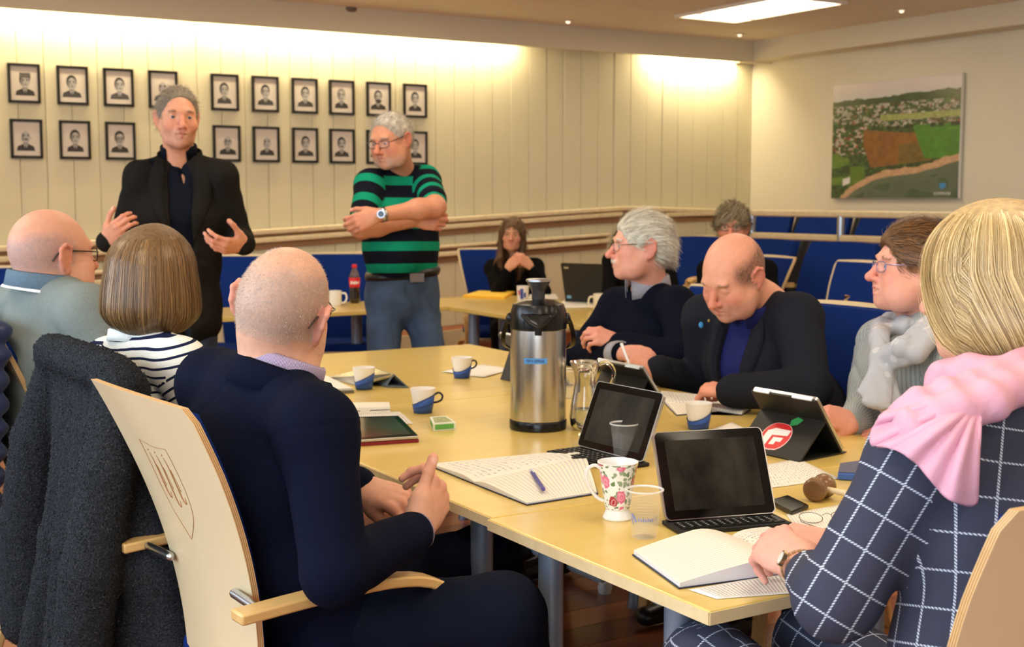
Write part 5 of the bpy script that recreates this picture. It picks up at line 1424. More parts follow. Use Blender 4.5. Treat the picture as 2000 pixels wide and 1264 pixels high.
# ---- 5 bald man in the navy jacket, foreground
def p_navy():
    r = person('seated bald man in navy jacket in the foreground, seen from behind', (-.45, 2.42))
    J = dict(pel=A(-.37, 2.50, .54), waist=A(-.455, 2.44, .70), chest=A(-.505, 2.405, .86), neck=Q(545, 735, 2.385), shR=Q(618, 838, 2.225), shL=Q(418, 752, 2.55),
             elR=Q(655, 1118, 2.14), elL=A(-.49, 2.73, .76), wrR=Q(818, 1036, 2.375), wrL=Q(712, 952, 2.63))
    fr = Frame(Q(556, 604, 2.4), dirv(14, 2), (.27, 0, .965), 1.0); S = Skin(); tone = (214, 164, 138)
    HV = head(S, fr, J['neck']+A(.0, 0.0, -.03), tone, dict(stubble=(150, 142, 136), stubd=.7, stubz=.10, earx=1.15, fat=.008, neck=.064, jaw=1.1, ear=1.12, red=(214, 130, 112)), .003)
    hand(S, J['wrR'], (.30, .62, .52), (.84, -.50, .14), 'R', J['elR'], (.62, .66, .70, .72), (.93, .40, .16), .02, .05, 1.06, tone, .0024, (206, 118, 98))
    hand(S, J['wrL'], (.80, -.42, -.22), (.10, -.45, .88), 'L', J['elL'], (.45, .55, .62, .66), (.86, .30, -.42), .35, .07, 1.04, tone, .0024, (206, 118, 98))
    f = A(.82, .57, 0); X = nrm(J['shR']-J['shL'])
    R_ = A(.57, -.82, 0)
    legs = [[J['pel']+R_*.09-ZU*.0, Q(985, 1200, 2.3), A(.10, 2.45, .1)], [J['pel']-R_*.09, Q(950, 1090, 2.78), A(.10, 2.95, .10)]]
    core(S, J, tone, legs); S.build(r)
    d = {'hip': (.185, .14), 'waist': (.185, .135), 'chest': (.185, .125), 'del': .066, 'ua': .068, 'elb': .056, 'cuff': .044, 'trap': .058, 'sw': .155, 'sd': .092, 'len': .90}
    F, ax = top_field(J, d)
    F.ec(J['pel'], J['pel']-ZU*.06, (.19, .15), (.19, .15), X, k=.04)
    bl = []
    def seam(V_, N, lb):     # shoulder seam and back seam pressed in
        ax_ = nrm(J['elR']-J['shR']); t = (V_-J['shR'])@ax_; rd = np.linalg.norm((V_-J['shR'])-t[:, None]*ax_, axis=1)
        g = np.exp(-((t+.005-.02*np.sin(rd*30))/.004)**2)*(rd < .12)
        t2 = (V_-J['elR'])@nrm(J['shR']-J['elR']); e = np.exp(-((t2-.03)/.05)**2)*(np.linalg.norm(V_-J['elR'], axis=1) < .13)
        V_ = V_-N*(.0022*g)[:, None]
        return V_
    # cropped hair round the back of the head
    hv, hl = HV[0], HV[2]; mk_ = np.where((hv[:, 2] > -.07) & (hv[:, 1] < .03) & (hl != 2) & (hl != 9) & (hv[:, 2] < .115))[0]
    ii = mk_[RNG.integers(0, len(mk_), 5200)]; hn = vnormals(hv, HV[1])[ii]; p0 = hv[ii]; dd = hn*.8+.5*RNG.normal(size=hn.shape)+A(0, -.2, -.5); dd /= np.linalg.norm(dd, axis=1)[:, None]
    tt = np.linspace(0, 1, 3)[None, :, None]; P = p0[:, None]+dd[:, None]*tt*.0038; sd = np.repeat(np.cross(dd, RNG.normal(size=dd.shape))[:, None], 3, 1)
    strands('cropped_hair', r, fr.w(P.reshape(-1, 3)).reshape(P.shape), .00042, .0002, haircol(5200, (150, 140, 132), (226, 216, 206)), N=(sd.reshape(-1, 3)@fr.R.T).reshape(P.shape))
    garment('navy_jacket', r, F, .0065, M_NAVY, ax, (.0032, 24), 8, post=seam)
    c = J['neck']+A(-.004, -.004, -.012); axn = nrm(A(.34, .16, 1))
    collar('shirt_collar', r, c+ZU*.004, axn, dirv(40), .079, .077, .050, M_PIN5, .42, .75, .006, th=.002)
    collar('jacket_collar', r, c-ZU*.016, axn, dirv(45), .092, .090, .046, M_NAVY, .75, 1.1, .016, th=.003)
    cuffring('shirt_cuff', r, J['wrR']-nrm(J['wrR']-J['elR'])*.045, J['wrR']-J['elR'], .0385, .040, M_PIN5, 30, .002)
    trousers(r, legs, M_NAVYT, J['pel'], X, (.18, .14), .088, .072, .055, res=.010); shoes(r, legs, f)
    glasses(r, fr, SPECM, .026, .016, .0015, ex=.002)
    return r
p_navy()

# ---- 6 woman in black far behind
def p_far():
    r = person('woman with long brown hair in black top, hands clasped under her chin', (0, 8.8))
    J = dict(pel=A(.02, 8.85, .53), chest=Q(1003, 565, 8.78), neck=Q(1004, 508, 8.8), shR=Q(962, 524, 8.76), shL=Q(1046, 521, 8.76),
             elR=Q(973, 572, 8.55), elL=Q(1062, 570, 8.55), wrR=Q(992, 524, 8.5), wrL=Q(1036, 520, 8.5))
    fr = Frame(Q(1001, 458, 8.7), dirv(186, -4), (.06, 0, 1), .92); S = Skin(); tone = (214, 158, 128)
    head(S, fr, J['neck'], tone, dict(brow=(110, 84, 62), jaw=.88, w=.94, neck=.048, eye=.6, lip=(186, 100, 96)), .005)
    hand(S, J['wrR'], (.62, -.12, .62), (-.5, -.8, .3), 'R', J['elR'], (.75, .8, .8, .8), (.7, .5, -.3), .5, .03, .95, tone, .0045)
    hand(S, J['wrL'], (-.66, -.2, .58), (.45, -.8, .45), 'L', J['elL'], (.6, .65, .7, .7), (.7, .5, -.3), .5, .03, .95, tone, .0045)
    f = A(.05, -1, 0); X = nrm(J['shR']-J['shL']); legs = seated_legs(J['pel'], f, X); core(S, J, tone, legs); S.build(r); eyes(r, fr, (96, 90, 80), dirv(188, -5))
    d = {'hip': (.15, .12), 'waist': (.14, .11), 'chest': (.145, .105), 'del': .052, 'ua': .052, 'elb': .046, 'cuff': .036, 'trap': .046, 'sw': .12, 'sd': .075, 'len': .82}
    F, ax = top_field(J, d); garment('black_top', r, F, .010, M_BLACKT, ax, (.004, 40), 2)
    trousers(r, legs, M_DARKT, J['pel'], X, res=.014); shoes(r, legs, f)
    F = Field(); L_ = lambda *p: A(*p)
    F.ell((0, -.018, .034), (.086, .107, .097), k=.001)
    for s in (-1, 1):
        F.path([L_(s*.05, .035, .10), L_(s*.078, .03, .03), L_(s*.083, .02, -.07), L_(s*.078, .05, -.17-.03*(s < 0)), L_(s*.07, .06, -.20-.07*(s < 0))], [.02, .020, .022, .022, .010], k=.02)
    F.ec((0, -.05, .0), (0, -.06, -.18), (.08, .05), (.085, .03), (1, 0, 0), k=.03)
    F.ell((.0, .105, -.03), (.060, .072, .098), k=.01, op=-1)
    comb = lambda p: np.stack([p[:, 0]*6*np.clip(p[:, 2], 0, 1), 0*p[:, 0], -1+0*p[:, 0]], 1)
    shorthair(r, fr, (70, 50, 34), (140, 104, 68), F, comb, 2200, (.04, .08), .004, .006, 6, (.003, .0015))
    return r
p_far()

# ---- 7 man with tousled grey-brown hair in the far seats
def p_seat():
    r = person('man with grey-brown tousled hair and glasses in the blue seats behind the bald man', (1.28, 7.45))
    J = dict(pel=A(1.3, 7.45, .56), chest=Q(1440, 580, 7.4), neck=Q(1438, 505, 7.42), shR=Q(1385, 528, 7.4), shL=Q(1495, 528, 7.4),
             elR=Q(1372, 610, 7.3), elL=Q(1512, 610, 7.3), wrR=Q(1400, 650, 7.05), wrL=Q(1480, 650, 7.05))
    fr = Frame(Q(1431, 444, 7.3), dirv(197, -2), (0, 0, 1), 1.02); S = Skin(); tone = (204, 140, 112)
    head(S, fr, J['neck'], tone, dict(brow=(110, 96, 80), beard=(150, 130, 110), beardd=.3, nose=1.1), .005)
    f = A(-.2, -1, 0); X = nrm(J['shR']-J['shL']); legs = seated_legs(J['pel'], f, X); core(S, J, tone, legs)
    for s in 'RL': hand(S, J['wr'+s], (0, -.9, -.3), (0, -.3, .9), s, J['el'+s], (.3, .3, .3, .3), tone=tone, res=.006)
    S.build(r); eyes(r, fr, (96, 90, 80), dirv(197, -2))
    d = {'del': .06, 'ua': .06, 'elb': .052, 'cuff': .042, 'sw': .14, 'sd': .085}
    F, ax = top_field(J, d); garment('dark_jacket', r, F, .011, M_BLACKT, ax, (.004, 40), 2)
    trousers(r, legs, M_DARKT, J['pel'], X, res=.014); shoes(r, legs, f)
    glasses(r, fr, SPECB, .0255, .016, .0018)
    F = hairshell(.016, face=(.0, .112, -.04, .082, .062, .098), nape=-.07, top=.012)
    shorthair(r, fr, (92, 80, 60), (158, 142, 112), F, lambda p: np.stack([p[:, 0]*6+.5, .6+0*p[:, 0], -.4-p[:, 2]*2], 1), 2000, (.03, .055), .012, .005, 6, (.0028, .0012), .006)
    return r
p_seat()

# ---- 8 white-haired man with moustache
def p_white():
    r = person('white-haired man with moustache and glasses in navy sweater, arms folded on the table', (.66, 4.9))
    J = dict(pel=T(1.74, 2.46, .53), chest=Q(1268, 668, 4.86), neck=Q(1270, 568, 4.88), shR=Q(1205, 600, 5.0), shL=Q(1322, 598, 4.68),
             elR=Q(1132, 695, 4.86), elL=Q(1338, 700, 4.48), wrR=Q(1222, 690, 4.52), wrL=Q(1212, 672, 4.64))
    fr = Frame(Q(1250, 483, 4.8), dirv(262, 1), (0, 0, 1), 1.04); S = Skin(); tone = (222, 160, 138)
    head(S, fr, J['neck']+A(0, 0, -.02), tone, dict(brow=(196, 188, 178), moustache=(206, 198, 182), nose=1.08, jaw=1.0, fat=.004, red=(208, 112, 98), ear=1.1, neck=.058), .0036)
    hand(S, J['wrR'], (.85, -.25, -.12), (.1, -.75, .65), 'R', J['elR'], (.15, .2, .25, .3), (.85, .35, -.2), .1, .05, 1.0, tone, .0034)
    hand(S, J['wrL'], (-.80, .05, .30), (.2, -.7, .68), 'L', J['elL'], (.45, .5, .5, .55), (.8, .4, -.35), .3, .05, .98, tone, .0034)
    f = -U; X = nrm(J['shR']-J['shL']); legs = seated_legs(J['pel'], f, X); core(S, J, tone, legs); S.build(r); eyes(r, fr, (110, 130, 150), dirv(262, 0))
    d = {'hip': (.175, .14), 'waist': (.18, .14), 'chest': (.18, .13), 'del': .065, 'ua': .066, 'elb': .056, 'cuff': .044, 'trap': .055, 'sw': .15, 'sd': .09, 'len': .84}
    F, ax = top_field(J, d); F.cone(J['elL'], J['wrL'], .052, .044, k=.02, lab=4); garment('navy_sweater', r, F, .008, M_SW8, ax, (.006, 30), 9)
    collar('shirt_collar', r, J['neck']+A(-.008, -.012, .004), (-.12, -.05, 1), dirv(250), .082, .080, .052, M_GING, .3, 1.15, .016)
    e = nrm(J['wrR']-J['elR']); cuffring('shirt_cuff', r, J['wrR']-e*.085, e, .046, .05, M_GING, 26, .002)
    trousers(r, legs, M_DARKT, J['pel'], X, res=.014); shoes(r, legs, f)
    glasses(r, fr, SPECM, .0235, .0165, .0013)
    F = hairshell(.011, face=(0, .112, -.035, .088, .074, .107), nape=-.080, top=.008, back=.002)
    shorthair(r, fr, (186, 178, 158), (240, 236, 222), F, lambda p: np.stack([p[:, 0]*3, -1+0*p[:, 0], .15-p[:, 2]*0-np.clip(-p[:, 1], 0, 1)*9], 1), 5200, (.03, .05), .006, .0042, 7, (.0017, .0007))
    return r
p_white()

# ---- 9 bald man in dark suit reading
def p_suit():
    r = person('balding man in dark grey suit and violet-blue shirt, leaning over his tablet', (.85, 4.15))
    J = dict(pel=T(1.86, 1.60, .53), chest=Q(1478, 715, 4.12), neck=Q(1488, 592, 4.1), shR=Q(1378, 622, 4.28), shL=Q(1558, 622, 3.96),
             elR=Q(1375, 752, 4.34), elL=Q(1580, 760, 3.74), wrR=Q(1284, 722, 4.28), wrL=Q(1425, 764, 3.74))
    fr = Frame(Q(1430, 540, 3.98), dirv(230, -30), (.10, 0, 1), 1.06); S = Skin(); tone = (220, 156, 130)
    head(S, fr, J['neck']+A(0, 0, -.01), tone, dict(stubble=(70, 54, 44), stubd=.92, stubz=.088, stubf=.062, brow=(150, 116, 90), eye=.28, fat=.006, jaw=1.0, nose=1.0, red=(206, 108, 90), shave=1, lip=(190, 104, 96), neck=.062), .0033)
    hand(S, J['wrR'], (-.86, -.05, .16), (.2, -.5, .82), 'R', J['elR'], (.55, .6, .65, .7), (.8, .3, -.4), .4, .04, 1.0, tone, .0032)
    hand(S, J['wrL'], (-.62, .78, -.05), (0, -.3, .9), 'L', J['elL'], (.55, .6, .6, .6), (.8, .4, -.3), .3, .05, 1.0, tone, .004)
    f = -U; X = nrm(J['shR']-J['shL']); fb = nrm(np.cross(X, ZU)); fb = fb if fb[1] < 0 else -fb
    legs = seated_legs(J['pel'], f, X); core(S, J, tone, legs); S.build(r); eyes(r, fr, (90, 100, 110), dirv(230, -45))
    sh, ax = top_field(J, {'hip': (.15, .11), 'waist': (.15, .115), 'chest': (.155, .108), 'del': .05, 'trap': .05, 'sw': .13, 'sd': .082, 'ua': .045, 'elb': .038, 'cuff': .03})
    garment('blue_shirt', r, sh, .009, M_SH9, ax, (.003, 50))
    d = {'hip': (.185, .14), 'waist': (.185, .14), 'chest': (.188, .132), 'del': .070, 'ua': .073, 'elb': .064, 'cuff': .05, 'trap': .062, 'sw': .165, 'sd': .10}
    d['wedge'] = lambda F: wedge(F, J['chest'], X, fb, .62, J['neck'][2], .03, .07, .006, .0, .0)
    F, ax = top_field(J, d)
    jo = garment('suit_jacket', r, F, .0078, M_SUIT9, ax, (.005, 26), 11); b = BVH(jo, r)
    lapels(r, b, J['chest'], X, fb, J['chest'][2]-.13, J['neck'][2]-.03, .034, .062, 0, 0, .062, M_SUIT9)
    for q, c, s in (((1457, 690), (70, 160, 220), .008), ((1474, 679), (190, 160, 70), .004)):
        p = onto(b, Q(q[0], q[1], 3.4), (0, 1, 0), .006); MB().ell(p, (s, .003, s*1.3), 10, 8).build('lapel_pin', mat('pin_enamel', c, .3), r, world=True)
    collar('shirt_collar', r, J['neck']+A(-.03, -.03, -.03), (-.25, -.3, 1), dirv(232), .080, .078, .045, M_SH9, .4, 1.0, .012)
    collar('jacket_collar', r, J['neck']+A(-.015, -.01, -.04), (-.2, -.22, 1), dirv(232), .096, .094, .045, M_SUIT9, .9, 1.0, .016)
    trousers(r, legs, M_DARKT, J['pel'], X, res=.014); shoes(r, legs, f)
    return r
p_suit()
t = thing('stylus', 'white stylus pen held by the balding man in the suit', 'pen', Q(1222, 700, 4.16)); s0 = np.array(t.location)
MB().cyl(Q(1214, 672, 4.22)-s0, Q(1230, 714, 4.12)-s0, .0055, .0035, 12).build('barrel', mat('stylus_white', (222, 222, 220), .35), t)
MB().ell(Q(1230, 714, 4.12)-s0, (.003, .003, .004), 8, 6).build('tip', BLACKM, t)

# ---- 10 woman in the grey cardigan
def p_card():
    r = person('woman with short brown hair in grey ribbed cardigan and dotted grey scarf, in profile', (1.15, 3.65))
    J = dict(pel=T(1.70, .98, .53), chest=Q(1785, 740, 3.62), neck=Q(1806, 620, 3.66), shR=Q(1722, 672, 3.80), shL=Q(1862, 668, 3.46),
             elR=Q(1690, 812, 3.62), elL=Q(1838, 850, 3.30), wrR=Q(1668, 824, 3.42), wrL=Q(1770, 852, 3.30))
    fr = Frame(Q(1779, 527, 3.62), dirv(268, 5), (0, 0, 1), 1.02); S = Skin(); tone = (226, 164, 144)
    head(S, fr, J['neck']+A(0, 0, -.02), tone, dict(brow=(130, 96, 66), fat=.012, jaw=1.04, nose=1.02, mouth=.003, red=(214, 116, 104), lip=(200, 96, 96), neck=.06, ear=1.2, earx=1.3), .0034)
    hand(S, J['wrR'], (-.82, -.25, .16), (.45, -.75, .48), 'R', J['elR'], (.7, .7, .7, .7), (.75, .55, -.2), .4, .08, .92, tone, .0032)
    hand(S, J['wrL'], (-.6, .7, .02), (.1, -.3, .9), 'L', J['elL'], (.3, .35, .4, .4), (.8, .4, -.3), .3, .05, .92, tone, .0034)
    f = -U; X = nrm(J['shR']-J['shL']); legs = seated_legs(J['pel'], f, X); core(S, J, tone, legs); S.build(r); eyes(r, fr, (90, 120, 150), dirv(268, 5))
    d = {'hip': (.185, .16), 'waist': (.18, .15), 'chest': (.178, .14), 'del': .062, 'ua': .068, 'elb': .058, 'cuff': .048, 'trap': .055, 'sw': .145, 'sd': .09, 'len': .86}
    F, ax = top_field(J, d); garment('ribbed_cardigan', r, F, .0075, M_CARD, ax, (.005, 28), 12)
    # scarf: round the neck, knotted in front, ends hanging
    n = J['neck']; F = Field()
    ring = [n+A(math.cos(a)*.082-.01-.03*max(0, -math.cos(a)), math.sin(a)*.080-.01, .022*math.cos(a)-.008+.0) for a in np.linspace(0, 2*math.pi, 15)]
    F.path(ring, [.026+.007*math.sin(3*a) for a in range(15)], k=.012)
    kn = Q(1722, 700, 3.44); F.path([ring[0], Q(1812, 640, 3.44), Q(1765, 680, 3.38), kn], [.028, .030, .030, .028], k=.012); F.path([ring[1], Q(1835, 640, 3.40), Q(1790, 690, 3.36), Q(1735, 712, 3.42)], [.022, .026, .026, .02], k=.010)
    F.path([ring[7], Q(1716, 660, 3.50), kn], [.026, .027, .028], k=.012)
    F.ec(kn, Q(1712, 790, 3.34), (.030, .018), (.040, .014), (1, 0, 0), k=.012); F.ec(Q(1716, 725, 3.42), Q(1694, 772, 3.37), (.022, .014), (.030, .012), (1, 0, 0), k=.01)
    F.ec(kn, Q(1742, 800, 3.37), (.024, .018), (.032, .014), (1, 0, 0), k=.01)
    dots = mat('scarf_dots', (176, 178, 186), .8, bump=(500, .2)); nt = dots.node_tree
    tc = _n(nt, 'ShaderNodeTexCoord'); vo = _n(nt, 'ShaderNodeTexVoronoi'); vo.inputs['Scale'].default_value = 22; nt.links.new(tc.outputs['Object'], vo.inputs['Vector'])
    nt.links.new(mixc(nt, mth(nt, 'LESS_THAN', vo.outputs['Distance'], .24), (172, 174, 182), (194, 195, 200)), nt.nodes['Principled BSDF'].inputs['Base Color'])
    garment('scarf', r, F, .0055, dots, None, (.005, 75, (1.3, 1.3, .55)), 1)
    trousers(r, legs, M_DARKT, J['pel'], X, res=.014); shoes(r, legs, f)
    glasses(r, fr, mat('spectacle_frame_violet', (128, 122, 160), .3, .6), .0235, .0145, .0014)
    MB().ell(fr.w((-.080, -.008, -.036)), (.0065, .0065, .0065), 14, 10).build('pearl_earring', mat('pearl', (238, 228, 206), .18, coat=1), r, world=True)
    F = hairshell(.015, face=(0, .116, -.03, .088, .076, .106), nape=-.085, top=.014, back=.006, sides=.45)
    for s in (-1, 1): F.ell((s*.09, -.006, -.022), (.04, .036, .046), k=.008, op=-1)
    shorthair(r, fr, (62, 44, 30), (150, 104, 60), F, lambda p: np.stack([p[:, 0]*5, -.75+0*p[:, 0], -.25+p[:, 2]*2-np.clip(-p[:, 1]-.03, 0, 1)*14], 1), 4200, (.03, .055), .010, .0042, 7, (.0018, .0007))
    return r
p_card()

# ---- 11 blonde woman in checked jersey, foreground right
def p_blonde():
    r = person('blonde woman in navy windowpane-check jersey with pink scarf, foreground right', (.66, 1.78))
    J = dict(pel=A(.66, 1.70, .54), waist=A(.69, 1.72, .72), chest=A(.715, 1.76, .90), neck=Q(1975, 765, 1.86), shL=Q(1800, 888, 1.72), shR=A(.885, 1.90, 1.03),
             elL=Q(1632, 1168, 1.70), elR=A(.90, 2.10, .83), wrL=Q(1562, 1106, 1.93), wrR=Q(1640, 1068, 2.13))
    fr = Frame(Q(1940, 562, 1.95), dirv(-40, -4), (0, 0, 1), 1.0); S = Skin(); tone = (228, 170, 150)
    head(S, fr, J['neck']+A(0, 0, -.02), tone, dict(jaw=.95, red=(216, 130, 118), neck=.054), .0032)
    hand(S, J['wrL'], (-.30, .88, .16), (-.40, -.30, .86), 'L', J['elL'], (.40, .45, .50, .55), (.80, .45, -.35), .35, .05, .98, tone, .0024, (214, 128, 116))
    hand(S, J['wrR'], (-.88, .10, .10), (.05, -.45, .88), 'R', J['elR'], (.45, .5, .55, .6), (.85, .35, -.35), .35, .05, .95, tone, .0026, (214, 128, 116))
    f = nrm(A(-.5, .866, 0)); X = nrm(J['shR']-J['shL']); legs = seated_legs(J['pel'], f, -X, .60, .12, .46)
    core(S, J, tone, legs); S.build(r)
    d = {'hip': (.185, .15), 'waist': (.17, .135), 'chest': (.17, .125), 'del': .062, 'ua': .062, 'elb': .055, 'cuff': .040, 'trap': .052, 'sw': .145, 'sd': .09, 'len': .62}
    F, ax = top_field(J, d); av = nrm(J['elL']-J['shL']); uv_ = np.cross(av, nrm(J['elL']-A(0, 0, CAMH))); garment('check_jersey', r, F, .0062, M_GRID, ax, (.0045, 28), 5, planar={3: (J['shL'], uv_, av), 4: (J['shL'], uv_, av)})
    trousers(r, legs, M_GRID, J['pel'], X, (.18, .15), .092, .075, .055, 'check_trousers', .010); shoes(r, legs, f)
    # pink scarf thrown over the shoulder
    F = Field(); n = J['neck']
    ring = [n+A(math.cos(a)*.088, math.sin(a)*.082, .012*math.sin(a*2)+.012) for a in np.linspace(0, 2*math.pi, 13)]
    F.path(ring, .036, k=.012)
    for pts, rad in (([(2010, 705, 1.78), (1925, 752, 1.70), (1850, 775, 1.67), (1785, 792, 1.66), (1735, 822, 1.69)], [.030, .032, .032, .026, .014]),
                     ([(2010, 745, 1.72), (1930, 785, 1.65), (1850, 808, 1.63), (1780, 832, 1.63), (1718, 862, 1.68)], [.034, .036, .036, .030, .012])):
        F.path([Q(p[0], p[1], p[2]+.012) for p in pts], [q*.74 for q in rad], k=.010)
    def pleat(V_, N, lb):
        a = Q(1740, 800, 1.6); dv = nrm(Q(1885, 965, 1.57)-Q(1760, 830, 1.6)); side = nrm(np.cross(dv, A(0, 1, 0))); u = (V_-a)@side; t = (V_-a)@dv
        s = np.sin(u*150+4.5*wnoise(V_, 13)+t*10); return V_+N*(.0022*s*(.3+.7*np.clip(wnoise(V_, 20, 2)+.5, 0, 1)))[:, None]
    garment('pink_scarf', r, F, .005, M_PINK, None, (.0022, 30), 3, post=pleat)
    # the scarf end: a pleated sheet fanning out from the pinch at the neck over the shoulder
    hem = spline([Q(*p) for p in ((1908, 940, 1.615), (1903, 986, 1.60), (1862, 980, 1.59), (1828, 952, 1.59), (1796, 912, 1.60), (1762, 886, 1.615), (1730, 874, 1.635), (1702, 868, 1.665), (1706, 834, 1.675), (1726, 808, 1.68), (1764, 792, 1.68), (1810, 784, 1.68))], 90)
    top = spline([Q(*p) for p in ((1916, 800, 1.64), (1908, 806, 1.635), (1898, 806, 1.63), (1888, 800, 1.63), (1880, 790, 1.635), (1878, 778, 1.65), (1884, 770, 1.67))], 90)
    G = np.zeros((90, 30, 3)); cam_ = A(0, 0, CAMH)
    for a_ in range(90):
        for b_ in range(30):
            v = b_/29; p = top[a_]*(1-v)+hem[a_]*v; o_ = nrm(cam_-p); q = a_/89
            rid = math.sin(q*31+1.2*math.sin(q*9)+v*1.5)*.5+.5*math.sin(q*53+2+2*v)
            am = .0105*math.sin(min(1, v*1.25)*math.pi*.62)*(1-.5*max(0, q-.75)/.25)
            G[a_, b_] = p+o_*(.030*math.sin(math.pi*v**.8)*(1-.3*q)+am*rid)-ZU*.0
    se = MB().grid(G).build('scarf_end', M_PINK, r, world=True, uv=True, sharp=None); solid(se, .005, 0)
    # watch
    e = nrm(J['wrL']-J['elL']); GOLD = mat('bracelet_gold_steel', (196, 178, 136), .25, 1)
    m = MB(); xx = nrm(np.cross(e, ZU)); yy = np.cross(e, xx); c = J['wrL']-e*.018
    for k in range(22):
        a = 2*math.pi*k/22; p = c+xx*math.cos(a)*.0315+yy*math.sin(a)*.027; Rk = np.array([e, -xx*math.sin(a)+yy*math.cos(a), xx*math.cos(a)+yy*math.sin(a)]).T
        m.box(p, (.011, .0072, .003), Rk)
    m.build('watch_bracelet', GOLD, r, world=True, smooth=False)
    d_ = nrm(-xx*.75+A(-.2, -.3, .5)); d_ = nrm(d_-e*(d_@e)); p = c+d_*.031
    MB().cyl(p, p+d_*.006, .0125, seg=22).build('watch_case', GOLD, r, world=True); MB().cyl(p+d_*.006, p+d_*.0066, .0098, seg=22).build('watch_dial', mat('pale_dial', (214, 222, 214), .2), r, world=True)
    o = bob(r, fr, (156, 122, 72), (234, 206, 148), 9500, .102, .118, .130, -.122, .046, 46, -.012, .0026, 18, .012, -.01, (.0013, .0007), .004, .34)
    # stray hairs
    n_ = 60; ph = math.radians(60)+4*RNG.random(n_); s_ = np.linspace(0, 1, 10); P = np.zeros((n_, 10, 3))
    for i in range(n_):
        b0 = A(math.sin(ph[i])*.108, math.cos(ph[i])*.122-.012, .06*RNG.random()+.03); o_ = A(math.sin(ph[i]), math.cos(ph[i]), .4)
        for j, s in enumerate(s_): P[i, j] = b0+o_*(.035*math.sin(s*2.6)*RNG.uniform(.9, 1.1)*(.4+.6*((i*7) % 10)/10))-ZU*.09*s*s
    Nn = np.tile(A(0, -1, 0), (n_, 10, 1))
    st = strands('stray_hairs', None, fr.w(P.reshape(-1, 3)).reshape(P.shape), .0006, .0004, haircol(n_, (190, 160, 110), (240, 220, 170)), N=Nn)
    st.data.transform(__import__('mathutils').Matrix.Translation(-np.array(r.location))); st.parent = o
    return r
p_blonde()
# ------------------------------------------------------------------ things on the tables
TZ = .7402
def loc(px, py, z=TZ): return Wz(px, py, z)
def solo(mb, name, label, cat, at, mats, group=None, **k):
    """a thing that is one mesh; mb in local coordinates about its base"""
    o = mb.build(name, mats, None, **k); o.location = tuple(at); return tag(o, label, cat, group)
def lined(name, base, ink, rows, dens=.5, fine=55, area=(.08, .92, .06, .94), duty=.42):
    """written or printed lines on paper, by UV"""
    m = mat(name, base, .75)
    def fn(nt, uv):
        x, y = sepxy(nt, uv)
        v = mth(nt, 'MULTIPLY', y, rows); row = mth(nt, 'LESS_THAN', mth(nt, 'FRACT', v), duty)
        cb = _n(nt, 'ShaderNodeCombineXYZ'); nt.links.new(mth(nt, 'MULTIPLY', x, fine), cb.inputs[0]); nt.links.new(mth(nt, 'FLOOR', v), cb.inputs[1])
        no = _n(nt, 'ShaderNodeTexNoise'); no.inputs['Scale'].default_value = 1.0; no.inputs['Detail'].default_value = 2; nt.links.new(cb.outputs[0], no.inputs[0])
        ink_ = mth(nt, 'MULTIPLY', row, mth(nt, 'GREATER_THAN', no.outputs[0], 1-dens))
        for a, op, lim in ((x, 'GREATER_THAN', area[0]), (x, 'LESS_THAN', area[1]), (y, 'GREATER_THAN', area[2]), (y, 'LESS_THAN', area[3])): ink_ = mth(nt, 'MULTIPLY', ink_, mth(nt, op, a, lim))
        return mixc(nt, ink_, base, ink)
    return uvstripe(m, fn)
P_PRINT = lined('printed_sheet', (226, 222, 214), (140, 142, 154), 26, .52)
P_RULED = lined('ruled_page', (232, 225, 208), (168, 172, 196), 24, 1.0, 5, (.02, .98, .02, .98), .15)
P_WRITE = lined('handwritten_page', (230, 226, 216), (120, 126, 150), 20, .46, 40)
P_PLAIN = mat('plain_sheet', (228, 224, 216), .75)
def bil(c, n, m):
    a, b, d, e = [np.asarray(q, float) for q in c]; G = np.zeros((n, m, 3))
    for i in range(n):
        for j in range(m):
            u, v = i/(n-1), j/(m-1); G[i, j] = (a*(1-u)+b*u)*(1-v)+(e*(1-u)+d*u)*v
    return G
def paper(label, px, m=P_PLAIN, z=TZ, wav=.0, name='paper_sheet', th=.0006, curl=None, group=None):
    c = [loc(x, y, z+.0008) for x, y in px]; G = bil(c, 9, 9)
    for i in range(9):
        for j in range(9): G[i, j, 2] += wav*(math.sin(i*.9+j*.5)*.5+.5)
    if curl: G[:, :, 2] += curl*(np.linspace(0, 1, 9)[:, None]*np.linspace(0, 1, 9)[None, :])**3
    b = A(*np.mean(c, 0)[:2], z); o = MB().grid(G-b).build(name, m, None, uv=True, sharp=None); o.location = tuple(b); solid(o, th, 1 if 0 else 0)
    return tag(o, label, 'paper', group)
def slab_grid(mb, G, zb, mi=0, ms=1, uvflip=False):
    """solid under a grid down to height zb"""
    n, m = G.shape[:2]; mb.grid(G, mi)
    per = [(i, 0) for i in range(n)]+[(n-1, j) for j in range(1, m)]+[(i, m-1) for i in range(n-2, -1, -1)]+[(0, j) for j in range(m-2, 0, -1)]
    V_ = []
    for i, j in per: V_ += [G[i, j], A(G[i, j][0], G[i, j][1], zb)]
    k = len(per); mb.add(V_, [(2*a, 2*a+1, 2*((a+1) % k)+1, 2*((a+1) % k)) for a in range(k)]+[tuple(2*a+1 for a in range(k))], ms)
    return mb
PEDGE = mat('page_block_edge', (222, 220, 222), .8)
COVN = mat('navy_book_cover', (40, 46, 66), .5)
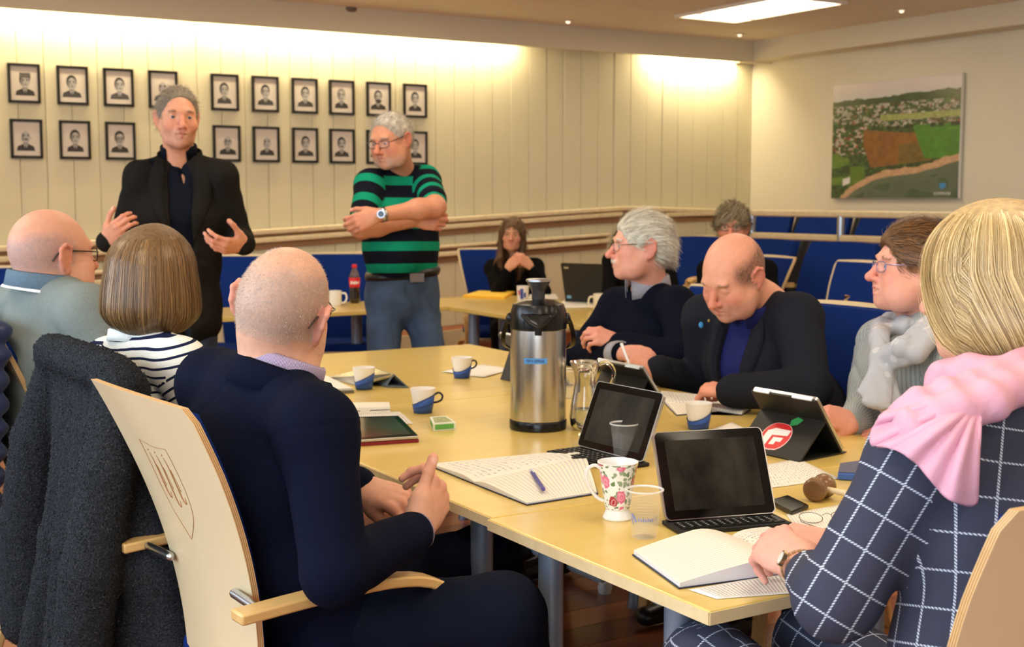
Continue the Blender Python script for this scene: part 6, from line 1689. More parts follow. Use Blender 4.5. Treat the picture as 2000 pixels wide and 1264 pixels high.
def notebook(label, sA, sB, l, r, ml, mr, hl=.012, hr=.012, cover=COVN, z=TZ, rid=.3):
    """open book. sA,sB spine ends (px); l, r outer corners in the same order"""
    S = [loc(*sA, z), loc(*sB, z)]; b = A(*((S[0]+S[1])/2)[:2], z)
    th = thing('notebook', label, 'notebook', b)
    for o_, m, h, nm in ((l, ml, hl, 'left_page_block'), (r, mr, hr, 'right_page_block')):
        E_ = [loc(*o_[0], z), loc(*o_[1], z)]; n = 14; G = np.zeros((n, 6, 3))
        for i in range(n):
            t = i/(n-1)
            for j in range(6):
                v = j/5; p = (S[0]*(1-t)+E_[0]*t)*(1-v)+(S[1]*(1-t)+E_[1]*t)*v
                p[2] = z+.003+h*(.25+.75*math.sin(min(t/rid, 1)*math.pi/2))*(1-.8*t**1.5); G[i, j] = p
        slab_grid(MB(), G-b, .0022).build(nm, [m, PEDGE], th, uv=True, sharp=40)
    out = [loc(*l[0], z), loc(*l[1], z), loc(*r[1], z), loc(*r[0], z)]; c = sum(out)/4
    P = [(q-c)*1.018+c-b for q in out]; P = [P[0], P[1], (S[1]-b)*1.01, P[2], P[3], (S[0]-b)*1.01]
    MB().prism([A(q[0], q[1], .0002) for q in P], (0, 0, .002)).build('cover', cover, th, smooth=False)
    return th
PENB = mat('pen_blue', (52, 48, 148), .3); PENC = mat('pen_clear', (206, 206, 226), .2)
def pen(label, a, b, z):
    A_, B_ = loc(*a, z), loc(*b, z); th = thing('pen', label, 'pen', A(*((A_+B_)/2)[:2], z)); o = np.array(th.location); d = nrm(B_-A_)
    MB().cyl(A_+d*.022-o, B_-d*.012-o, .0045, seg=12).build('barrel', PENB, th); MB().cyl(A_-o, A_+d*.022-o, .004, .0048, seg=12).build('clicker', PENC, th)
    MB().cyl(B_-d*.012-o, B_-o, .0045, .0012, 12).build('tip', PENB, th); MB().box((A_+d*.03-o)+A(0, 0, .006), (.004, .034, .0016), rotm((0, 0, 1), math.atan2(d[1], d[0])-math.pi/2)).build('clip', PENC, th)
    return th
# pump flask
FLK = mat('brushed_steel', (196, 192, 186), .26, 1, bump=(400, .05, .0005), stretch=(1, 1, .02))
p = loc(1051, 836); d0 = 3.53
fk = thing('pump_flask', 'tall brushed-steel pump flask with black top in the middle of the table', 'thermos', p)
MB().lathe([(.074, 0), (.079, .003), (.0795, .024), (.077, .028)], 40).build('base_ring', BLACKP, fk)
MB().lathe([(.077, .027), (.0775, .03), (.0765, .25), (.0755, .278)], 48).build('body', FLK, fk)
MB().lathe([(.076, .276), (.0785, .279), (.0785, .300), (.0765, .325), (.070, .345), (.045, .356), (.0, .36)], 48).build('lid', BLACKP, fk)
m = MB().lathe([(.018, .352), (.018, .372), (.021, .385), (.030, .402), (.033, .408)], 28); pl = m.build('plunger', mat('pump_grey', (66, 66, 68), .25, .4), fk)
MB().lathe([(.026, .406), (.0345, .407), (.0345, .412), (.03, .414), (.0, .414)], 28).build('plunger_cap', CHROME, pl)
m = MB(); fy = A(*(-np.array(p[:2])/np.linalg.norm(p[:2])), 0); fx = A(-fy[1], fy[0], 0)
Y = lambda x, y, z: fx*x+fy*y+ZU*z
G = np.array([[Y(x*(1-t)*.046, .072+.022*math.sin(t*1.6)*(1-abs(x)*.3), .322-.046*t) for x in np.linspace(-1, 1, 9)] for t in np.linspace(0, 1, 7)])
lip = MB().grid(G).build('spout_lip', BLACKP, fk); solid(lip, .008, 0)
m = MB(); m.tube([Y(-.044, .080, .322), Y(-.022, .094, .300), Y(0, .1, .288), Y(.022, .094, .300), Y(.044, .080, .322)], .005, 8); m.cyl(Y(0, .094, .288), Y(0, .094, .268), .010, seg=14); m.build('spout', BLACKP, fk)
for s in (-1, 1): MB().ell(Y(s*.079, 0, .305), (.010, .010, .016)).build('handle_hinge', BLACKP, fk)
MB().tube(spline([Y(.082, .0, .305), Y(.090, -.02, .285), Y(.098, -.045, .245), Y(.085, -.085, .215), Y(0, -.125, .20), Y(-.085, -.085, .215), Y(-.098, -.045, .245), Y(-.090, -.02, .285), Y(-.082, 0, .305)], 28), 1, flat=(.012, .005), ref=ZU).build('carry_handle', BLACKP, fk)
m = MB(); G = np.array([[Y(.0775*math.sin(a), .0775*math.cos(a), z) for z in (.188, .2035)] for a in np.linspace(-.52, .32, 9)])
lb_ = MB().grid(G).build('label', mat('blue_label', (84, 146, 214), .4), fk, smooth=True)
TXT = mat('label_lettering', (32, 58, 104), .5)
tm = MB()
x_ = -.41
for ch in ('TERTE', 'KOMMUNE'):
    for c_ in ch:
        for k in ((0, 0, .25, 1), (.25, .75, .75, 1), (.25, .35, .75, .6)):
            pass
        a = x_; hw = .020
        strokes = {'T': [(-1, .8, 1, 1), (-.2, 0, .2, 1)], 'E': [(-1, 0, -.5, 1), (-1, .8, 1, 1), (-1, .4, .6, .6), (-1, 0, 1, .2)], 'R': [(-1, 0, -.5, 1), (-1, .8, 1, 1), (.5, .5, 1, 1), (-1, .4, 1, .6), (.3, 0, .8, .4)],
                   'K': [(-1, 0, -.5, 1), (-.5, .4, .3, .6), (.3, .6, .9, 1), (.3, 0, .9, .4)], 'O': [(-1, 0, -.5, 1), (.5, 0, 1, 1), (-1, .8, 1, 1), (-1, 0, 1, .2)], 'M': [(-1, 0, -.6, 1), (.6, 0, 1, 1), (-.6, .6, -.1, .9), (.1, .6, .6, .9), (-.2, .4, .2, .7)],
                   'U': [(-1, 0, -.5, 1), (.5, 0, 1, 1), (-1, 0, 1, .2)], 'N': [(-1, 0, -.6, 1), (.6, 0, 1, 1), (-.5, .5, 0, .8), (0, .2, .5, .5)]}[c_]
        for x0, z0, x1, z1 in strokes:
            q = [Y(.0779*math.sin(a+xx*hw), .0779*math.cos(a+xx*hw), .1925+zz*.0065) for xx, zz in ((x0, z0), (x1, z0), (x1, z1), (x0, z1))]; tm.add(q, [(0, 1, 2, 3)])
        x_ += .052
    x_ += .03
o = tm.build('lettering', TXT, None, smooth=False); o.parent = lb_
# glass jug
GLASS = mat('clear_glass', (250, 252, 252), .01, trans=1, ior=1.45); WATER = mat('water', (245, 250, 252), .0, trans=1, ior=1.33)
p = loc(1142, 838); j = thing('water_jug', 'clear glass water jug with handle beside the steel flask', 'jug', p)
pr = [(.0, .004), (.030, .004), (.037, .012), (.040, .035), (.036, .07), (.028, .115), (.026, .135), (.030, .16), (.040, .186), (.042, .188), (.0425, .186), (.0325, .16), (.0285, .135), (.0305, .115), (.0385, .07), (.0425, .035), (.0395, .010), (.033, .0), (.0, .0)]
MB().lathe(pr, 36, cap=False).build('glass_body', GLASS, j)
MB().lathe([(.0, .006), (.0295, .006), (.0365, .013), (.0392, .034), (.0372, .055), (.0, .055)], 30, cap=False).build('water', WATER, j)
MB().tube(spline([(.034, -.0, .178), (.060, -.004, .185), (.078, -.006, .165), (.074, -.006, .13), (.050, -.003, .108), (.031, 0, .105)], 22), .0055, 10).build('handle', GLASS, j)
# disposable cups
PLC = mat('clear_plastic', (244, 246, 248), .06, alpha=.085, spec=1.); PLR = mat('plastic_rim', (246, 247, 248), .15, alpha=.55, spec=.8); WAT2 = mat('water_in_cup', (236, 240, 238), .02, alpha=.06, spec=1.)
BLP = mat('blue_cup_print', (120, 136, 190), .4, alpha=.75)
def pcup(px, py, label, wl=.35, h=.092, rt=.034, rb=.0235, prt=False):
    p = loc(px, py); c = thing('plastic_cup', label, 'cup', p, 0, 'clear plastic cups')
    pr = [(.0, .002), (rb-.002, .001), (rb, .003)]
    n = 34
    for i in range(1, n): 
        t = i/n; pr.append((rb+(rt-rb)*t+(.0007 if i % 2 else -.0003)*(1 if t < .8 else 0), h*t))
    pr += [(rt, h)]
    MB().lathe(pr, 32, cap=False).build('wall', PLC, c)
    MB().lathe([(rt-.001, h-.003), (rt+.0022, h-.002), (rt+.0025, h+.0005), (rt, h+.001), (rt-.001, h-.001)], 32, cap=False).build('rim', PLR, c)
    if wl:
        rw = rb+(rt-rb)*wl; MB().lathe([(.0, .003), (rb-.001, .003), (rw-.001, h*wl), (.0, h*wl)], 28, cap=False).build('water', WAT2, c)
    if prt:
        m = MB(); v = A(*(-np.array(p[:2])/np.linalg.norm(p[:2]))); a0 = math.atan2(v[1], v[0])
        def q(a, z): r = rb+(rt-rb)*z/h+.0012; return (r*math.cos(a0+a), r*math.sin(a0+a), z)
        m.add([q(-.95, .050), q(-.75, .052), q(-.45, .036), q(-.62, .033)], [(0, 1, 2, 3)]); m.add([q(-.95, .044), q(-.88, .044), q(-.72, .030), q(-.82, .030)], [(0, 1, 2, 3)])
        for k in range(7): a = -.40+k*.15; m.add([q(a, .036), q(a+.10, .036), q(a+.10, .043-.002*(k % 2)), q(a, .043)], [(0, 1, 2, 3)])
        for k in range(3): a = .70+k*.09; m.add([q(a, .037), q(a+.03, .037), q(a+.06, .048), q(a+.03, .048)], [(0, 1, 2, 3)])
        m.build('blue_print', BLP, c, smooth=False)
    return c
pcup(1258, 1050, 'clear plastic cup with water and blue print before the rose mug', .36, prt=True)
pcup(1219, 900, 'clear plastic cup with water standing before the left keyboard tablet', .70)
pcup(1112, 778, 'clear plastic cup half hidden behind the steel flask', .5)
# rose mug
ROSE = mat('rose_china', (244, 244, 240), .15, coat=.6)
def rosefn(nt, uv):
    mp = _n(nt, 'ShaderNodeMapping'); mp.inputs['Scale'].default_value = (7.0, 3.2, 1); nt.links.new(uv, mp.inputs[0])
    no = _n(nt, 'ShaderNodeTexNoise'); no.inputs['Scale'].default_value = 3.2; nt.links.new(mp.outputs[0], no.inputs[0])
    ad = _n(nt, 'ShaderNodeMix', data_type='VECTOR'); ad.inputs[0].default_value = .22; nt.links.new(mp.outputs[0], ad.inputs[4]); nt.links.new(no.outputs[1], ad.inputs[5])
    v1 = _n(nt, 'ShaderNodeTexVoronoi'); v1.inputs['Scale'].default_value = 1.45; v1.inputs['Randomness'].default_value = .8; nt.links.new(ad.outputs[1], v1.inputs['Vector'])
    v2 = _n(nt, 'ShaderNodeTexVoronoi'); v2.inputs['Scale'].default_value = 4.4; nt.links.new(ad.outputs[1], v2.inputs['Vector'])
    sp = _n(nt, 'ShaderNodeSeparateColor'); nt.links.new(v1.outputs['Color'], sp.inputs[0])
    s2 = _n(nt, 'ShaderNodeSeparateColor'); nt.links.new(v2.outputs['Color'], s2.inputs[0])
    pet = mth(nt, 'GREATER_THAN', mth(nt, 'SINE', mth(nt, 'MULTIPLY', v1.outputs['Distance'], 34)), .2)
    rose = mixc(nt, mth(nt, 'GREATER_THAN', sp.outputs[0], .55), (226, 112, 152), (168, 28, 52)); rose = mixc(nt, mth(nt, 'MULTIPLY', pet, .45), rose, (246, 196, 212))
    leaf = mixc(nt, s2.outputs[0], (96, 130, 84), (164, 178, 150))
    bg = mixc(nt, mth(nt, 'MULTIPLY', mth(nt, 'LESS_THAN', v2.outputs['Distance'], .48), mth(nt, 'GREATER_THAN', s2.outputs[1], .2)), (244, 244, 240), leaf)
    return mixc(nt, mth(nt, 'LESS_THAN', v1.outputs['Distance'], .40), bg, rose)
uvstripe(ROSE, rosefn)
p = loc(1206, 1012); mg = thing('rose_mug', 'white footed china mug with pink and red roses', 'mug', p)
MB().lathe([(.0, .0), (.029, .0), (.030, .003), (.026, .012), (.0235, .018), (.0245, .022)], 36).build('foot', WHITEC, mg)
MB().lathe([(.0245, .021), (.0275, .032), (.0305, .055), (.034, .08), (.0385, .104), (.0405, .113)], 44, cap=False).build('body', ROSE, mg, uv=True)
MB().lathe([(.0405, .1128), (.0408, .1145), (.0395, .1148), (.037, .104), (.032, .08), (.028, .05), (.02, .026), (.0, .025)], 40, cap=False).build('inner', WHITEC, mg)
hd = nrm(A(-1, -.25, 0)); hz = lambda r, z: hd*r+ZU*z
o = MB().tube(spline([hz(.036, .102), hz(.048, .109), hz(.062, .103), hz(.066, .086), hz(.058, .064), hz(.044, .045), hz(.028, .036)], 24), 1, flat=(.008, .006), ref=np.cross(hd, ZU)).build('handle', WHITEC, mg); subsurf(o, 1)
# paper cups in blue holders
PCW = mat('paper_cup_white', (238, 234, 226), .6); HOLD = mat('blue_cup_holder', (44, 84, 162), .45); HOLDL = mat('holder_edge', (30, 32, 48), .4)
def papercup(px, py, label, a0=0., a1=None, h=.073):
    p = loc(px, py); c = thing('paper_cup', label, 'cup', p, 0, 'paper cups in blue holders')
    rt, rb = .0362, .0255; R = lambda z: rb+(rt-rb)*z/h
    MB().lathe([(.0, .002), (rb-.001, .002), (R(h*.5)-.001, h*.5), (rt-.001, h), (rt+.0012, h+.0005), (rt+.001, h-.002), (R(h*.5), h*.5), (rb, .0), (.0, .0)], 32, cap=False).build('cup', PCW, c)
    n = 36; ZT = lambda a: .040+.016*math.cos(a-(a0 if a1 is None else a1)); G = np.array([[((R(z*ZT(a))+.0016)*math.cos(a), (R(z*ZT(a))+.0016)*math.sin(a), max(.0008, z*ZT(a))) for z in (0, .5, 1)] for a in np.linspace(0, 2*math.pi, n)])
    ho = MB().grid(G).build('holder', HOLD, c); solid(ho, .0014, 0)
    m = MB(); m.tube([((R(ZT(a))+.0022)*math.cos(a), (R(ZT(a))+.0022)*math.sin(a), ZT(a)) for a in np.linspace(0, 2*math.pi, 32)[:-1]], .0011, 5, closed=True)
    m.tube([((R(ZT(a)*.55)+.0024)*math.cos(a), (R(ZT(a)*.55)+.0024)*math.sin(a), ZT(a)*.52) for a in np.linspace(0, 2*math.pi, 32)[:-1]], .0009, 5, closed=True); o = m.build('edge_band', HOLDL, None); o.parent = ho
    e = A(math.cos(a0), math.sin(a0), 0)
    MB().tube(spline([e*(R(.054)+.001)+ZU*.054, e*.047+ZU*.060, e*.058+ZU*.052, e*.056+ZU*.040, e*.046+ZU*.033, e*(R(.03)+.001)+ZU*.030], 18), 1, flat=(.006, .0018), ref=np.cross(e, ZU)).build('handle', HOLDL, c)
    return c
papercup(826, 806, 'paper cup in blue holder with its handle showing, nearest of three on the left', 0)
papercup(711, 760, 'paper cup in blue holder before the folded grey tablet', 2.2, .2)
papercup(902, 738, 'paper cup in blue holder beside the loose sheet, farthest on the table', .5, .9)
papercup(1364, 838, 'paper cup in blue holder before the dark-suited man, by the open notebook', 1.0, .6)
# tablets
SCR = mat('dark_glass_screen', (9, 10, 10), .10, noise=(14, .2), spec=.35); SCRF = mat('smeared_screen', (34, 31, 25), .45, noise=(22, .9), stretch=(1, 1, .35), spec=.22)
CASE = mat('black_case', (24, 23, 20), .5, bump=(500, .1)); CASEG = mat('grey_case', (58, 58, 56), .55, bump=(500, .1)); ALU = mat('aluminium', (202, 204, 206), .3, 1); KEYM = mat('key_black', (16, 16, 17), .5); KEYW = mat('key_legend', (150, 152, 150), .6)
def slab(mb, a, b, up, n, h, t, r=.010, mi=0):
    """rounded slab: lower edge a-b, up direction, n outward normal"""
    x = nrm(b-a); w = np.linalg.norm(b-a); c = (a+b)/2+up*h/2; P = [c+x*q[0]+up*q[1] for q in rrect(w, h, r, 4)]
    return mb.prism(P, -np.asarray(n)*t, mi)
def keytablet(label, bl, br, tilt, h, kd, kside):
    """tablet standing in a keyboard; bl, br lower screen corners (px), kd keyboard depth"""
    a, b = loc(*bl, TZ+.012), loc(*br, TZ+.012); o0 = A(*((a+b)/2)[:2], TZ); th = thing('keyboard_tablet', label, 'tablet', o0)
    a = a-o0; b = b-o0; x = nrm(b-a); n = np.cross(x, ZU); n = nrm(n*A(1, 1, 0)); n = n if (n@(-o0)) > 0 else -n
    up = nrm(ZU*math.cos(tilt)-n*math.sin(tilt)); sn = nrm(np.cross(x, up)); sn = sn if sn@n > 0 else -sn
    slab(MB(), a-x*.003, b+x*.003, up, sn, h, .009, .012).build('shell', ALU, th, sharp=30)
    slab(MB(), a, b, up, sn, h-.003, .001, .010).build('bezel', SCR, th, sharp=30).location = tuple(sn*.001+up*.0015)
    a2, b2 = a+x*.019+up*.018, b-x*.019+up*.018; slab(MB(), a2, b2, up, sn, h-.037, .0006, .001).build('screen', SCRF, th, smooth=False).location = tuple(sn*.0016)
    c = (a+b)/2; 
    kb = [c-x*(np.linalg.norm(b-a)/2+.002)-n*.022, c+x*(np.linalg.norm(b-a)/2+.002)-n*.022]; kb += [kb[1]+n*(kd+.022), kb[0]+n*(kd+.022)]
    for q in kb: q[2] = .0003
    base = MB().prism(kb, (0, 0, .0085)).build('keyboard_base', BLACKM, th, smooth=False); bevel(base, .002)
    rows = 5; W_ = np.linalg.norm(b-a)-.014; ks = MB(); Rk = np.array([x, n, ZU]).T
    lg = MB()
    for r_ in range(rows):
        nk = 13 if r_ < 4 else 8
        for k in range(nk):
            cx = -W_/2+W_*(k+.5)/nk; p = c*A(1, 1, 0)+x*cx+n*(.012+(kd-.018)*(r_+.5)/rows)+ZU*.0098
            ks.box(p, (W_/nk*.82, (kd-.018)/rows*.80, .003), Rk)
            if r_ < 4: lg.box(p+ZU*.0016, (.004, .0035, .0004), Rk)
    ks.build('keys', KEYM, th, smooth=False)['kind'] = 'stuff'; lg.build('key_legends', KEYW, th, smooth=False)['kind'] = 'stuff'
    MB().tube([c-x*.05-n*.003+ZU*-.004, c+x*.05-n*.003+ZU*-.004], .005, 8).build('hinge', BLACKP, th)
    return th
keytablet('front keyboard tablet with black smeared screen, facing the viewer', (1303, 1018), (1514, 1002), math.radians(24), .176, .066, 1)
keytablet('left keyboard tablet with black screen turned sideways behind the open notebook', (1128, 870), (1254, 903), math.radians(22), .172, .095, -1)
def standtablet(label, g1, g2, b2, t2, cov, scr_side=True, hgt=.19, frac=.62, cuts=True):
    """tablet on a folded cover seen from behind: g stand foot, b tablet foot, t tablet top (px)"""
    G1, G2, B2, T2 = [np.asarray(q, float) for q in (g1, g2, b2, t2)]; B1 = B2+(G1-G2)
    T1 = T2+(G1-G2); o0 = A(*((B1+B2)/2)[:2], TZ); th = thing('cased_tablet', label, 'tablet', o0)
    x = nrm(B2-B1); up = nrm(T2-B2); n = np.cross(x, up); n = n if n@(G2-B2) > 0 else -n; n = nrm(n); h = np.linalg.norm(T2-B2)
    slab(MB(), B1-o0, B2-o0, up, n, h, .006, .008).build('case_back', cov, th, sharp=30)
    slab(MB(), B1-o0-n*.006, B2-o0-n*.006, up, n, h, .008, .008).build('tablet', ALU, th, sharp=30)
    slab(MB(), B1-o0-n*.0142+x*.004, B2-o0-n*.0142-x*.004, up, n, h-.004, .0008, .006).build('screen', SCR, th, sharp=30)
    F1, F2 = B1+(T1-B1)*frac, B2+(T2-B2)*frac
    pn = nrm(np.cross(G2-G1, F1-G1)); pn = pn if pn@(G2-B2) > 0 else -pn
    MB().prism([G1-o0, G2-o0, F2-o0, F1-o0], -pn*.004).build('stand_panel', cov, th, smooth=False)
    L_ = nrm(B2-G2)*A(1, 1, 0); E1, E2 = B1+L_*.02, B2+L_*.02
    MB().prism([G1-o0+ZU*.0, G2-o0, E2-o0, E1-o0], (0, 0, .0025)).build('base_flap', cov, th, smooth=False)
    if cuts:
        for u0, u1 in ((.06, .30), (.66, .95)):
            a, b = T1+(T2-T1)*u0, T1+(T2-T1)*u1; MB().tube([a-o0-n*.004+up*.001, b-o0-n*.004+up*.001], 1, flat=(.011, .004), ref=up).build('edge_cutout', mat('pale_edge', (208, 220, 230), .25, .3), th, smooth=False)
    return th, (G1-o0, G2-o0, F2-o0, F1-o0, pn)
tb, (g1, g2, f2, f1, pn) = standtablet('black cased tablet with a red apple sticker, propped before the woman in grey', loc(1436, 876), loc(1561, 904), loc(1644, 886, TZ+.002), Wz(1592, 784, .886), CASE)
ex = nrm(g2-g1); ey = nrm((f1-g1)-ex*((f1-g1)@ex)); hh = np.linalg.norm(f1-g1); ww = np.linalg.norm(g2-g1)
def onp(x, y, o=.0012): return g1+ex*(x*ww)+ey*(y*hh)+pn*o
def st(poly, o): return [onp(x, y, o) for x, y in poly]
asp = ww/hh
def ap_(cx, cy, r, o, sq=1.):
    out = []
    for k in range(40):
        a = 2*math.pi*k/40; rr = r*(1-.10*abs(math.sin(a))**8*(math.sin(a) > 0)-.06*(math.sin(a) < -.95)); out.append((cx+rr*math.cos(a)/asp*1.05, cy+rr*math.sin(a)*sq))
    return st(out, o)
stk = MB(); stk.add(ap_(.455, .46, .355, .0008), [tuple(range(40))], 1); stk.add(ap_(.455, .47, .335, .0011), [tuple(range(40))], 0)
lf = [(.56, .74), (.66, .80), (.70, .93), (.60, .98), (.535, .88)]; stk.add(st(lf, .0015), [tuple(range(5))], 2)
sx = lambda P: [(.455+(x-.5)*.36+(y-.5)*.03, .44+(y-.5)*.42) for x, y in P]
for P in ([(.05, 0), (.34, 0), (.34, .58), (.95, .66), (.95, .98), (.30, .98), (.05, .78)], [(.46, .06), (.66, .08), (.66, .26), (.85, .28), (.85, .52), (.46, .48)]): stk.add(st(sx(P), .0016), [tuple(range(len(P)))], 3)
stk.build('apple_sticker', [mat('sticker_red', (214, 40, 44), .35), mat('sticker_edge', (240, 196, 196), .4), mat('sticker_green', (52, 150, 84), .4), mat('sticker_white', (240, 236, 236), .4)], tb, smooth=False)
standtablet('black cased tablet propped before the balding man, behind the glass jug', loc(1284, 772)+A(-.08, -.16, 0)+V*.25, loc(1284, 772)+A(-.08, -.16, 0), loc(1284, 772, TZ+.002), Wz(1253, 722, .842), CASE)
standtablet('dark grey cased tablet seen behind the left side of the steel flask', loc(977, 741), loc(977, 741)-V*.25, loc(977, 741, TZ+.002)-V*.25+U*.12, Wz(971, 653, .903)-V*.25, CASEG, cuts=False)
# low tablet with a folded triangular cover
a, b = loc(636, 738, TZ+.002), loc(692, 752, TZ+.002); c_, d_ = loc(722, 716, TZ+.045), loc(768, 731, TZ+.045); o0 = A(*((a+b)/2)[:2], TZ)
tl = thing('cased_tablet', 'low grey tablet on a folded triangular cover, behind a blue paper cup', 'tablet', o0)
n = nrm(np.cross(b-a, c_-a)); n = n if n[2] > 0 else -n
MB().prism([a-o0, b-o0, d_-o0, c_-o0], -n*.008).build('tablet', ALU, tl, smooth=False)
q = lambda u, v: a*(1-u)*(1-v)+b*u*(1-v)+d_*u*v+c_*(1-u)*v-o0
MB().prism([q(.04, .03), q(.96, .03), q(.96, .97), q(.04, .97)], n*.0008).build('screen', SCR, tl, smooth=False)
CASEB = mat('blue_grey_cover', (112, 128, 142), .5)
e0, e1 = A(*c_[:2], TZ+.001)-o0, A(*d_[:2], TZ+.001)-o0; w_ = nrm(A(*(d_-b)[:2], 0)); m = MB()
for P in ([c_-o0, d_-o0, e1-w_*.03, e0-w_*.03], [c_-o0, d_-o0, e1+w_*.055, e0+w_*.055], [e0-w_*.03, e1-w_*.03, e1+w_*.055, e0+w_*.055]): m.prism(P, (0, 0, .004) if abs(P[0][2]-P[2][2]) < .01 else nrm(w_)*.004)
m.build('folded_cover', CASEB, tl, smooth=False)
# flat tablet with the red cover
def flat(px, z, t, r=.0):
    c = [loc(x, y, z) for x, y in px]; return c, A(*np.mean(c, 0)[:2], z)
RED = mat('red_cover', (128, 26, 34), .6, bump=(300, .1))
c, o0 = flat([(600, 850), (690, 826), (776, 824), (817, 862), (690, 872)], TZ, 0); c = [loc(640, 876), loc(648, 828), loc(778, 824), loc(817, 864)]; o0 = A(*np.mean(c, 0)[:2], TZ)
ft = thing('tablet', 'flat tablet lying on its red cover beside the navy-jacketed man', 'tablet', o0)
cc = sum(c)/4
MB().prism([(p-cc)*1.01+cc-o0 for p in c], (0, 0, .008)).build('red_cover', RED, ft, smooth=False)
bevel(MB().prism([p-o0+ZU*.0085 for p in c], (0, 0, .009)).build('shell', ALU, ft, smooth=False), .002)
MB().prism([(p-cc)*.995+cc-o0+ZU*.0172 for p in c], (0, 0, .0008)).build('bezel', SCR, ft, smooth=False)
MB().prism([(p-cc)*A(.86, .86, 1)+cc-o0+ZU*.018 for p in c], (0, 0, .0002)).build('screen', mat('lit_reflection_glass', (66, 50, 52), .08, coat=1), ft, smooth=False)
# white keyboard case behind the papers
c = [loc(668, 812), loc(672, 800), loc(760, 799), loc(762, 808)]; o0 = A(*np.mean(c, 0)[:2], TZ)
WPL = mat('white_plastic', (236, 232, 220), .4)
wk = thing('white_keyboard_case', 'slim white hinged case behind the sheets left of the blue cup', 'case', o0)
MB().prism([p-o0 for p in c], (0, 0, .010)).build('lower_shell', WPL, wk, smooth=False); MB().prism([p-o0+ZU*.013 for p in c], (0, 0, .008)).build('upper_shell', WPL, wk, smooth=False)
MB().prism([p-o0+ZU*.0099 for p in (c[0]*.62+c[3]*.38, c[1]*.62+c[2]*.38, c[1]*.42+c[2]*.58, c[0]*.42+c[3]*.58)], (0, 0, .0035)).build('hinge', WPL, wk, smooth=False)
# sheets and notebooks
paper('two printed sheets behind the flat tablet with the red cover', [(676, 834), (690, 806), (780, 804), (808, 828)], P_PRINT, wav=.002)
paper('loose folded sheet beside the farthest blue paper cup', [(862, 727), (946, 738), (1000, 722), (945, 712)], P_PLAIN, wav=.003)
paper('printed sheet with handwriting right of the front keyboard tablet', [(1482, 910), (1500, 954), (1640, 935), (1560, 896)], P_WRITE)
paper('printed sheet under the front open notebook at the table corner', [(1345, 1152), (1400, 1170), (1560, 1158), (1540, 1118)], P_PRINT, curl=.0)
paper('lined sheet under the wire spectacles by the blonde woman', [(1535, 1005), (1560, 1040), (1690, 1020), (1660, 982)], P_RULED)
paper('small white pad with a blue pen, left of the apple-sticker tablet', [(1374, 846), (1412, 854), (1450, 836), (1430, 826)], P_PLAIN, th=.004, z=TZ+.0015)
pen('blue pen on the small white pad', (1452, 841), (1402, 846), TZ+.009)
notebook('open notebook with ruled pages and a pen, on the left of the front', (926, 946), (1142, 896), [(838, 910), (1098, 885)], [(1029, 987), (1166, 965)], P_WRITE, P_RULED, .010, .012)
pen('blue and clear ballpoint pen lying on the open notebook', (1037, 919), (1063, 958), TZ+.0165)
notebook('thick open notebook with ruled cream page, nearest the viewer', (1424, 1056), (1566, 1118), [(1238, 1085), (1328, 1150)], [(1500, 1034), (1640, 1082)], P_RULED, P_WRITE, .034, .012, rid=.42)
notebook('open notebook before the dark-suited man, behind the keyboard tablets', (1300, 790), (1448, 812), [(1290, 766), (1420, 778)], [(1322, 812), (1466, 800)], P_WRITE, P_RULED, .008, .010)
c = [loc(612, 772), loc(600, 735), loc(640, 742), loc(692, 768)]; o0 = A(*np.mean(c, 0)[:2], TZ)
nb_ = thing('folder', 'grey folder with white sheets by the bald man, left edge of the table', 'folder', o0)
MB().prism([p-o0 for p in c], (0, 0, .009)).build('folder_cover', mat('grey_folder', (104, 100, 84), .5), nb_, smooth=False)
cc = sum(c)/4; MB().prism([(p-cc)*.93+cc-o0+ZU*.009 for p in c], (0, 0, .006)).build('sheets', PAPER, nb_, smooth=False)
# mint packet
c = [loc(846, 842), loc(840, 828), loc(872, 826), loc(890, 839)]; o0 = A(*np.mean(c, 0)[:2], TZ)
pk = thing('mint_packet', 'small green and white packet right of the blue paper cup', 'packet', o0)
MB().prism([p-o0 for p in c], (0, 0, .020)).build('box', mat('packet_white', (226, 232, 222), .5), pk, smooth=False)
GRN = mat('packet_green', (96, 172, 84), .5); m = MB()
for i, j_ in ((0, 3), (3, 2), (1, 0)):
    a, b = c[i]-o0, c[j_]-o0; nn = nrm(np.cross(b-a, ZU)); cm = sum(c)/4-o0; nn = nn if nn@((a+b)/2-cm) > 0 else -nn; m.add([a*.92+b*.08+ZU*.003+nn*.0006, a*.08+b*.92+ZU*.003+nn*.0006, a*.08+b*.92+ZU*.017+nn*.0006, a*.92+b*.08+ZU*.017+nn*.0006], [(0, 1, 2, 3)])
m.build('green_print', GRN, pk, smooth=False); m = MB(); cm = sum(c)/4
P = [(p-cm)*.8+cm-o0+ZU*.0204 for p in c]; m.add(P, [(0, 1, 2, 3)]); m.build('top_print', mat('packet_top', (150, 160, 110), .5, noise=(120, .5)), pk, smooth=False)
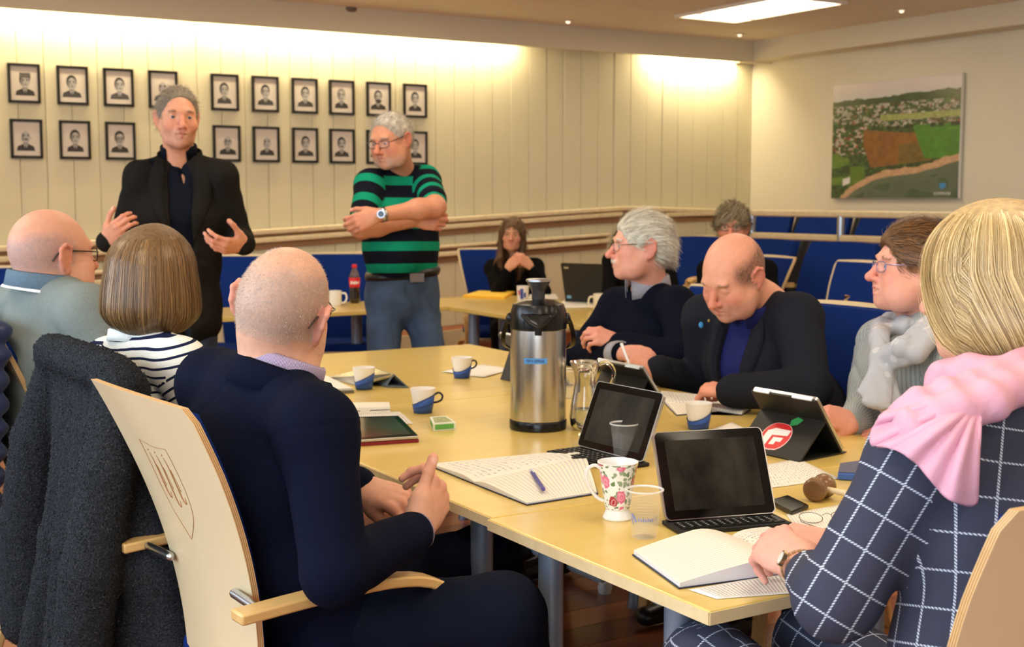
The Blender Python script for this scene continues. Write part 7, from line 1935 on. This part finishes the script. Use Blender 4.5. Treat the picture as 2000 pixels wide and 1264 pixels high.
# gavel, phone, spectacles, blue folder
WAL = mat('walnut', (138, 98, 56), .35, wood=((2, 2, 12), (104, 70, 38), .3), coat=.3)
a, b = loc(1578, 962, TZ+.026), loc(1622, 944, TZ+.024); o0 = A(*((a+b)/2)[:2], TZ); ax = nrm(b-a); s1 = nrm(np.cross(ax, ZU)); Rg = np.array([s1, np.cross(ax, s1), ax]).T
gv = thing('gavel', 'turned wooden gavel lying beside the front keyboard tablet', 'gavel', o0); L_ = .066
MB().lathe([(.0, -L_/2), (.019, -L_/2), (.0245, -L_/2+.004), (.0255, -L_/2+.014), (.022, -.012), (.0185, -.004), (.0185, .004), (.022, .012), (.025, L_/2-.012), (.024, L_/2-.003), (.020, L_/2), (.0, L_/2)], 30, (a+b)/2-o0, R=Rg, cap=False).build('head', WAL, gv)
hdv = loc(1690, 972, TZ+.016)-(a+b)/2; hdv = nrm(hdv)
MB().lathe([(.006, .015), (.0065, .05), (.008, .13), (.0085, .16), (.006, .168), (.0, .169)], 14, (a+b)/2-o0, R=np.array([nrm(np.cross(hdv, ZU)), np.cross(hdv, nrm(np.cross(hdv, ZU))), hdv]).T).build('handle', BIRCH, gv)
MB().lathe([(.0192, L_/2-.009), (.0262, L_/2-.0085), (.0262, L_/2-.004), (.02, L_/2-.003)], 30, (a+b)/2-o0, R=Rg).build('band', mat('gavel_band', (168, 150, 104), .3, .7), gv)
c = [loc(1500, 985), loc(1512, 1000), loc(1574, 996), loc(1542, 975)]; c = [loc(1502, 984), loc(1546, 1008), loc(1580, 994), loc(1538, 974)]; o0 = A(*np.mean(c, 0)[:2], TZ); cm = sum(c)/4
ph = thing('phone', 'black smartphone beside the front keyboard tablet', 'phone', o0)
bevel(MB().prism([p-o0 for p in c], (0, 0, .0085)).build('body', BLACKP, ph, smooth=False), .003); MB().prism([(p-cm)*.93+cm-o0+ZU*.0084 for p in c], (0, 0, .0004)).build('screen', SCR, ph, smooth=False)
sg = thing('spectacles', 'thin wire spectacles lying on the lined sheet by the blonde woman', 'glasses', loc(1615, 1018, TZ+.002)); m = MB(); l1 = MB()
cu, cv = nrm(U*.8-V*.35), None; cv = np.cross(ZU, cu)
for s in (-1, 1):
    P = [cu*(s*.033+.023*math.cos(k*.3))+cv*(.019*math.sin(k*.3))+ZU*(.008+.006*math.sin(k*.3)) for k in range(21)]; m.tube(P, .0007, 6, closed=True); l1.add(P, [tuple(range(21))])
    m.tube([cu*s*.056+ZU*.01, cu*s*.060-cv*.02+ZU*.006, cu*s*.02*-1+cu*s*.05-cv*.09+ZU*.003], .0008, 6)
m.tube([cu*-.010+ZU*.012, ZU*.015+cv*.004, cu*.010+ZU*.012], .0007, 6); m.build('frame', SPECM, sg); l1.build('lens', LENS, sg, smooth=False)
c = [loc(1636, 938), loc(1640, 920), loc(1750, 905), loc(1760, 945)]; o0 = A(*np.mean(c, 0)[:2], TZ); cm = sum(c)/4
bf = thing('blue_folder', 'blue folder beyond the gavel, half hidden by the checked sleeve', 'folder', o0)
bevel(MB().prism([p-o0 for p in c], (0, 0, .018)).build('spine_and_cover', mat('blue_folder', (62, 104, 186), .45), bf, smooth=False), .004); MB().prism([(p-cm)*.985+cm-o0+ZU*.0178 for p in c], (0, 0, .001)).build('top_board', mat('slate_board', (72, 76, 104), .5), bf, smooth=False)
# ---- on the back tables
p = loc(693, 592); bt = thing('cola_bottle', 'cola bottle with red cap and red label on the back table', 'bottle', p)
COLA = mat('cola', (28, 10, 6), .08, coat=1); PETB = mat('clear_bottle', (120, 96, 84), .05, alpha=.55, spec=.8); CRED = mat('label_red', (214, 30, 42), .4); CWH = mat('label_white', (240, 232, 228), .5)
MB().lathe([(.0, .0), (.026, .0), (.032, .008), (.033, .03), (.030, .055), (.0305, .10), (.034, .135), (.033, .155), (.0, .156)], 28, cap=False).build('cola', COLA, bt)
MB().lathe([(.033, .155), (.028, .175), (.018, .200), (.0125, .212), (.0125, .222)], 24, cap=False).build('neck', PETB, bt)
MB().lathe([(.015, .216), (.0155, .218), (.0155, .234), (.013, .236), (.0, .236)], 20).build('cap', CRED, bt)
lb_ = MB().lathe([(.0312, .098), (.0346, .134), (.034, .156)], 28, cap=False).build('label', CRED, bt)
m = MB(); vv = A(*(-np.array(p[:2])/np.linalg.norm(p[:2]))); a0 = math.atan2(vv[1], vv[0])
pts = spline([(-.8, .116), (-.62, .138), (-.5, .118), (-.35, .132), (-.2, .118), (-.08, .134), (.06, .116), (.2, .138), (.34, .118), (.5, .132), (.66, .120), (.85, .136)], 60)
m.tube([(.0352*math.cos(a0+a), .0352*math.sin(a0+a), z) for a, z in pts], .0022, 5); o = m.build('white_script', CWH, None); o.parent = bt.children[-1] if 0 else lb_
def mug(px, py, label, m, h=.09, r=.038, ha=0.):
    p = loc(px, py); g = thing('mug', label, 'mug', p); MB().lathe([(.0, 0), (r*.92, .0), (r, .006), (r, h), (r-.004, h), (r-.004, .006), (.0, .006)], 28, cap=False).build('body', m, g)
    e = A(math.cos(ha), math.sin(ha), 0); MB().tube(spline([e*(r-.002)+ZU*h*.82, e*(r+.022)+ZU*h*.8, e*(r+.03)+ZU*h*.5, e*(r+.018)+ZU*h*.22, e*(r-.002)+ZU*h*.2], 16), .0055, 8).build('handle', m, g); return g
mug(655, 597, 'white mug left of the cola bottle on the back table', WHITEC)
mug(1172, 606, 'cream mug before the black laptop, next to the white-haired man', mat('cream_china', (232, 224, 204), .25), .095, .04, 3.4)
p = loc(1021, 590); fc = thing('patterned_cup', 'white cup with blue and red print before the woman in black', 'cup', p)
MB().lathe([(.0, 0), (.033, 0), (.038, .10), (.035, .10), (.030, .004), (.0, .004)], 26, cap=False).build('cup', mat('cup_white2', (232, 228, 226), .5), fc)
m = MB()
for a, z0, z1, w_, mi in ((-1.75, .02, .085, .28, 0), (-2.25, .045, .075, .2, 1), (-1.2, .03, .06, .2, 0)):
    m.grid(np.array([[((.0336+.05*z)*math.cos(a+t), (.0336+.05*z)*math.sin(a+t), z) for z in (z0, z1)] for t in np.linspace(-w_, w_, 5)]), mi)
m.build('print', [mat('cup_print_blue', (50, 74, 160), .5), mat('cup_print_red', (196, 90, 90), .5)], fc)
c = [loc(904, 581), loc(935, 572), loc(1006, 573), loc(985, 585)]; o0 = A(*np.mean(c, 0)[:2], TZ)
yf = thing('yellow_folder', 'yellow folder before the woman in black on the back table', 'folder', o0); MB().prism([p-o0 for p in c], (0, 0, .014)).build('cover', mat('yellow_card', (240, 186, 44), .6), yf, smooth=False)
MB().prism([p*.97+o0*.03-o0-ZU*.0+A(0, 0, .014) for p in c], (0, 0, .002)).build('flap', mat('yellow_card_light', (246, 206, 72), .6), yf, smooth=False)
paper('white sheets right of the patterned cup on the back table', [(1030, 586), (1035, 574), (1085, 574), (1092, 584)], P_PRINT)
paper('white sheets before the black laptop on the back table', [(1092, 602), (1100, 588), (1162, 586), (1166, 600)], P_PLAIN, th=.006, z=TZ+.003)
a, b = loc(1104, 585, TZ+.02), loc(1212, 590, TZ+.02); o0 = A(*((a+b)/2)[:2], TZ); x = nrm(b-a); n = np.cross(x, ZU); n = n if n@(-o0) > 0 else -n; up = nrm(ZU*math.cos(.26)+n*.26*1.0)
lp = thing('laptop', 'open black laptop seen from behind on the back table', 'laptop', o0)
slab(MB(), a-o0-x*.0, b-o0, up, n, .235, .014, .012).build('lid', mat('laptop_black', (28, 27, 26), .45), lp, sharp=30)
MB().prism([q*A(1, 1, 0)-o0*A(1, 1, 0) for q in (a, b, b-n*.24, a-n*.24)], (0, 0, .022)).build('base', BLACKM, lp, smooth=False)
MB().box(a-o0+x*.035+up*.205+n*.001, (.03, .002, .010), np.array([x, n, up]).T).build('lid_badge', ALU, lp, smooth=False); MB().box(b-o0-x*.06+up*.205+n*.001, (.06, .002, .008), np.array([x, n, up]).T).build('maker_plate', mat('dark_plate', (84, 82, 78), .4, .5), lp, smooth=False)
MB().box(a-o0+x*.03+up*.018+n*.001, (.03, .002, .018), np.array([x, n, up]).T).build('sticker', mat('blue_sticker', (120, 170, 210), .4), lp, smooth=False)

# ------------------------------------------------------------------ coats over the chairs
BOU = mat('boucle_wool', (44, 47, 52), .95, noise=(260, .6), bump=(240, 1.0, .005), spec=.05)
def on_chair(c, name, label, cat):
    o = thing(name, label, cat, tuple(c.location), c.rotation_euler[2]); return o
ct = on_chair(CH4, 'wool_coat', 'dark grey boucle wool coat draped over the birch chair at left', 'coat')
F = Field()
F.ec((0, -.345, .995), (0, -.365, .22), (.225, .040), (.28, .065), (1, 0, 0), k=.001)
F.cone((-.215, -.362, 1.02), (.20, -.362, 1.01), .038, .044, k=.02); F.cone((-.12, -.376, 1.024), (.12, -.376, 1.022), .036, .036, k=.02)
F.ell((-.225, -.345, 1.0), (.032, .05, .05), k=.02); F.ell((.215, -.35, .97), (.045, .06, .06), k=.02)
F.path([(.225, -.36, .98), (.262, -.405, .82), (.262, -.445, .62), (.235, -.46, .43)], [.048, .056, .058, .058], k=.012)
F.path([(-.235, -.345, .98), (-.31, -.37, .80), (-.36, -.385, .58), (-.37, -.39, .34)], [.045, .062, .07, .068], k=.012)
for x0, x1, r in ((-.13, -.20, .040), (-.05, -.08, .030), (.05, .06, .036), (.13, .17, .04)): F.path([(x0*.8, -.372, .88), (x0, -.395, .6), (x1, -.425, .22)], [r*.3, r*.9, r*1.5], k=.022)
F.path([(.15, -.33, .9), (.26, -.30, .6), (.30, -.27, .22)], [.05, .06, .07], k=.05)
V_, F_, lb = F.mesh(.0075); N = vnormals(V_, F_); V_ = V_+N*(.003*wnoise(V_*A(1, 1, .25), 30)+.0012*wnoise(V_, 190)+.0014*wnoise(V_, 330, 4))[:, None]
mk('coat_body', V_, F_, BOU, ct)
# fuzzy loops of the wool
i = RNG.integers(0, len(V_), 15000); p0 = V_[i]; nn = N[i]; tg = RNG.normal(size=p0.shape); tg -= nn*(tg*nn).sum(1)[:, None]; tg /= np.linalg.norm(tg, axis=1)[:, None]
t = np.linspace(0, 1, 4)[None, :, None]; P = p0[:, None]+tg[:, None]*t*.006+nn[:, None]*np.sin(t*3.1)*.0025; rr = np.repeat(nn[:, None], 4, 1)
cf = (.018+.042*RNG.random((15000, 1)))*np.array([[.95, 1, 1.12]])
S_ = np.cross(tg[:, None]+0*P, rr); W_ = .0010; VV = np.stack([P-S_*W_, P+S_*W_], 2).reshape(-1, 3); b = (np.arange(15000)[:, None]*4+np.arange(3)[None])*2
o = mk('wool_loops', VV, np.stack([b, b+1, b+3, b+2], -1).reshape(-1, 4), mat('wool_loops', (80, 80, 84), .95, attr='Col', spec=.05), ct, col=np.repeat(cf, 8, 0)); o['kind'] = 'stuff'
pj = on_chair(CH3, 'puffer_jacket', 'navy quilted puffer jacket hung over the chair at the left edge', 'jacket')
PUF = mat('navy_nylon', (38, 48, 84), .35, sheen=.1, bump=(90, .15)); F = Field()
for k in range(11):
    z = 1.03-k*.062; F.ec((-.24-.006*k, -.37-.006*k, z), (.24+.006*k, -.37-.006*k, z), (.050, .034), (.050, .034), (0, 1, 0), k=.014)
V_, F_, lb = F.mesh(.008); N = vnormals(V_, F_); V_ = V_+N*(.0025*wnoise(V_*A(1, 1, 2), 90))[:, None]; mk('jacket_body', V_, F_, PUF, pj)
MB().tube([(.285, -.40, 1.02), (.30, -.42, .80), (.30, -.44, .55)], 1, flat=(.05, .01), ref=(0, 1, 0)).build('dark_side_panel', mat('dark_jersey', (34, 34, 40), .8), pj)
m = MB(); q = A(.235, -.425, .955)
for dx, dz, w_, h_ in ((0, 0, .026, .014), (.012, .012, .010, .010), (-.010, -.012, .004, .014), (.008, -.012, .004, .014), (0, -.021, .036, .003)): m.ell(q+A(dx, -.001, dz), (w_/2, .002, h_/2), 10, 6)
m.build('embroidered_badge', mat('tan_thread', (176, 156, 124), .7), pj)

# ---- the woman hidden behind the white-haired man: only her hair shows
def p_hidden():
    r = person('woman with long dark brown hair almost hidden behind the white-haired man', (.77, 7.68))
    J = dict(pel=A(0.770, 7.700, .53), chest=A(0.760, 7.680, .86), neck=A(0.760, 7.670, 1.06), shR=A(0.600, 7.670, 1.0), shL=A(0.920, 7.670, 1.0), elR=A(0.570, 7.520, .80), elL=A(0.950, 7.520, .80), wrR=A(0.650, 7.360, .79), wrL=A(0.870, 7.360, .79))
    fr = Frame(A(.755, 7.65, 1.17), dirv(215, -8), sc=.95); S = Skin(); tone = (214, 158, 128); head(S, fr, J['neck'], tone, dict(brow=(90, 70, 50)), .0055)
    for s in 'RL': hand(S, J['wr'+s], (0, -.95, -.05), (0, -.05, .9), s, J['el'+s], (.3, .3, .3, .3), tone=tone, res=.006)
    f = A(0, -1, 0); X = A(-1, 0, 0); legs = seated_legs(J['pel'], f, X); core(S, J, tone, legs); S.build(r)
    F, ax = top_field(J, {'hip': (.15, .12), 'waist': (.14, .11), 'chest': (.145, .105), 'del': .052, 'ua': .052, 'elb': .046, 'cuff': .036, 'sw': .12, 'sd': .075}); garment('dark_top', r, F, .012, M_BLACKT, ax, (.004, 40), 2)
    trousers(r, legs, M_DARKT, J['pel'], X, res=.014); shoes(r, legs, f)
    F = Field(); F.ell((0, -.018, .034), (.09, .11, .098), k=.001)
    for s in (-1, 1): F.path([(s*.06, .03, .10), (s*.105, .02, .0), (s*.135, .03, -.10), (s*.14, .05, -.20)], [.03, .04, .05, .04], k=.03)
    F.ec((0, -.05, .0), (0, -.07, -.2), (.10, .06), (.13, .04), (1, 0, 0), k=.03); F.ell((0, .11, -.03), (.062, .075, .1), k=.01, op=-1)
    shorthair(r, fr, (38, 26, 20), (92, 64, 46), F, lambda p: np.stack([p[:, 0]*6*np.clip(p[:, 2], 0, 1)+.5*np.sin(p[:, 2]*90), 0*p[:, 0], -1+0*p[:, 0]], 1), 1800, (.05, .08), .012, .006, 6, (.003, .0015), .008)
p_hidden()
